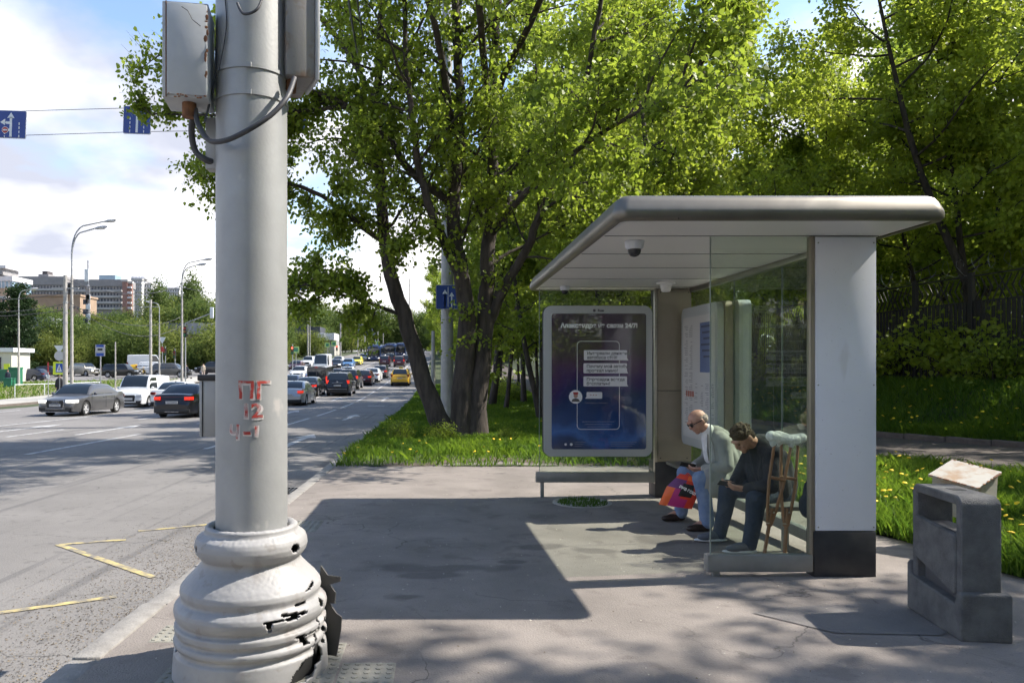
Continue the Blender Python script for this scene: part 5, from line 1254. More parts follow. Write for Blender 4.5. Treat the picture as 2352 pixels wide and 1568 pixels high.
car('sedan', 'silver', -8.95, 46.2, 0, 'silver saloon waiting last in the queue right of the big pole', near=True, brake=True, extra=ex_plain)
car('sedan', 'black', PX(708, 57) + .1, 57.3, 0, 'black saloon with lit tail light just ahead of the silver saloon', brake=True)
car('van', 'dark', PX(738, 69), 69, 0, 'dark tinted people carrier beside the big black off-roader', brake=True, name='minivan', cat='van').scale = (1, 1, .76)
car('suv', 'black', -7.75, 58.4, 0, 'big black off-roader with roof rails and chrome tailgate bar', near=True, brake=True, extra=ex_suv)
car('suv', 'dark', PX(806, 67.5), 67.5, 0, 'charcoal SUV queuing directly ahead of the big black off-roader', brake=True)
car('hatch', 'maroon', PX(838, 74.5), 74.5, 0, 'dark red hatchback between charcoal SUV and white saloon', brake=True)
car('sedan', 'white', PX(857, 81), 81, 0, 'white saloon queuing ahead of the dark red hatchback')
car('hatch', 'brown', PX(876, 90), 90, 0, 'brown hatchback at the head of the right hand queue', brake=True)
car('suv', 'taxi', -3.85, 73.8, 0, 'yellow taxi driving alone in the kerbside lane', name='taxi_car', extra=ex_taxi, cat='taxi').scale = (1, 1, .93)
car('sedan', 'navy', PX(672, 62), 62, 0, 'dark blue saloon glimpsed just right of the big pole behind the silver one')
car('sedan', 'blue', PX(716, 66) - 1.2, 76, 0, 'grey blue saloon roof between black saloon and people carrier')
car('sedan', 'white', PX(690, 88), 88, PI, 'white saloon facing the camera right beside the big pole')
car('hatch', 'white', PX(727, 82), 82, PI, 'white hatchback under the white minibus')
car('hatch', 'maroon', PX(778, 79), 79, 0, 'dark hatchback with lit high brake light above the off-roader', brake=True)
car('sedan', 'white', PX(800, 86), 86, 0, 'white saloon roof above the charcoal SUV')
car('suv', 'white', PX(710, 122), 122, PI, 'white SUV left of the white minibus', drl=True)
car('sedan', 'maroon', PX(682, 112), 112, PI, 'dark saloon at far left of the road just past the big pole')
car('van', 'white', PX(742, 102), 102, PI, 'tall white minibus coming down the hill', name='minibus')
car('sedan', 'dark', PX(774, 118), 118, PI, 'dark saloon beside the tall white minibus', drl=True)
car('sedan', 'white', PX(778, 132), 132, PI, 'white saloon behind the dark one beside the minibus')
car('sedan', 'blue', PX(801, 120), 120, PI, 'light blue saloon with white bonnet coming down the hill')
car('hatch', 'yellow', PX(821, 131), 131, PI, 'pale yellow taxi coming down the hill left of the first bus', name='taxi_car', cat='taxi')
car('sedan', 'cream', PX(836, 150), 150, PI, 'cream saloon just left of the first bus')
car('suv', 'maroon', PX(885, 127), 127, 0, 'dark maroon SUV driving uphill in front of the buses')
car('suv', 'dark', PX(897, 142), 142, 0, 'dark SUV partly hidden behind the maroon SUV')
car('suv', 'maroon', PX(918, 124), 124, 0, 'maroon SUV driving uphill in the rightmost visible lane', brake=True)
car('hatch', 'dark', PX(932, 140), 140, 0, 'dark hatchback beside the leaning trunk, far uphill')
car('sedan', 'dark', PX(846, 158), 158, PI, 'small dark car behind the cream saloon, far uphill')
# cross street queue on the left
def zc(x, y): return zleft(x, y) + .035
G2 = 'cars on the side street across the grass'
def cs(tp, p, px, y, d, label, **k):
    x = PX(px, y); return car(tp, p, x, y, d, label, z=zc(x, y), group=G2, **k)
cs('wagon', 'navy', 62, 92, PI / 2 , 'dark blue estate car leaving past the green bins')
cs('sedan', 'dark', 112, 103, -PI / 2, 'dark saloon just left of the pedestrian crossing sign')
cs('suv', 'champagne', 194, 104, -PI / 2 - .45, 'silver SUV turning beside the two tall poles')
cs('suv', 'black', 279, 96, -PI / 2, 'long black SUV behind the bus stop sign')
cs('sedan', 'taxi', 322, 104, -PI / 2, 'yellow taxi mostly hidden behind the black SUV', name='taxi_car', cat='taxi')
cs('van', 'white', 340, 110, -PI / 2, 'long white delivery van on the side street')
cs('suv', 'white', 356, 104, -PI / 2, 'white SUV below the nose of the white delivery van')
cs('suv', 'grey', 393, 94, -PI / 2, 'dark grey SUV nearest the far lamp post')
cs('suv', 'dark', 492, 100, PI / 2, 'dark SUV just left of the big pole on the side street')
cs('hatch', 'dark', 2, 92, -PI / 2, 'dark car cut off at the left edge beside the bins')
# buses
def bus(px, y, label):
    t = thing('city_bus', label, 'bus', (PX(px, y), y, zroad(y)), PI, 'blue city buses far uphill'); L = 12.; 
    t.rotation_euler = (math.atan(-.05), 0, PI)
    MB().rbox(-1.27, 1.27, -L + .0, 0, .3, 3.05, .12).build('body', PC['busblue'], t, smooth=50)
    MB().rbox(-1.14, 1.14, -.02, .05, 1.05, 2.62, .06).build('windscreen', cg, t, smooth=50)
    MB().rbox(-.8, .8, .0, .04, 2.66, 2.95, .03).build('destination_board', mat('bus_board', (.02, .02, .02), .3), t)
    for s in (-1, 1):
        MB().rbox(s * 1.275 - .01, s * 1.275 + .01, -L + .4, -.5, 1.25, 2.6, .005).build('side_window', cg, t)
        MB().rbox(s * .95 - .15, s * .95 + .15, .0, .05, .62, .78, .03).build('headlight', hl_on, t)
        MB().rbox(s * 1.42 - .1, s * 1.42 + .1, .08, .2, 1.9, 2.4, .03).build('mirror', trim, t)
        for wy in (-2.6, -9): wo = MB().lathe([(0, -.14), (.48, -.14), (.5, -.1), (.5, .1), (.48, .14), (0, .14)], 20, M=Matrix.Translation((s * 1.13, wy, .5)) @ Matrix.Rotation(rad(90), 4, 'Y')).build('wheel', tyre, t)
    MB().rbox(-1.0, 1.0, -9, -1.5, 3.05, 3.25, .08).build('roof_unit', PC['busblue'], t)
    MB().box(-.5, -.3, .035, .045, .85, 1.0).box(.3, .5, .035, .045, .85, 1.0).build('front_emblem', M['white_panel'], t)
bus(859, 147, 'nearest blue city bus facing the camera far uphill'); bus(895, 168, 'second blue bus behind the maroon SUVs'); bus(919, 176, 'rightmost blue bus beside the leaning tree trunk')
# ================================================================ STREET FURNITURE
cm = mat('concrete_pole', (.36, .345, .32), .85, c2=(.27, .26, .24), scale=4, bump=.2); gp = mat('painted_pole', (.33, .34, .35), .5, metal=.3, c2=(.27, .28, .28), scale=3)
lampm = mat('lamp_glass', (.55, .55, .55), .2)
def zg(x, y): return zleft(x, y) + .03 if x < -25 else (zroad(y) if x < -2 else zpave(y))
def lamp(px, y, pytop, label, arms=2, reach=2.6, group='street lamps', r=.11, m=None, sgn=1):
    x = PX(px, y); z0 = zg(x, y); t = thing('street_lamp', label, 'street lamp', (x, y, z0), 0, group); m = m or cm
    H = EYE - (pytop - 839) / F * y - z0; hs = H * .70
    MB().lathe([(r * 1.25, -.3), (r * 1.1, .9), (r, 1.0), (r * .75, hs)], 14).build('pole', m, t, smooth=60)
    for k in range(arms):
        s = k * .62; b = MB(); h1 = H - s * .75; rc = reach * (1 if k == 0 else .72)
        pts = [(0, 0, hs - 1.2)] + [(0, 0, h1 - reach * .9)] + [(sgn * rc * .42 * (1 - math.cos(a)) , 0, h1 - reach * .9 + reach * .78 * math.sin(a)) for a in np.linspace(.2, PI / 2, 7)] + [(sgn * rc, 0, h1)]
        b.tube(pts, [.06, .055] + [.045] * 8, 8).build('lamp_arm', gp, t, smooth=60)
        R_ = Matrix.Translation((sgn * (rc + .3), 0, h1 + .03)) @ Matrix.Rotation(rad(-10 * sgn), 4, 'Y')
        q = MB().ell((0, 0, 0), (.46, .15, .11), 14); q.v = [tuple(R_ @ Vector(v)) for v in q.v]; hd_ = q.build('lamp_head', M['box_paint'], t, smooth=180)
        q = MB().ell((.1, 0, -.06), (.26, .12, .09), 12); q.v = [tuple(R_ @ Vector(v)) for v in q.v]; q.build('lamp_glass', lampm, hd_, smooth=180)
    return t
lamp(165, 50, 508, 'tallest double armed street lamp on a concrete pole behind the grey saloon', reach=2.3)
lamp(418, 66, 596, 'double armed street lamp just left of the big pole', reach=2.0)
lamp(43, 74, 664, 'single armed street lamp at the far left by the kiosk', arms=1, reach=1.2)
lamp(366, 92, 694, 'short single lamp with its arm reaching left near the crossing', arms=1, reach=1.0, sgn=-1)
lamp(712, 150, 688, 'far lamp seen above the black building', arms=1, reach=2.0)
def pole(px, y, pt, r, label, m=None, name='utility_pole', bands=False, x=None):
    x = PX(px, y) if x is None else x; z0 = zg(x, y); t = thing(name, label, 'pole', (x, y, z0)); H = EYE - (pt - 839) / F * y - z0
    MB().lathe([(r * 1.2, -.3), (r * .85, H)], 14, cap=True).build('shaft', m or cm, t, smooth=60)
    if bands:
        for k in range(4): MB().lathe([(r * .95, H * (.62 + .08 * k)), (r * 1.15, H * (.62 + .08 * k)), (r * 1.15, H * (.62 + .08 * k) + .08), (r * .95, H * (.62 + .08 * k) + .08)], 12).build('clamp_band', gp, t)
        MB().box(-.9, .9, -.04, .04, H - .9, H - .82).build('cross_arm', gp, t)
    return t, H
pole(150, 49, 632, .14, 'plain rusty topped concrete pole left of the tallest lamp', bands=True)
pole(346, 90, 688, .16, 'plain concrete pole in front of the white delivery van', bands=True)
pole(265, 62, 785, .06, 'thin short post right of the bus stop sign')
pole(707, 140, 735, .13, 'plain pole in front of the black building'); pole(782, 150, 742, .16, 'wooden toned pole right of the black building')
for i, (px, y, pt) in enumerate(((822, 190, 770), (838, 170, 752), (868, 215, 745), (880, 230, 765), (928, 200, 700), (940, 150, 640))):
    pole(px, y, pt, .13, ['thin far pole above the yellow taxi', 'thin far pole above the cream saloon', 'thin far pole above the second bus', 'short far pole above the second bus', 'far pole right of the buses', 'tall far pole beside the leaning trunk'][i])
pole(995, 60, 760, .16, 'grey pole half hidden behind the tree trunks')
# contact pole behind the big tree
XPOLE = PX(1027, 27); tp_, HP = pole(1027, 27, -80, .2, 'tall grey contact wire pole standing behind the linden trunks', m=M['pole'])
# ---- hanging blue lane signs on span wires
blue = mat('sign_blue', (.012, .045, .22), .45); swh = mat('sign_white', (.62, .65, .66), .5); sred = mat('sign_red', (.35, .03, .03), .5); sgrey = mat('sign_back', (.42, .43, .44), .5, metal=.4)
syel = mat('sign_yellow_green', (.60, .72, .03), .5); sblk = mat('sign_black', (.02, .02, .02), .5)
YS = 27.; sc_ = YS / F
wires = MB()
def wz(px, py): return P(px, py, YS + .03)
zt_l, zb_l = 254, 309
b = MB(); b.tube([wz(-900, 275), wz(28, 256), wz(315, 248), wz(1027, 236)], .012, 5); tag(b.build('span_wire', M['cable'], smooth=60), 'upper span wire carrying the three blue lane signs', 'wire')
b = MB(); b.tube([wz(-900, 320), wz(28, 312), wz(315, 303), wz(1027, 292)], .012, 5); tag(b.build('span_wire', M['cable'], smooth=60), 'lower span wire steadying the three blue lane signs', 'wire')
def flat(b, pts, y): b.prism(pts, y - .004, y, axis='y')
def lanesign(px, py, sz, kind, label, y=YS, rot=.035, name='lane_sign'):
    c = P(px, py, y); t = thing(name, label, 'road sign', tuple(c)); t.rotation_euler = (0, rot, 0); s = sz * y / F / 2
    MB().prism(rrect(-s, s, -s, s, s * .12, 4), 0, .03, axis='y').build('sign_back', sgrey, t)
    MB().prism(rrect(-s * .96, s * .96, -s * .96, s * .96, s * .1, 4), -.008, -.001, axis='y').build('sign_face', blue, t)
    b = MB(); u = s
    def R(x0, x1, z0, z1): flat(b, [(x0 * u, z0 * u), (x1 * u, z0 * u), (x1 * u, z1 * u), (x0 * u, z1 * u)], -.010)
    def Tri(x, z, w, h): flat(b, [((x - w) * u, z * u), ((x + w) * u, z * u), (x * u, (z + h) * u)], -.010)
    if kind == 1:
        R(-.17, .0, -.9, .5); Tri(-.09, .45, .26, .4); flat(b, [(-.17 * u, .02 * u), (-.17 * u, .2 * u), (-.45 * u, .2 * u), (-.55 * u, .1 * u), (-.40 * u, .02 * u)], -.010); flat(b, [(-.5 * u, -.08 * u), (-.5 * u, .38 * u), (-.86 * u, .13 * u)], -.010)
        R(-.3, -.17, -.5, -.32)
        for k in range(4): R(.48, .55, -.92 + .3 * k, -.75 + .3 * k)
        for k in range(2): R(-.55, -.49, -.95 + .22 * k, -.82 + .22 * k)
    elif kind == 2:
        R(-.08, .08, -.9, .4); Tri(0, .35, .24, .4)
        for s_ in (-.5, .5):
            for k in range(4): R(s_ - .03, s_ + .03, -.9 + .3 * k, -.72 + .3 * k)
    else:
        R(-.3, -.2, -.8, .3); Tri(-.25, .25, .22, .35); R(.25, .35, -.8, .1); Tri(.3, .05, .22, .35); R(-.02, .03, -.8, .8); R(-.3, -.2, -.8, .3)
    b.build('sign_arrow', swh, t)
    if kind == 1:
        D = Matrix.Translation((-.48 * u, -.010, -.42 * u)) @ Matrix.Rotation(rad(90), 4, 'X')
        q = MB().lathe([(0, 0), (.24 * u, 0), (.24 * u, .003), (0, .003)], 24, M=D).build('no_entry_disc', swh, t); MB().lathe([(0, .003), (.21 * u, .003), (.21 * u, .006), (0, .006)], 24, M=D).build('no_entry_red', sred, q)
        MB().box((-.48 - .15) * u, (-.48 + .15) * u, -.019, -.0165, (-.42 - .05) * u, (-.42 + .05) * u).build('no_entry_bar', swh, q)
    return t
lanesign(28, 286, 64, 1, 'blue hanging lane sign with straight and left arrows and small no entry disc')
lanesign(315, 276, 64, 2, 'blue hanging lane sign partly covered by leaves left of the big pole')
lanesign(672, 271, 62, 2, 'blue hanging lane sign peeking out behind the right side of the big pole')
lanesign(1029, 682, 56, 3, 'blue lane sign fixed to the pole behind the linden, half hidden by leaves', y=26.6, rot=0)
lanesign(692, 656, 22, 3, 'tiny far blue lane sign hanging above the road right of the big pole', y=95, rot=0)
tag(MB().tube([P(560, 650, 95.1), P(692, 645, 95.1), P(940, 655, 95.1)], .02, 5).build('span_wire', M['cable']), 'far span wire above the road with the tiny blue sign', 'wire')
# ---- roadside signs on the left
def signpost(name, label, px, y, h, r=.03):
    x = PX(px, y); t = thing(name, label, 'road sign', (x, y, zg(x, y))); MB().lathe([(r, -.2), (r, h)], 10, cap=True).build('post', gp, t); return t
t = signpost('crossing_sign', 'yellow bordered pedestrian crossing sign under a give way sign back', 137, 50, 3.0)
def H_(py, y, t): return EYE - (py - 839) / F * y - t.location.z
z1, z0 = H_(831, 50, t), H_(860, 50, t); w = .42
MB().box(-w, w, -.06, -.04, z0, z1).build('sign_border', syel, t); MB().box(-w * .55, w * .55, -.065, -.061, z0 + .14, z1 - .1).build('sign_face', mat('sign_blue2', (.02, .08, .35), .5), t)
MB().prism([(-w * .45, z0 + .2), (w * .45, z0 + .2), (0, z1 - .14)], -.07, -.066, axis='y').build('sign_triangle', swh, t)
b = MB(); zc_ = (z0 + z1) / 2 - .02; b.ell((0, -.073, zc_ + .12), (.03, .003, .03), 8); b.prism([(-.03, zc_), (.03, zc_), (.02, zc_ + .09), (-.02, zc_ + .09)], -.074, -.071, axis='y'); b.prism([(-.09, zc_ - .14), (-.05, zc_ - .14), (.02, zc_), (-.02, zc_)], -.074, -.071, axis='y'); b.prism([(.09, zc_ - .14), (.05, zc_ - .14), (-.02, zc_), (.02, zc_)], -.074, -.071, axis='y')
b.build('walking_figure', sblk, t)
zm = H_(817, 50, t); MB().lathe([(0, 0), (.33, 0), (.33, .02), (0, .02)], 24, M=Matrix.Translation((0, -.04, zm)) @ Matrix.Rotation(rad(90), 4, 'X')).build('round_sign_back', sgrey, t)
z1, z0 = H_(793, 50, t), H_(808, 50, t); MB().prism([(-.36, z1), (.36, z1), (0, z0 - .1)], -.05, -.03, axis='y').build('give_way_sign_back', swh, t)
t = signpost('bus_stop_sign', 'blue and white bus stop sign on a slim grey post', 231, 52, 3.2, .045)
z1, z0 = H_(791, 52, t), H_(818, 52, t); MB().rbox(-.34, .34, -.08, -.05, z0, z1, .03).build('sign_border', sgrey, t); dz = (z1 - z0)
MB().box(-.26, .26, -.086, -.081, z0 + .02, z0 + dz * .28).box(-.26, .26, -.086, -.081, z1 - dz * .22, z1 - .02).build('sign_blue_band', mat('sign_blue3', (.015, .07, .38), .5), t); MB().rbox(-.17, .17, -.087, -.081, z0 + dz * .5, z0 + dz * .66, .01).build('sign_bus_figure', sblk, t)
for px, y, pt, lab, h in ((331 / 2.24 / 1.3265 + .0 + 0, 0, 0, '', 0),): pass
t = signpost('marker_post', 'thin post with red and white top left of the crossing sign', 111, 52, 2.6); MB().box(-.05, .05, -.05, -.03, 1.9, 2.6).build('marker_plate', sred, t); MB().box(-.1, .1, -.05, -.03, 1.45, 1.7).build('small_plate', swh, t)
t = signpost('warning_sign', 'white triangular sign back on a post by the side street crossing', 373, 100, 4.2, .05); MB().prism([(-.5, 5.2), (.5, 5.2), (0, 4.3)], -.1, -.07, axis='y').build('sign_back', swh, t); MB().box(-.2, .2, -.1, -.07, 3.2, 3.9).build('red_plate', sred, t)
# traffic lights
def tlight(px, y, pt, label, arm=None, s=1.0, lit='red'):
    x = PX(px, y); z0 = zg(x, y); t = thing('traffic_light', label, 'traffic light', (x, y, z0)); h = EYE - (pt - 839) / F * y - z0
    MB().lathe([(.07, -.2), (.055, h)], 10, cap=True).build('post', gp, t)
    def headbox(cx_, cz_):
        hb = MB().rbox(cx_ - .17 * s, cx_ + .17 * s, -.3, -.08, cz_ - .5 * s, cz_ + .5 * s, .03).build('signal_head', M['dark'], t)
        for k, c_ in ((.3, 'red'), (0, 'amber'), (-.3, 'green')):
            em = mat('signal_' + c_, {'red': (.25, .01, .01), 'amber': (.2, .1, .01), 'green': (.01, .15, .05)}[c_], .3, emit=(1, .08, .04) if (c_ == lit) else None, es=2.5 if c_ == lit else 0)
            MB().lathe([(0, 0), (.11 * s, 0), (.11 * s, .02), (0, .02)], 12, M=Matrix.Translation((cx_, -.3, cz_ + k * s)) @ Matrix.Rotation(rad(90), 4, 'X')).build('signal_lens', em, hb)
    headbox(0, h - .8)
    if arm:
        MB().tube([(0, 0, h), (arm[0] * .95, 0, h + arm[1])], .05, 8).build('signal_arm', gp, t); MB().tube([(0, 0, h - 1.2), (arm[0] * .35, 0, h + arm[1] * .35)], .035, 8).build('arm_brace', gp, t); MB().rbox(arm[0] * .93 - .16, arm[0] * .93 + .16, -.1, .1, h + arm[1] - .5, h + arm[1] + .5, .04).build('signal_back', swh, t)
    return t
tlight(426, 68, 742, 'traffic light with a slanted white arm left of the big pole', arm=(2.6, .95), lit=None)
tlight(672, 92, 790, 'red traffic light showing just right of the big pole'); tlight(774, 145, 790, 'far red traffic light near the black building'); tlight(380, 104, 795, 'small traffic light by the side street', lit=None)
tlight(402, 98, 800, 'pedestrian signal post beside the far lamp', lit=None)
def gsign(px, py, y, label, s=.5):
    x = PX(px, y); c = P(px, py, y); z0 = zg(x, y); t = thing('crossing_sign', label, 'road sign', (x, y, z0)); h = c.z - z0
    MB().lathe([(.05, -.2), (.04, h)], 8).build('post', gp, t); MB().box(-s, s, -.1, -.06, h - s, h + s).build('sign_border', mat('sign_lime', (.45, .65, .2), .5), t); MB().box(-s * .65, s * .65, -.11, -.101, h - s * .65, h + s * .65).build('sign_face', mat('sign_green', (.05, .22, .12), .5), t)
gsign(680, 803, 94, 'lime bordered crossing sign beside the red traffic light', .4); gsign(752, 792, 146, 'left one of two lime bordered crossing signs near the black building', .45); gsign(767, 789, 152, 'right one of two lime bordered crossing signs near the black building', .5); gsign(868, 788, 190, 'lime bordered crossing sign above the buses', .5)
# telecom mast with pale panels
y = 130; x = PX(202, y); t = thing('telecom_mast', 'dark telecom mast carrying pale antenna panels above the trees', 'mast', (x, y, zg(x, y))); H = EYE - (598 - 839) / F * y - t.location.z
MB().lathe([(.4, 0), (.35, H * .75), (.12, H * .78), (.08, H)], 12).build('mast_tube', mat('mast', (.13, .14, .16), .6), t)
for k in range(7): MB().rbox(-.65 if k % 2 else -.1, .2 if k % 2 else .62, -.5, -.38, H * (.36 + .035 * k * 1.3), H * (.36 + .035 * k * 1.3) + .9, .05).build('antenna_panel', [swh, mat('panel_dark', (.05, .055, .07), .6)][k % 2], t)
MB().rbox(-.2, .55, -.5, -.38, H * .60, H * .60 + 3.0, .05).build('antenna_panel', M['box_grey'], t); MB().rbox(-.4, .3, -.5, -.38, H * .80, H * .80 + 2.2, .05).build('antenna_panel', swh, t)
# overhead wires between left poles
def sag(a, b_, s, r, label):
    pts = [a.lerp(b_, t) - Vector((0, 0, 4 * s * t * (1 - t))) for t in np.linspace(0, 1, 14)]
    tag(MB().tube(pts, r, 4).build('overhead_wire', M['cable'], smooth=60), label, 'wire', 'overhead wires by the left lamps')
pale = mat('wire_pale', (.3, .3, .3), .6)
for a, b_, s, l in (((-200, 700, 46), (150, 698, 49), .5, 'overhead wire from the left edge to the plain concrete pole'), ((150, 640, 49), (418, 655, 66), .9, 'highest overhead wire between the two tall lamps'), ((165, 700, 50), (418, 747, 66), 1.5, 'lowest sagging overhead wire between the two tall lamps'),
                 ((150, 690, 49), (418, 727, 66), 1.2, 'middle overhead wire between the two tall lamps'), ((418, 660, 66), (700, 668, 100), .8, 'overhead wire running from the second lamp behind the big pole'), ((-200, 668, 46), (150, 672, 49), .5, 'upper overhead wire from the left edge to the plain pole'), ((-200, 720, 46), (150, 712, 49), .3, 'lower overhead wire from the left edge to the plain pole')):
    sag(P(*a), P(*b_), s, .022, l)
for i, (a, b_) in enumerate((((792, -60, 12), (832, 168, 24)), ((812, -60, 12), (850, 160, 24)))):
    sag(P(*a), P(*b_), .2, .022 - .006 * i, ['thicker black cable dropping through the linden crown', 'thinner black cable dropping through the linden crown'][i])
# guard rail, bins, kiosk on the left
gr = thing('guard_rail', 'low white pedestrian rail on the grass at far left', 'railing', (0, 0, 0))
MB().tube([(-31.0, 54, zleft(-31, 54) + 1.0), (-29.0, 58, zleft(-29, 58) + .95), (-28, 56, zleft(-28, 56) + .9)][:2] + [(-27.5, 60, zleft(-27.5, 60) + .95)], .03, 6).build('top_rail', swh, gr)
for x_, y_ in ((-31, 54), (-29.9, 56), (-28.8, 58), (-27.6, 60)): MB().tube([(x_, y_, zleft(x_, y_)), (x_, y_, zleft(x_, y_) + .95)], .03, 6).build('rail_post', swh, gr)
grn = mat('green_plastic', (.015, .14, .075), .5)
def gbin(px, y, py0, py1, w, label):
    x = PX(px, y); h = (py1 - py0) / F * y; t = thing('green_bin', label, 'bin', (x, y, EYE - (py1 - 839) / F * y)); MB().rbox(-w / 2, w / 2, -w / 2, w / 2, 0, h * .9, .04).build('bin_body', grn, t); MB().rbox(-w / 2 - .03, w / 2 + .03, -w / 2 - .03, w / 2 + .03, h * .9, h, .03).build('bin_lid', grn, t)
gbin(36, 80, 843, 890, 1.0, 'tall dark green container right of the kiosk'); gbin(22, 74, 868, 894, .8, 'small green bin in front of the tall green container')
gbin(10, 82, 848, 875, 1.6, 'green container partly hidden behind the small green bin')
t = thing('kiosk', 'small pale kiosk with flat roof and yellow green panel at the left edge', 'kiosk', (PX(5, 88), 88, zleft(-50, 88)))
MB().box(-3.5, 1.1, 0, 4, 0, 3.6).build('wall', mat('kiosk_wall', (.5, .5, .42), .7), t); MB().box(-3.8, 1.5, -.3, 4.3, 3.6, 4.1).build('roof', swh, t); MB().box(-.9, -.1, -.05, 0, .6, 3.0).build('window', cg, t); MB().box(.2, .9, -.05, 0, .4, 2.2).build('side_panel', syel, t)
# pedestrians far away
def ped(px, y, top, c1, c2, label, sc=1.0, carry=None):
    x = PX(px, y); z0 = zg(x, y); k = 1.0; t = thing('person', label, 'person', (x, y, z0)); o = Vector((0, 0, 0))
    b = MB(); b.ell((0, 0, 1.60), (.09, .10, .13), 10); b.cap((0, 0, 1.38), (0, 0, 1.5), .06, .05, 8); limb(b, [(0, 0, 1.32), (0, 0, .95)], [.16, .15], 10)
    for s in (-1, 1): limb(b, [(s * .09, 0, .9), (s * .10, s * .08 - .02, .48), (s * .1, s * .16, .06)], [.09, .065, .045], 8); limb(b, [(s * .18, 0, 1.36), (s * .24, -.02, 1.08), (s * .2, -.12, .86)], [.06, .05, .035], 8); b.cap((s * .1, s * .16, .04), (s * .1, s * .16 - .16, .03), .04, .035, 8)
    remesh('body', b, .03, skin, t, 2)
    b = MB(); limb(b, [(0, 0, 1.36), (0, 0, .9)], [.19, .18], 10)
    for s in (-1, 1): limb(b, [(s * .18, 0, 1.36), (s * .24, -.02, 1.08), (s * .21, -.10, .9)], [.08, .07, .055], 8)
    remesh('coat', b, .03, cloth('coat', c1), t, 2)
    b = MB()
    for s in (-1, 1): limb(b, [(s * .09, 0, .92), (s * .10, s * .08 - .02, .48), (s * .1, s * .16, .1)], [.11, .085, .07], 8)
    remesh('trousers', b, .03, cloth('trousers', c2), t, 2); MB().ell((0, .02, 1.64), (.10, .10, .12), 10).build('hair', mat('hair_dark', (.03, .02, .015), .9), t, smooth=180)
ped(137, 50.5, 0, (.015, .015, .02), (.02, .02, .03), 'pedestrian in dark clothes standing by the two left poles'); ped(18, 76, 0, (.02, .03, .05), (.02, .02, .03), 'pedestrian in dark clothes by the green bins')
ped(428, 86, 0, (.02, .02, .035), (.02, .02, .03), 'pedestrian in dark coat pushing a pram right of the far lamp'); ped(467, 90, 0, (.45, .38, .3), (.5, .4, .35), 'pedestrian in light clothes near the side street corner')
x = PX(433, 85); t = thing('pram', 'dark pram pushed along the side street footway', 'pram', (x, 85, zg(x, 85))); b = MB(); b.ell((0, 0, .75), (.35, .22, .22), 12); b.build('hood', M['dark'], t, smooth=180)
for a in (-.3, .3): MB().lathe([(0, -.03), (.14, -.03), (.14, .03), (0, .03)], 12, M=Matrix.Translation((a, 0, .14)) @ Matrix.Rotation(rad(90), 4, 'X')).build('wheel', tyre, t); 
MB().tube([(-.3, 0, .14), (.1, 0, .7), (-.45, 0, 1.0)], .015, 6).build('frame', gp, t)
# ================================================================ VEGETATION
def np_mesh(name, V, loops_per, m, var=None, smooth=False):
    """V: (N, k, 3) one k-gon per row"""
    N, k, _ = V.shape; me = bpy.data.meshes.new(name); me.vertices.add(N * k); me.vertices.foreach_set('co', V.astype(np.float32).ravel())
    me.loops.add(N * k); me.loops.foreach_set('vertex_index', np.arange(N * k, dtype=np.int32)); me.polygons.add(N)
    me.polygons.foreach_set('loop_start', np.arange(0, N * k, k, dtype=np.int32)); me.polygons.foreach_set('loop_total', np.full(N, k, dtype=np.int32))
    me.materials.append(m); me.update(calc_edges=True)
    if var is not None:
        a = me.attributes.new('var', 'FLOAT', 'POINT'); a.data.foreach_set('value', np.repeat(var, k).astype(np.float32))
    return me
def leaf_quads(C_, size, rn, droop=.5, round_=True, aspect=.85):
    N = len(C_); d = rn.normal(size=(N, 3)); d[:, 2] -= droop * 1.2; d /= np.linalg.norm(d, axis=1)[:, None]
    u = np.cross(d, rn.normal(size=(N, 3)) + np.array([0, 0, .8])); u /= np.linalg.norm(u, axis=1)[:, None] + 1e-9
    n = np.cross(u, d); s = size * rn.uniform(.6, 1.25, N)[:, None]; w = s * aspect
    fold = rn.uniform(.05, .35, N)[:, None] * w
    if round_:
        V = np.stack([C_, C_ + d * s * .25 - u * w * .42 + n * fold * .5, C_ + d * s * .68 - u * w * .36 + n * fold * .5, C_ + d * s * 1.05, C_ + d * s * .68 + u * w * .36 + n * fold * .5, C_ + d * s * .25 + u * w * .42 + n * fold * .5], 1)
    else:
        V = np.stack([C_, C_ + d * s * .5 - u * w * .45 + n * fold, C_ + d * s, C_ + d * s * .5 + u * w * .45 + n * fold], 1)
    return V
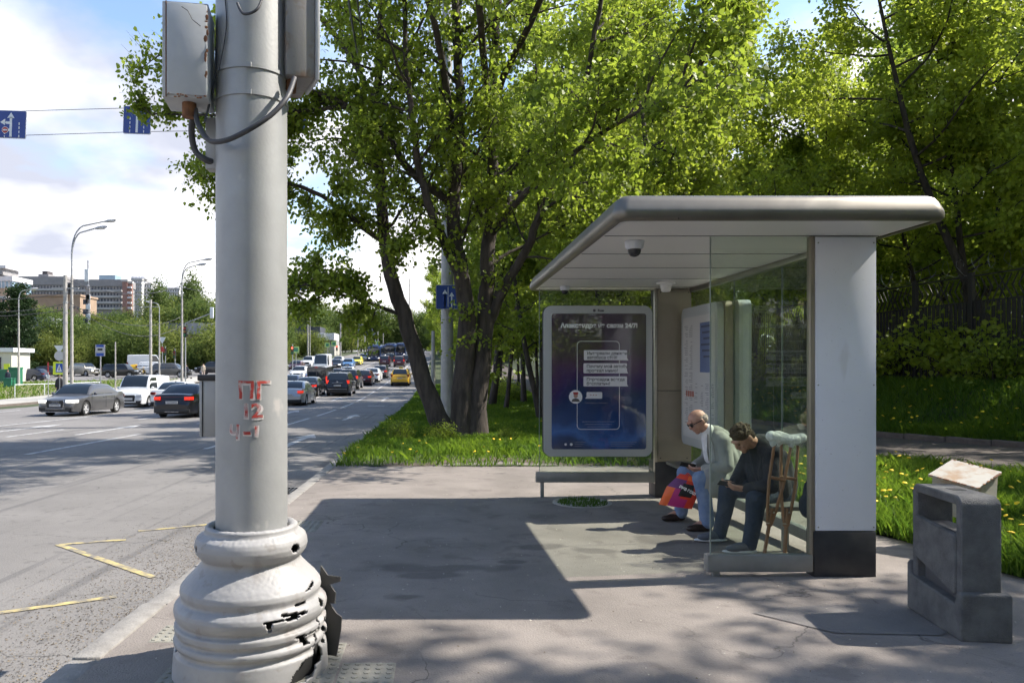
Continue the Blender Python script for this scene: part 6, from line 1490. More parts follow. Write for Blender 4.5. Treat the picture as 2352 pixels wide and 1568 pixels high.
class Tree:
    def __init__(s, seed): s.r = random.Random(seed); s.rn = np.random.default_rng(seed); s.mb = MB(); s.anchors = []
    def poly(s, p, d, L, r, k, wander, up, sides, taper=.35):
        pts = [Vector(p)]; d = Vector(d).normalized(); st = L / k
        for i in range(k):
            d = (d + Vector((s.r.gauss(0, wander), s.r.gauss(0, wander), s.r.gauss(0, wander) + up))).normalized(); pts.append(pts[-1] + d * st)
        s.mb.tube(pts, [r * (1 - (1 - taper) * i / k) for i in range(k + 1)], sides, cap=False); return pts
    def side(s, pts, t):
        f = t * (len(pts) - 1); i = min(int(f), len(pts) - 2); p = pts[i].lerp(pts[i + 1], f - i); d = (pts[i + 1] - pts[i]).normalized(); return p, d
    def out_dir(s, d, ang):
        a = d.orthogonal().normalized(); a = (Matrix.Rotation(s.r.uniform(0, 6.283), 3, d) @ a); return d * math.cos(ang) + a * math.sin(ang)
    def twig(s, p, d, L):
        pts = s.poly(p, d, L, .006, 3, .22, -.05, 3, .4); s.anchors.append((pts, L))
    def branch(s, p, d, L, r, nt, up=.0):
        pts = s.poly(p, d, L, r, 5, .16, up, 4)
        for i in range(nt):
            t = s.r.uniform(.15, 1); q, dd = s.side(pts, t); s.twig(q, s.out_dir(dd, s.r.uniform(.4, 1.2)), s.r.uniform(.35, .8) * (1.1 - .3 * t))
        s.anchors.append((pts[2:], L * .5))
    def limb(s, p, d, L, r, nb, nt, up=.03):
        pts = s.poly(p, d, L, r, 7, .13, up, 6)
        for i in range(nb):
            t = .18 + .8 * (i + s.r.random()) / nb; q, dd = s.side(pts, t); o = s.out_dir(dd, s.r.uniform(.5, 1.15)); s.branch(q, o, L * s.r.uniform(.28, .55) * (1.15 - .5 * t), r * .38 * (1.1 - .5 * t), nt)
        s.branch(pts[-1], (pts[-1] - pts[-2]), L * .3, r * .3, nt); return pts
    def leaves(s, n, size, spread=.14, m=None, vbias=0.):
        A = s.anchors; Ls = np.array([a[1] for a in A]); pr = Ls / Ls.sum(); cnt = s.rn.multinomial(n, pr); C_ = []; va = []
        for (pts, L), c in zip(A, cnt):
            if c == 0: continue
            P_ = np.array([list(p) for p in pts]); f = s.rn.uniform(0, len(P_) - 1.001, c); i = f.astype(int); q = P_[i] + (P_[i + 1] - P_[i]) * (f - i)[:, None]
            q = q + s.rn.normal(0, spread, (c, 3)) * np.array([1, 1, .8]); C_.append(q); va.append(np.clip(s.rn.normal(.45 + vbias, .12) + s.rn.normal(0, .15, c), 0, 1))
        C_ = np.concatenate(C_); va = np.concatenate(va); return C_, va
def thing_tree(name, label, cat, loc, wood, leafm, mwood, group=None, rz=0., sc=1.):
    t = thing(name, label, cat, loc, rz, group); t.scale = (sc, sc, sc); ob('trunk', wood, t); ob('crown', leafm, t); return t
# ---- hero: multi-stemmed linden on the verge
HY = 19.3; HB = P(1062, 1000, HY)
T1 = Tree(11)
def stem(pts, r0, r1, sides=12, depth=0.):
    q = [P(a, b_, HY + c) for a, b_, c in pts]; out = []
    qq = [q[0]] + q + [q[-1]]
    for i in range(1, len(qq) - 2):
        for t in np.linspace(0, 1, 4, endpoint=False):
            a, b_, c, d = qq[i - 1], qq[i], qq[i + 1], qq[i + 2]; out.append(.5 * ((2 * b_) + (c - a) * t + (2 * a - 5 * b_ + 4 * c - d) * t * t + (3 * b_ - a - 3 * c + d) * t ** 3) + Vector((T1.r.gauss(0, .02), T1.r.gauss(0, .02), 0)))
    out.append(qq[-2]); n = len(out); T1.mb.tube(out, [r0 + (r1 - r0) * (i / (n - 1)) ** .8 + (.09 * math.exp(-i * .9) if r0 > .2 else 0) for i in range(n)], sides, cap=False); return out
SA = stem([(1030, 1012, 0), (975, 880, .1), (925, 720, .3), (890, 600, .4), (880, 480, .5), (862, 330, .3), (868, 160, .2), (880, -60, 0), (890, -260, 0)], .27, .06)
SB = stem([(1060, 1008, 0), (1064, 860, 0), (1072, 720, -.1), (1052, 600, -.2), (1040, 480, -.3), (1058, 300, -.4), (1050, 120, -.3), (1040, -100, -.2), (1045, -280, -.2)], .31, .06)
SC = stem([(1090, 1003, 0), (1104, 850, .1), (1116, 720, .2), (1121, 560, .3), (1135, 400, .5), (1130, 230, .6), (1140, 60, .6), (1150, -150, .6), (1150, -320, .6)], .29, .06)
SD = stem([(1112, 760, .2), (1160, 660, .0), (1208, 575, -.4), (1250, 470, -.8), (1300, 330, -1.2), (1345, 190, -1.4), (1375, 30, -1.5), (1400, -120, -1.5)], .15, .04, 8)
SE = stem([(1058, 640, -.1), (1005, 520, -.8), (965, 400, -1.2), (945, 250, -1.5), (930, 60, -1.7), (925, -150, -1.8)], .14, .04, 8)
SF = stem([(1040, 470, -.3), (950, 400, -.4), (880, 310, -.8), (800, 245, -1.0), (720, 210, -1.1), (610, 150, -1.3), (500, 115, -1.4), (400, 95, -1.4)], .13, .03, 8)
SG = stem([(885, 560, .4), (820, 510, .3), (740, 450, .1), (640, 415, -.1), (550, 395, -.2), (475, 400, -.3)], .09, .02, 6)
SH = stem([(925, 725, .3), (860, 700, .0), (800, 680, -.2), (735, 672, -.4), (700, 650, -.5)], .06, .02, 6)
SI = stem([(1125, 500, .3), (1200, 440, 1.0), (1290, 420, 1.6), (1400, 400, 2.0), (1500, 330, 2.2)], .10, .03, 6)
SJ = stem([(868, 250, .3), (800, 120, 1.0), (700, 0, 1.5), (620, -100, 1.6), (540, -160, 1.6)], .10, .03, 6)
SK = stem([(800, 245, -1.0), (700, 255, -1.2), (600, 270, -1.5), (480, 265, -1.5), (345, 262, -1.6)], .06, .02, 6)
SL = stem([(1125, 330, .5), (1110, 120, -1.6), (1090, -160, -4.2), (1060, -520, -6.6), (1030, -900, -8.2)], .12, .03, 7)
SM = stem([(1040, 300, -.5), (1000, 60, -2.6), (900, -250, -5.0), (790, -620, -7.0)], .11, .03, 7)
SN = stem([(1140, 220, .5), (1250, -20, -1.8), (1400, -300, -4.2), (1600, -700, -6.6)], .11, .03, 7)
def furnish(pts, i0, i1, n, Lr, nt=6, bias=None):
    for k in range(n):
        t = i0 + (i1 - i0) * (k + T1.r.random()) / n; p, d = T1.side(pts, t); o = T1.out_dir(d, T1.r.uniform(.6, 1.35))
        if bias: o = (o + Vector(bias)).normalized()
        L = T1.r.uniform(*Lr); T1.limb(p, o, L, .016 + .012 * L, 5, nt, up=T1.r.uniform(-.04, .04))
furnish(SA, .32, 1, 28, (1.0, 2.5), 6, (-.25, 0, 0)); furnish(SB, .36, 1, 22, (1.0, 3.0)); furnish(SC, .33, 1, 24, (1.2, 3.2), 6, (.2, 0, 0)); furnish(SD, .25, 1, 16, (.9, 2.4), 6, (.2, 0, 0)); furnish(SE, .3, 1, 16, (.9, 2.4), 6, (-.3, 0, 0))
furnish(SF, .25, 1, 18, (.4, 1.1)); furnish(SG, .2, 1, 12, (.35, .8)); furnish(SH, .15, 1, 10, (.4, .9)); furnish(SI, .3, 1, 12, (.8, 2.0)); furnish(SJ, .2, 1, 12, (.5, 1.3)); furnish(SK, .2, 1, 10, (.35, .8))
SO = stem([(1125, 540, .3), (1210, 440, -1.4), (1330, 340, -3.2), (1480, 250, -4.8), (1620, 180, -5.6)], .10, .02, 7); furnish(SO, .25, 1, 18, (.9, 2.0))
furnish(SL, .4, 1, 16, (1., 2.4)); furnish(SM, .4, 1, 14, (1., 2.4)); furnish(SN, .4, 1, 14, (1., 2.4))
# low sprouts round the trunks
for k in range(9):
    s_ = T1.r.choice([SB, SC]); p, d = T1.side(s_, T1.r.uniform(.10, .32)); o = T1.out_dir(d, 1.3); T1.branch(p, o, T1.r.uniform(.5, 1.1), .010, 6)
C_, va = T1.leaves(105000, .10, .095)
hero = thing('linden_tree', 'big multi-stemmed linden with dark leaning trunks on the grass verge left of the shelter', 'tree', tuple(HB))
def shift(mb, o): mb.v = [(a - o.x, b_ - o.y, c - o.z) for a, b_, c in mb.v]
shift(T1.mb, HB); T1.mb.build('trunk', M['bark'], hero, smooth=60)
ob('crown', np_mesh('crown', leaf_quads(C_ - np.array(HB), .112, T1.rn, .7), 6, M['leaf'], va), hero)
# ---- generic tree prototypes
def proto(seed, h, sp, nleaf, size, clear=.25, nl=16, r0=.16, lean=(0, 0), m='leaf', nb=5, nt=5, bark='bark', spread=.2, rnd=False, updir=.55):
    T = Tree(seed); k = 10; pts = [Vector((0, 0, -.2))]; d = Vector((lean[0], lean[1], 1)).normalized()
    for i in range(k): d = (d + Vector((T.r.gauss(0, .05), T.r.gauss(0, .05), .04))).normalized(); pts.append(pts[-1] + d * h * .95 / k)
    T.mb.tube(pts, [r0 * (1.25 if i == 0 else 1 - .85 * i / k) for i in range(k + 1)], 9, cap=False)
    for i in range(nl):
        t = clear + (1 - clear) * (i + T.r.random()) / nl; p, dd = T.side(pts, min(t, .99)); a = T.r.uniform(0, 6.283); e = T.r.uniform(.1, updir + .3 * t)
        prof_ = math.sin(math.pi * min(1, (t - clear) / (1 - clear) * .75 + .22)); T.limb(p, Vector((math.cos(a), math.sin(a), e)), sp * T.r.uniform(.65, 1.05) * prof_, r0 * .34 * (1.1 - .6 * t), nb, nt, .02)
    C_, va = T.leaves(nleaf, size, spread)
    return T.mb.mesh('trunk', M[bark], 60), np_mesh('crown', leaf_quads(C_, size, T.rn, .5, rnd), 4, M[m], va)
PF = [proto(21, 15.5, 4.0, 18000, .17, .28, 18, .17, (.10, .03), 'leaf_young'), proto(22, 17, 4.2, 19000, .17, .30, 18, .19, (-.14, .0), 'leaf_young'), proto(23, 13.5, 3.8, 17000, .165, .2, 17, .13, (.05, -.12), 'leaf'), proto(24, 16, 3.6, 17000, .165, .32, 17, .15, (-.05, .08), 'leaf')]
FX = lambda y: 15.3 - .22 * (y - 26) if y < 26 else 15.3 - .10 * (y - 26)
# bright near tree whose trunk is hidden by the shelter
PN = proto(31, 15.5, 5.0, 44000, .11, .2, 24, .17, (-.03, .0), 'leaf_young', 6, 6, 'bark', .17, True)
thing_tree('linden_tree', 'bright young-leaved tree rising behind the bus shelter roof', 'tree', (6.9, 23.0, zpave(23)), PN[0], PN[1], None)
# trees standing close on the right, beyond the frame edge, that dapple the pavement
for x, y, i, s, l in ((14.3, 3.1, 1, 1.0, 'tall tree beyond the path, right of the bin and out of view'), (17.5, 1.2, 0, 1.15, 'tall tree farther right beyond the path, out of view'), (17.8, 3.1, 2, 1.3, 'middling tree beyond the path, just out of view at the right'), (11.0, -1.2, 2, 1.0, 'shorter tree on the plot behind the camera, out of view'), (20.5, 3.6, 3, 1.12, 'slim tall tree at the fence line right of the path, out of view'), (23.5, 9.5, 1, 1.1, 'second tall tree at the fence line, out of view')):
    thing_tree('roadside_tree', l, 'tree', (x, y, zpave(y)), PF[i][0], PF[i][1], None, None, x, s)
for k in range(34):      # the wood goes on behind the camera
    x = -1 + (k * 1.37) % 27; y = -11 - (k * 5.3) % 17; thing_tree('roadside_tree', 'tree of the wood behind the camera', 'tree', (x, y, zpave(y)), PF[k % 4][0], PF[k % 4][1], None, 'trees behind the camera', k, 1.0)
rr = random.Random(77)
G = 'forest trees beyond the dark fence'
lbls = ['young leaved forest tree beyond the dark fence']
n_ = 0
places = []
def try_place(x, y, dmin):
    for a, b_ in places:
        if math.hypot(a - x, b_ - y) < dmin: return False
    places.append((x, y)); return True
for y in np.arange(9, 85, 1.0):
    for k in range(12):
        dx = abs(rr.gauss(0, 12)) + 1.0; x = FX(y) + dx; yy = y + rr.uniform(-.5, .5)
        if x / max(yy, 1) > 1.15: continue
        if yy < 13 and x < 21: continue
        if yy > 45 and dx > 16: continue
        if try_place(x, yy, 2.7 + .02 * yy):
            i = rr.randrange(4); thing_tree('forest_tree', 'slim forest tree in fresh leaf beyond the dark fence', 'tree', (x, yy, bank(x, yy) - .1), PF[i][0], PF[i][1], None, G, rr.uniform(0, 6.28), rr.uniform(.8, 1.12)); n_ += 1
# leaning dark trunks that show at the right
PL = [proto(41, 15, 4.2, 22000, .125, .42, 16, .17, (-.38, .0), 'leaf_young', 5, 5, 'bark', .2, True), proto(42, 14, 4.0, 20000, .125, .45, 15, .14, (-.30, .05), 'leaf_young')]
thing_tree('leaning_tree', 'thick dark tree leaning left over the shelter from beyond the fence', 'tree', (17.4, 22.5, bank(17.4, 22.5)), PL[0][0], PL[0][1], None, None, 0, 1.0)
thing_tree('leaning_tree', 'slimmer leaning tree at the right edge beyond the fence', 'tree', (20.0, 23.5, bank(20, 23.5)), PL[1][0], PL[1][1], None, None, .2, 1.0)
thing_tree('leaning_tree', 'leaning tree seen just right of the white pillar', 'tree', (17.5, 28.5, bank(17.5, 28)), PL[1][0], PL[1][1], None, None, -.2, .95)
# verge trees in a row towards the distance
G3 = 'row of slim trees on the verge beyond the linden'
for i, (x, y, s) in enumerate(((3.2, 36, .7), (4.6, 33, .75), (5.4, 40, .8), (3.0, 48, .75), (6.2, 47, .8), (4.6, 55, .8), (2.2, 60, .8), (6.3, 60, .85), (3.8, 68, .8), (5.6, 74, .8), (2.0, 78, .85), (1.5, 90, .9), (5.0, 88, .9), (3.4, 100, .9), (1.2, 112, .9), (5, 115, .9), (1.0, 135, 1), (6.5, 30, .7), (.8, 160, 1), (8.2, 34, .8), (9.0, 27, .75), (8.6, 43, .85), (3.8, 27.5, .95), (1.6, 31, .9), (6.0, 36, 1.0), (9.3, 38, 1.25), (5.0, 44, 1.3), (10, 50, 1.4), (2.8, 40, 1.2), (7.5, 30, 1.1), (11.5, 41, 1.45), (7, 39, 1.35), (12.2, 33, 1.25))):
    q = PF[i % 4]; thing_tree('verge_tree', 'slim dark trunked tree in the row on the grass verge behind the linden', 'tree', (x, y, zpave(y)), q[0], q[1], None, G3, i * 1.3, s)
# shrubs
def shrub(seed, h, w, n, size, m='leaf_bush', aspect=.85, rnd=True):
    T = Tree(seed)
    for i in range(14):
        a = T.r.uniform(0, 6.28); T.branch((T.r.gauss(0, w * .12), T.r.gauss(0, w * .12), 0), Vector((math.cos(a) * .6, math.sin(a) * .6, 1.1)), h * T.r.uniform(.6, 1.0), .015, 7)
    C_, va = T.leaves(n, size, w * .10); C_[:, 2] = np.abs(C_[:, 2]); return T.mb.mesh('stems', M['bark'], 60), np_mesh('foliage', leaf_quads(C_, size, T.rn, .2, rnd, aspect), 6, M[m], va)
PS = [shrub(51, 2.2, 1.6, 1500, .13, 'leaf_young', 1.0), shrub(52, 1.5, 1.5, 1300, .11, 'leaf', 1.0), shrub(53, 1.1, 1.3, 1200, .10, 'leaf', .8)]
def put_shrub(i, x, y, z, s, label, g=None, rz=0.):
    t = thing('shrub', label, 'shrub', (x, y, z), rz, g); t.scale = (s, s, s); ob('stems', PS[i][0], t); ob('foliage', PS[i][1], t)
for i, (k, x, y, s, l) in enumerate(((0, 15.6, 22.0, 1.25, 'tall pale leaved sapling in front of the dark fence'), (1, 15.9, 20.4, .7, 'bushy sapling right of the tall pale one by the fence'), (2, 15.0, 20.0, 1.2, 'low bush under the tall pale sapling'), (0, 14.3, 25.0, 1.0, 'sapling by the fence seen beside the white pillar'), (2, 16.8, 19.0, 1.1, 'low bush at the right edge before the fence'))):
    put_shrub(k, x, y, bank(x, y) - .05, s, l, None, i * 1.1)
for i in range(30):
    y = -6 - rr.uniform(0, 6); x = rr.uniform(0, 24); put_shrub(rr.randrange(3), x, y, zpave(y), rr.uniform(1.1, 1.9), 'bush at the edge of the wood behind the camera', 'bushes behind the camera', i)
for i in range(12):
    y = rr.uniform(31, 50); x = FX(y) - rr.uniform(.2, 1.2); put_shrub(rr.randrange(3), x, y, bank(x, y) - .05, rr.uniform(.6, 1.0), 'low leafy bush growing along the dark fence', 'bushes along the dark fence', i)
for i in range(9):
    x = rr.uniform(2.8, 9.5); y = rr.uniform(30, 60); put_shrub(rr.randrange(3), x, y, zpave(y), rr.uniform(.7, 1.1), 'undergrowth bush among the slim verge trees', 'undergrowth among the verge trees', i)
for k in range(34):
    y = 12 + k * 3.4; x = FX(min(y, 60)) + 24 + (k * 7) % 9; q = PF[k % 4]; thing_tree('forest_tree', 'slim forest tree in fresh leaf beyond the dark fence', 'tree', (x, y, zpave(y) + .6), q[0], q[1], None, G, k, 1.1)
for k in range(44):
    y = 15 + (k * 1.13) % 34; x = FX(y) + 2 + (k * 3.7) % 11; put_shrub(k % 3, x, y, bank(x, y) - .05, 1.3 + .6 * ((k * 7) % 5) / 5, 'undergrowth bush in the wood behind the fence', 'undergrowth behind the dark fence', k)
# ---- fence
fm = mat('fence_dark', (.018, .017, .016), .6, c2=(.028, .022, .018), scale=6)
fe = thing('dark_fence', 'tall dark metal fence with vertical slats, chevron top and coiled razor wire', 'fence', (0, 0, 0))
slat = MB().rbox(-.056, .056, -.012, .012, 0, 2.32, .003, seg=1).mesh('slat', fm); post = MB().rbox(-.07, .07, -.07, .07, -.4, 3.36, .01, seg=1).mesh('fence_post', fm); rail = MB().box(0, 2.0, -.02, .02, 0, .045).mesh('fence_rail', fm)
che = MB().prism([(-.02, 0), (.02, 0), (.20, .34), (.02, .68), (-.02, .68), (.15, .34)], -.008, .008, axis='y').mesh('chevron_slat', fm)
pts = []; y = 46.0
path_ = []
x_, y_ = FX(46.0), 46.0
while y_ > 8:
    path_.append((x_, y_)); s_ = .22 if y_ <= 26 else .10; d = Vector((s_, -1)).normalized(); x_ += d.x * 2.0; y_ += d.y * 2.0
coil = MB()
for i in range(len(path_) - 1):
    (xa, ya), (xb, yb) = path_[i], path_[i + 1]; z = bank(xa, ya); zb_ = bank(xb, yb); a = math.atan2(yb - ya, xb - xa)
    ob('fence_post', post, fe, (xa, ya, z), (0, 0, a))
    for h in (.15, 1.3, 2.45, 3.22): ob('fence_rail', rail, fe, (xa, ya, z + h), (0, -math.asin((zb_ - z) / 2.0), a))
    near_ = 14 < ya < 34
    if near_:
        for k in range(13):
            t = (k + .5) / 13; ob('slat', slat, fe, (xa + (xb - xa) * t, ya + (yb - ya) * t, z + (zb_ - z) * t + .13), (0, 0, a))
        for k in range(10):
            t = (k + .6) / 10.6; ob('chevron_slat', che, fe, (xa + (xb - xa) * t, ya + (yb - ya) * t, z + (zb_ - z) * t + 2.5), (0, 0, a + (PI if k >= 5 else 0)))
    else:
        b = MB(); Mx = Matrix.Rotation(a, 4, 'Z')
        for k in range(13): b.box(.077 + k * .154 - .016, .077 + k * .154 + .016, -.012, .012, .13, 3.2, M=Mx)
        o = b.build('slat_run', fm, fe, loc=(xa, ya, z)); o['kind'] = 'stuff'
    for k in range(40): t = k / 40; an = t * 2 * PI * 4; p = Vector((xa + (xb - xa) * t, ya + (yb - ya) * t, z + 3.58)); n = Vector((-math.sin(a), math.cos(a), 0)); pts.append(p + (n * math.cos(an) + Vector((0, 0, 1)) * math.sin(an)) * (.26 + .03 * math.sin(k * 2.1 + i)))
MB().tube(pts, .006, 3, cap=False).build('razor_wire', mat('wire_galv', (.30, .30, .30), .4, metal=.7), fe)
# ---- grass
def grass(name, n, fx, ysamp, zf, label, hr=(.08, .22), seed=1, wk=1.0, keep=None):
    rn = np.random.default_rng(seed); y = ysamp(rn, n); t = rn.uniform(0, 1, n); x = np.array([fx(a, b_) for a, b_ in zip(y, t)])
    cl = np.array([mnoise.noise(Vector((a * .8, b_ * .8, 0))) for a, b_ in zip(x, y)])
    if keep is not None: k = np.array([keep(a, b_, rn.random()) for a, b_ in zip(x, y)]); x, y, cl = x[k], y[k], cl[k]
    n = len(x); z = np.array([zf(a, b_) for a, b_ in zip(x, y)]); h = rn.uniform(*hr, n) * (1 + .55 * cl); a = rn.uniform(0, 2 * np.pi, n); w = (.0045 + .00042 * y) * wk * rn.uniform(.7, 1.3, n)
    le = rn.normal(0, .45, (n, 2)) * h[:, None]
    B = np.stack([x, y, z], 1); U = np.stack([np.cos(a) * w, np.sin(a) * w, 0 * w], 1); mid = B + np.stack([le[:, 0] * .35, le[:, 1] * .35, h * .6], 1); tip = B + np.stack([le[:, 0], le[:, 1], h], 1)
    V = np.stack([B - U, B + U, mid + U * .7, tip, mid - U * .7], 1)
    me = np_mesh(name, V, 5, M['grass'], np.clip(.4 + cl * .6 + rn.normal(0, .2, n), 0, 1)); tag(ob(name, me), label, 'grass', kind='stuff')
inv = lambda y0, y1: (lambda rn, n: y0 * (y1 / y0) ** rn.uniform(0, 1, n))
def keep1(x, y, r):
    d = math.hypot((x - .7) / 3.4, (y - 13.6) / 1.0); e = math.hypot(x - .4, y - 19.3)
    return not ((d < 1 and r < .75) or e < .75 and r < .8)
grass('verge_grass', 150000, lambda y, t: -1.86 + t * (Xpath0(y) + 1.86), inv(12.75, 70), lambda x, y: zpave(y) + .02, 'long spring grass on the verge left of and behind the shelter', (.07, .20), 1, 1., keep1)
grass('plot_grass', 60000, lambda y, t: Xp1(y) - .06 + t * (min(Xpath0(y), y * .95 + 1) - Xp1(y) + .06), lambda rn, n: 4.6 * (14. / 4.6) ** rn.uniform(0, 1, n), lambda x, y: zpave(y) + .02, 'long grass with dandelions right of the shelter', (.08, .26), 2, .9)
grass('bank_grass', 80000, lambda y, t: Xpath1(y) + .12 + 6.5 * t ** 1.6, inv(13, 48), lambda x, y: bank(x, y), 'long grass on the bank below the dark fence', (.10, .30), 3, 1.1)
def keep4(x, y, r): return True
grass('far_grass_tufts', 16000, lambda y, t: -30 - t * 42, lambda rn, n: 46 * (87. / 46) ** rn.uniform(0, 1, n), lambda x, y: zleft(x, y) + .05, 'patchy grass on the far side of the road', (.10, .28), 4, 1.)
# weeds at foot of the linden
for i in range(7):
    a = rr.uniform(0, 6.28); put_shrub(2, .5 + 1.6 * math.cos(a), 18.3 + .7 * math.sin(a), zpave(18), rr.uniform(.28, .45), 'small weed clump at the foot of the linden trunks', 'weeds round the linden', i)
# dandelions
hd1 = MB().lathe([(0, .004), (.010, .006), (.021, .002), (.024, -.002), (.012, -.006), (0, -.007)], 10).mesh('flower_head', M['dandelion'], 40)
stm = MB().tube([(0, 0, -.22), (.004, .002, -.1), (0, 0, -.004)], .0022, 4).mesh('stem', M['stem'])
rr = random.Random(9); nd = 0
def dand(x, y, z, h, s, g, label):
    t = thing('dandelion', label, 'flower', (x, y, z), rr.uniform(0, 6), g); o = ob('flower_head', hd1, t, (0, 0, h), (rr.uniform(-.5, .5), rr.uniform(-.5, .5), 0)); o.scale = (s, s, s)
    q = ob('stem', stm, t, (0, 0, h)); q.scale = (s, s, max(.4, h / .2))
for i in range(200):
    y = rr.uniform(5.2, 12.5); x = Xp1(y) + abs(rr.gauss(0, 1.6)) + .1
    if x > Xpath0(y) - .1: continue
    dand(x, y, zpave(y) + .02, rr.uniform(.15, .30), rr.uniform(.85, 1.3), 'dandelions on the plot behind the bin', 'yellow dandelion in the grass plot behind the bin')
for i in range(130):
    y = rr.uniform(14, 30); x = Xpath1(y) + .2 + abs(rr.gauss(0, 1.1)); dand(x, y, bank(x, y), rr.uniform(.18, .34), rr.uniform(1.2, 1.9), 'dandelions on the bank below the fence', 'yellow dandelion on the bank below the dark fence')
for i in range(60):
    y = 13 * (26 / 13) ** rr.random(); x = rr.uniform(-1.7, 5.5); dand(x, y, zpave(y) + .02, rr.uniform(.10, .22), rr.uniform(1.0, 1.4), 'dandelions on the verge near the linden', 'yellow dandelion on the verge near the linden')
# ---- far trees
def farproto(seed, h, w, n, size, m, kind='round'):
    T = Tree(seed); rn = T.rn; V = []; va = []
    T.mb.tube([(0, 0, -.5), (.1, 0, h * .3), (0, .1, h * .75)], [.2, .16, .05], 6, cap=False)
    for i in range(22):
        a = T.r.uniform(0, 6.28); z = h * T.r.uniform(.18, .85); R0 = w * .4 * (1 - abs(z / h - .5) * .8); T.mb.tube([(0, 0, z * .8), (R0 * math.cos(a), R0 * math.sin(a), z)], [.06, .02], 3, cap=False)
    nc = 46
    for i in range(nc):
        if kind == 'round': u = T.r.uniform(.10, 1); rad_ = w * .5 * math.sin(math.pi * min(.97, u * .80 + .12)) ** .7 * T.r.uniform(.55, 1.0); z = h * (.08 + .86 * u); cs_ = w * .15
        elif kind == 'column': u = T.r.uniform(.05, 1); rad_ = w * .5 * (math.sin(math.pi * min(.98, u * .8 + .15))) * T.r.uniform(.2, .9); z = h * (.05 + .93 * u); cs_ = w * .17
        else: u = T.r.uniform(0, 1) ** .8; rad_ = w * .5 * (1 - u) * T.r.uniform(.3, 1.0); z = h * (.05 + .93 * u); cs_ = w * .10
        a = T.r.uniform(0, 6.28); k = n // nc; c = np.array([rad_ * math.cos(a), rad_ * math.sin(a), z]); q = rn.normal(0, 1, (k, 3)) * np.array([1, 1, .75 if kind != 'cone' else .45]) * cs_ + c; V.append(q); va.append(np.clip(T.r.gauss(.45, .2) + rn.normal(0, .12, k), 0, 1))
    C_ = np.concatenate(V); C_[:, 2] = np.abs(C_[:, 2]) + .1; return T.mb.mesh('trunk', M['bark'], 60), np_mesh('crown', leaf_quads(C_, size, rn, .2, False, .9), 4, M[m], np.concatenate(va))
FP = dict(bush=[farproto(61, 6.5, 7, 6500, .30, 'leaf_bush'), farproto(62, 5.5, 6.5, 6000, .28, 'leaf_bush'), farproto(63, 7.5, 7, 6500, .30, 'leaf_far')],
          tall=[farproto(64, 14, 9, 6500, .42, 'leaf_far'), farproto(65, 12, 9, 6500, .42, 'leaf_far'), farproto(66, 15, 8, 6500, .4, 'leaf_bush')],
          poplar=[farproto(67, 19, 4.2, 4500, .42, 'leaf_far', 'column')], spruce=[farproto(68, 14, 5.5, 5500, .34, 'leaf_dark', 'cone')])
def ft(kind, px, y, s, label, g=None, rz=0., nm='far_tree'):
    q = FP[kind]; i = rr.randrange(len(q)); x = PX(px, y); thing_tree(nm, label, 'tree', (x, y, zg(x, y) - .2), q[i][0], q[i][1], None, g, rz, s)
for row, (y, s, kind) in enumerate(((119, .95, 'bush'), (127, 1.05, 'bush'), (140, .85, 'tall'), (160, 1.0, 'tall'), (185, 1.15, 'tall'))):
    px = -110 + row * 13
    while px < 560:
        yy = y + rr.uniform(-3, 3); ss = s * rr.uniform(.8, 1.15)
        if 395 < px < 480 and y < 135: ss *= .6
        if kind == 'tall' and px < 345: ss *= .70
        if kind == 'tall' and px >= 345: ss *= .92
        ft(kind, px, yy, ss, ['pale green bushy tree along the side street', 'taller green tree behind the bushy row'][kind == 'tall'], ['bushy trees along the side street', 'taller trees behind the bushy row'][kind == 'tall'], rr.uniform(0, 6)); px += 17 * 3.0 * 119 / y * .8 * (1.0 if kind == 'bush' else 1.2)
for px, y, s, l in ((360, 175, 1.0, 'leftmost pair of slim poplars above the side street'), (372, 178, .95, 'poplar right beside the leftmost slim one'), (437, 165, 1.05, 'tallest poplar left of the big pole'), (450, 168, .98, 'poplar just right of the tallest one'), (428, 172, .9, 'shorter poplar left of the tallest one')): ft('poplar', px, y, s, l, nm='poplar_tree')
for px, y, s, l in ((32, 112, .95, 'dark spruce at the left behind the kiosk'), (48, 114, 1.0, 'dark spruce right of the first one behind the single lamp'), (5, 116, .8, 'dark spruce at the very left edge'), (66, 120, .85, 'slim dark spruce left of the plain concrete pole')): ft('spruce', px, y, s, l, nm='spruce_tree')
for row, (y, s) in enumerate(((205, .95), (235, 1.05), (270, 1.2), (320, 1.35), (400, 1.5))):
    px = 575 + row * 11
    while px < 1120:
        x = PX(px, y)
        if not (-27 < x < -1) or y > 290:
            if not (y < 210 and 660 < px < 785): ft('tall', px, y + rr.uniform(-5, 5), s * rr.uniform(.75, 1.1) * (.8 if px < 780 and y < 250 else 1), 'distant green tree in the wooded hillside behind the traffic', 'trees on the distant hillside', rr.uniform(0, 6))
        px += 30 * 200 / y + 6
for k in range(26):
    y = rr.uniform(125, 260); x = rr.uniform(2, 22); ft('tall', 1010 + x / y * F, y, rr.uniform(.8, 1.2), 'far verge tree right of the road behind the trunks', 'far trees right of the road', k)
for k in range(12):
    y = rr.uniform(120, 220); x = -27 - rr.uniform(2, 12); ft('bush', 1010 + x / y * F, y, rr.uniform(.8, 1.1), 'roadside bush on the left of the hill behind the traffic', 'roadside bushes on the hill', k)
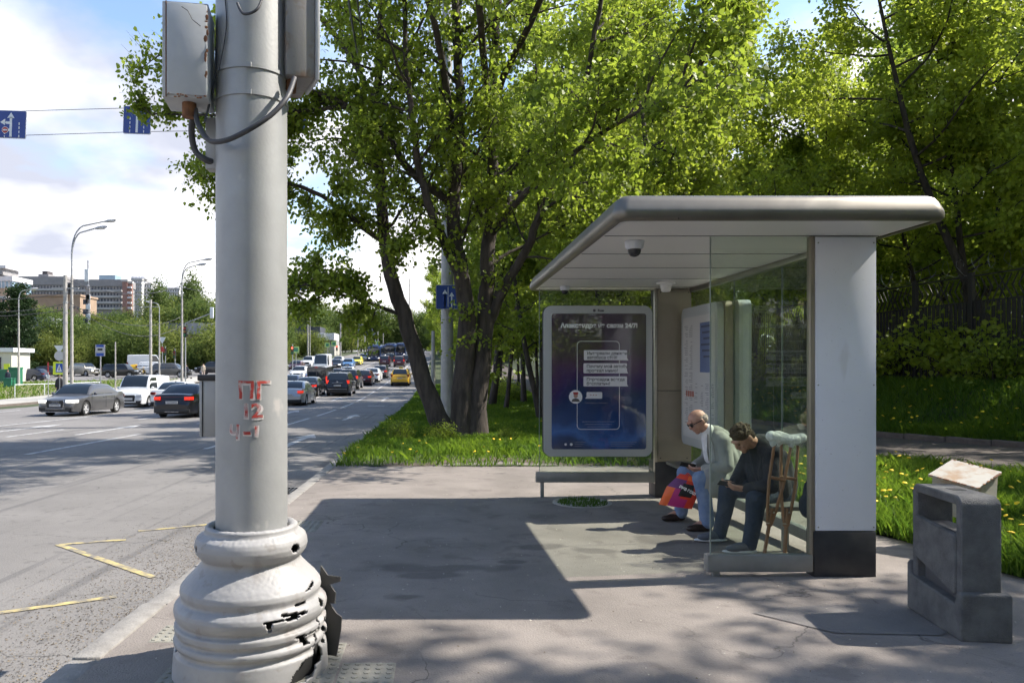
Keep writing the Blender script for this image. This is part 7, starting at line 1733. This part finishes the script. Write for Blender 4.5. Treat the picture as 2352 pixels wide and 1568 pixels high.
# ================================================================ FAR BUILDINGS
def bmat(n, c, c2=None): return mat(n, c, .85, c2=c2 or tuple(k * .85 for k in c), scale=.4)
wdark = mat('window_dark', (.05, .06, .075), .15); slabm = bmat('slab_light', (.42, .41, .40)); greym = bmat('facade_grey', (.27, .26, .26)); tanm = bmat('brick_tan', (.33, .235, .165)); redm = bmat('brick_red', (.30, .17, .14)); whm = bmat('facade_white', (.62, .62, .64)); glz = mat('glazing', (.22, .32, .40), .1)
def building(name, label, y, x0, x1, ytop, ybot, wall, floors, nwin, depth=14, balc=None, slab=True, winm=wdark, wfrac=.5, hfrac=.45, roofh=1.0, roofm=None):
    """x0, x1, ytop, ybot in picture units at distance y"""
    k = y / F; X0_, X1_ = (x0 - 1010) * k, (x1 - 1010) * k; Z1 = EYE - (ytop - 839) * k; Z0 = EYE - (ybot - 839) * k - 12
    t = thing(name, label, 'building', (X0_, y, Z0)); Wd, H = X1_ - X0_, Z1 - Z0
    MB().box(0, Wd, 0, depth, 0, H - roofh).build('wall', wall, t); MB().box(-.4, Wd + .4, -.5, depth + .5, H - roofh, H).build('roof', roofm or slabm, t)
    fh = (EYE - (ytop - 839) * k + 0 - (EYE - (ybot - 839) * k)) / floors; ww = Wd / nwin; wm = MB().box(0, ww * wfrac, -.06, .0, 0, fh * hfrac).mesh('window', winm); sm_ = MB().box(0, Wd, -.9, -.061, 0, fh * .34).mesh('balcony_band', balc or slabm)
    fr = MB().box(ww * wfrac * .48, ww * wfrac * .52, -.09, -.061, 0, fh * hfrac).mesh('frame', slabm)
    for f_ in range(floors):
        z = H - roofh - (f_ + 1) * fh + fh * .1
        for i in range(nwin): ob('window', wm, t, (i * ww + ww * (1 - wfrac) / 2, 0, z + fh * .36))
        if slab: ob('balcony_band', sm_, t, (0, 0, z - fh * .06))
    return t, Wd, H
t, w, h = building('apartment_block', 'long grey concrete block with balcony bands, left wing', 350, 34, 150, 635, 676, greym, 3, 16, roofh=4.0, roofm=greym); MB().box(w * .42, w * .62, 2, 8, h + .3, h + 1.4).build('roof_house', greym, t); MB().box(w * .5, w * .6, 2, 7, h + 1.45, h + 2.8).build('roof_house', mat('rh', (.08, .07, .07), .8), t)
t, w, h = building('apartment_block', 'long grey concrete block with balcony bands, right wing', 352, 165, 281, 642, 696, greym, 4, 16, roofh=3.2, roofm=greym); MB().box(w * .5, w * .82, 2, 9, h + .3, h + 2.4).build('roof_house', glz, t)
building('brick_end_block', 'red brick end tower of the grey block', 348, 281, 292, 642, 705, redm, 5, 1, slab=False, wfrac=.01, depth=2); building('apartment_block', 'pale block end with red bands beside the brick tower', 349, 292, 303, 646, 705, redm, 5, 1, slab=True, wfrac=.02, balc=whm, depth=1.2)
t, w, h = building('apartment_tower', 'tall white stepped apartment tower with balconies', 420, 303, 326, 640, 712, whm, 8, 5, wfrac=.4); building('apartment_tower', 'lower stepped part of the white apartment tower', 424, 326, 348, 650, 712, whm, 7, 4, wfrac=.35)
for i in range(4): MB().lathe([(2.4, 0), (2.4, 1.2), (0, 2.4)], 12, M=Matrix.Translation((w * (.1 + i * .27), 4, h + .1))).build('roof_dome', whm, t)
building('apartment_tower', 'farther white apartment tower between the poplars', 460, 379, 412, 661, 705, whm, 5, 6, wfrac=.4)
t, w, h = building('brick_building', 'long tan brick building below the grey block', 290, -60, 184, 676, 730, tanm, 1, 26, wfrac=.28, hfrac=.10, slab=False, roofh=.8, roofm=tanm); MB().box(w * .0, w * .38, -.4, 8, h + .02, h + 2.5).build('raised_wall', tanm, t)
building('brick_building', 'tan brick building with balconies at the left edge', 285, -70, 13, 680, 735, tanm, 4, 8, slab=True)
t, w, h = building('glass_tower', 'glazed office tower with white roof slabs at the left edge', 300, -60, 28, 634, 668, glz, 2, 12, slab=False, winm=glz, roofh=2.0, roofm=whm); MB().box(-.4, w * .8, -1, 10, h + .4, h + 3).build('upper_storey', greym, t); MB().box(-.4, w * .88, -1.4, 10, h + 3.05, h + 4.2).build('upper_slab', whm, t); MB().box(-.4, w * .72, -.8, 9, h + 4.3, h + 8).build('upper_storey', whm, t)
for i in range(10): MB().box(w * i / 10 + .2, w * i / 10 + .5, -.2, -.061, h - 9, h - 2.1).build('mullion', whm, t)
# small grey-roofed building by the side street
y = 132; k = y / F; t = thing('garage_building', 'low building with pale grey sloping roof behind the bushes', 'building', (PX(388, y), y, zleft(-45, y))); w = 97 * k; zt = EYE - (742 - 839) * k - zleft(-45, y); ze = EYE - (768 - 839) * k - zleft(-45, y)
MB().box(0, w, 0, 8, 0, ze).build('wall', bmat('wall_brown', (.25, .2, .15)), t); MB().prism([(-.3, ze + .01), (w + .3, ze + .01), (w + .3, zt), (-.3 + 3.5, zt)], -.4, 8.4, axis='y').build('roof', bmat('roof_grey', (.34, .34, .35)), t); MB().box(-.35, 3.4, -.5, -.42, ze, zt).build('dark_gable', mat('gable', (.12, .13, .15), .7), t)
t = thing('garden_house', 'small dark house roof among the trees at left', 'building', (PX(62, 135), 135, zleft(-60, 135))); MB().box(0, 5, 0, 5, 0, 7).build('wall', greym, t); MB().prism([(-.4, 7.02), (5.4, 7.02), (4.4, 9), (.6, 9)], -.5, 5.5, axis='y').build('roof', mat('roof_slate', (.16, .17, .19), .7), t)
# black and white pavilion at the crossroads
y = 186; k = y / F; zb_ = zroad(y) - 1.; t = thing('roadside_pavilion', 'dark clad pavilion with white block and beige ground floor at the crossroads', 'building', (PX(677, y), y, zb_)); Zp = lambda py: EYE - (py - 839) * k - zb_; Xp_ = lambda px: (px - 677) * k
MB().box(0, Xp_(735), 0, 10, Zp(779), Zp(750)).build('upper_block', mat('clad_dark', (.045, .05, .065), .6), t); MB().box(Xp_(735) + .01, Xp_(769), -1, 8, Zp(781), Zp(765)).build('white_block', whm, t)
MB().box(Xp_(728), Xp_(748), -1.6, -1.05, Zp(776), Zp(767)).build('sign_board', bmat('boardgrey', (.5, .5, .5)), t)
MB().box(Xp_(680), Xp_(768), .4, 9, Zp(791), Zp(781) - .02).build('window_wall', bmat('wallgrey', (.3, .29, .28)), t)
for i in range(9): MB().box(Xp_(682 + i * 9.6), Xp_(682 + i * 9.6 + 5), .3, .38, Zp(790), Zp(782)).build('window', wdark, t)
MB().box(Xp_(702), Xp_(770), -1.2, 9, 0, Zp(791) - .02).build('ground_floor', bmat('beige', (.43, .40, .35)), t); MB().box(Xp_(708), Xp_(727), -1.3, -1.21, 0, Zp(808)).build('garage_door', mat('gd', (.08, .04, .035), .7), t)
MB().box(Xp_(664), Xp_(681), .0, 9, 0, Zp(775)).build('brick_wing', redm, t)
t = thing('road_gantry_board', 'grey information board above the far road', 'sign', (PX(842, 230), 230, zroad(230))); MB().rbox(-2.6, 2.6, 0, .3, 5.5, 9, .05).build('board', mat('board_grey', (.2, .22, .24), .6), t); MB().box(-2.8, -2.6, 0, .3, 0, 8).box(2.6, 2.8, 0, .3, 0, 8).build('post', gp, t)
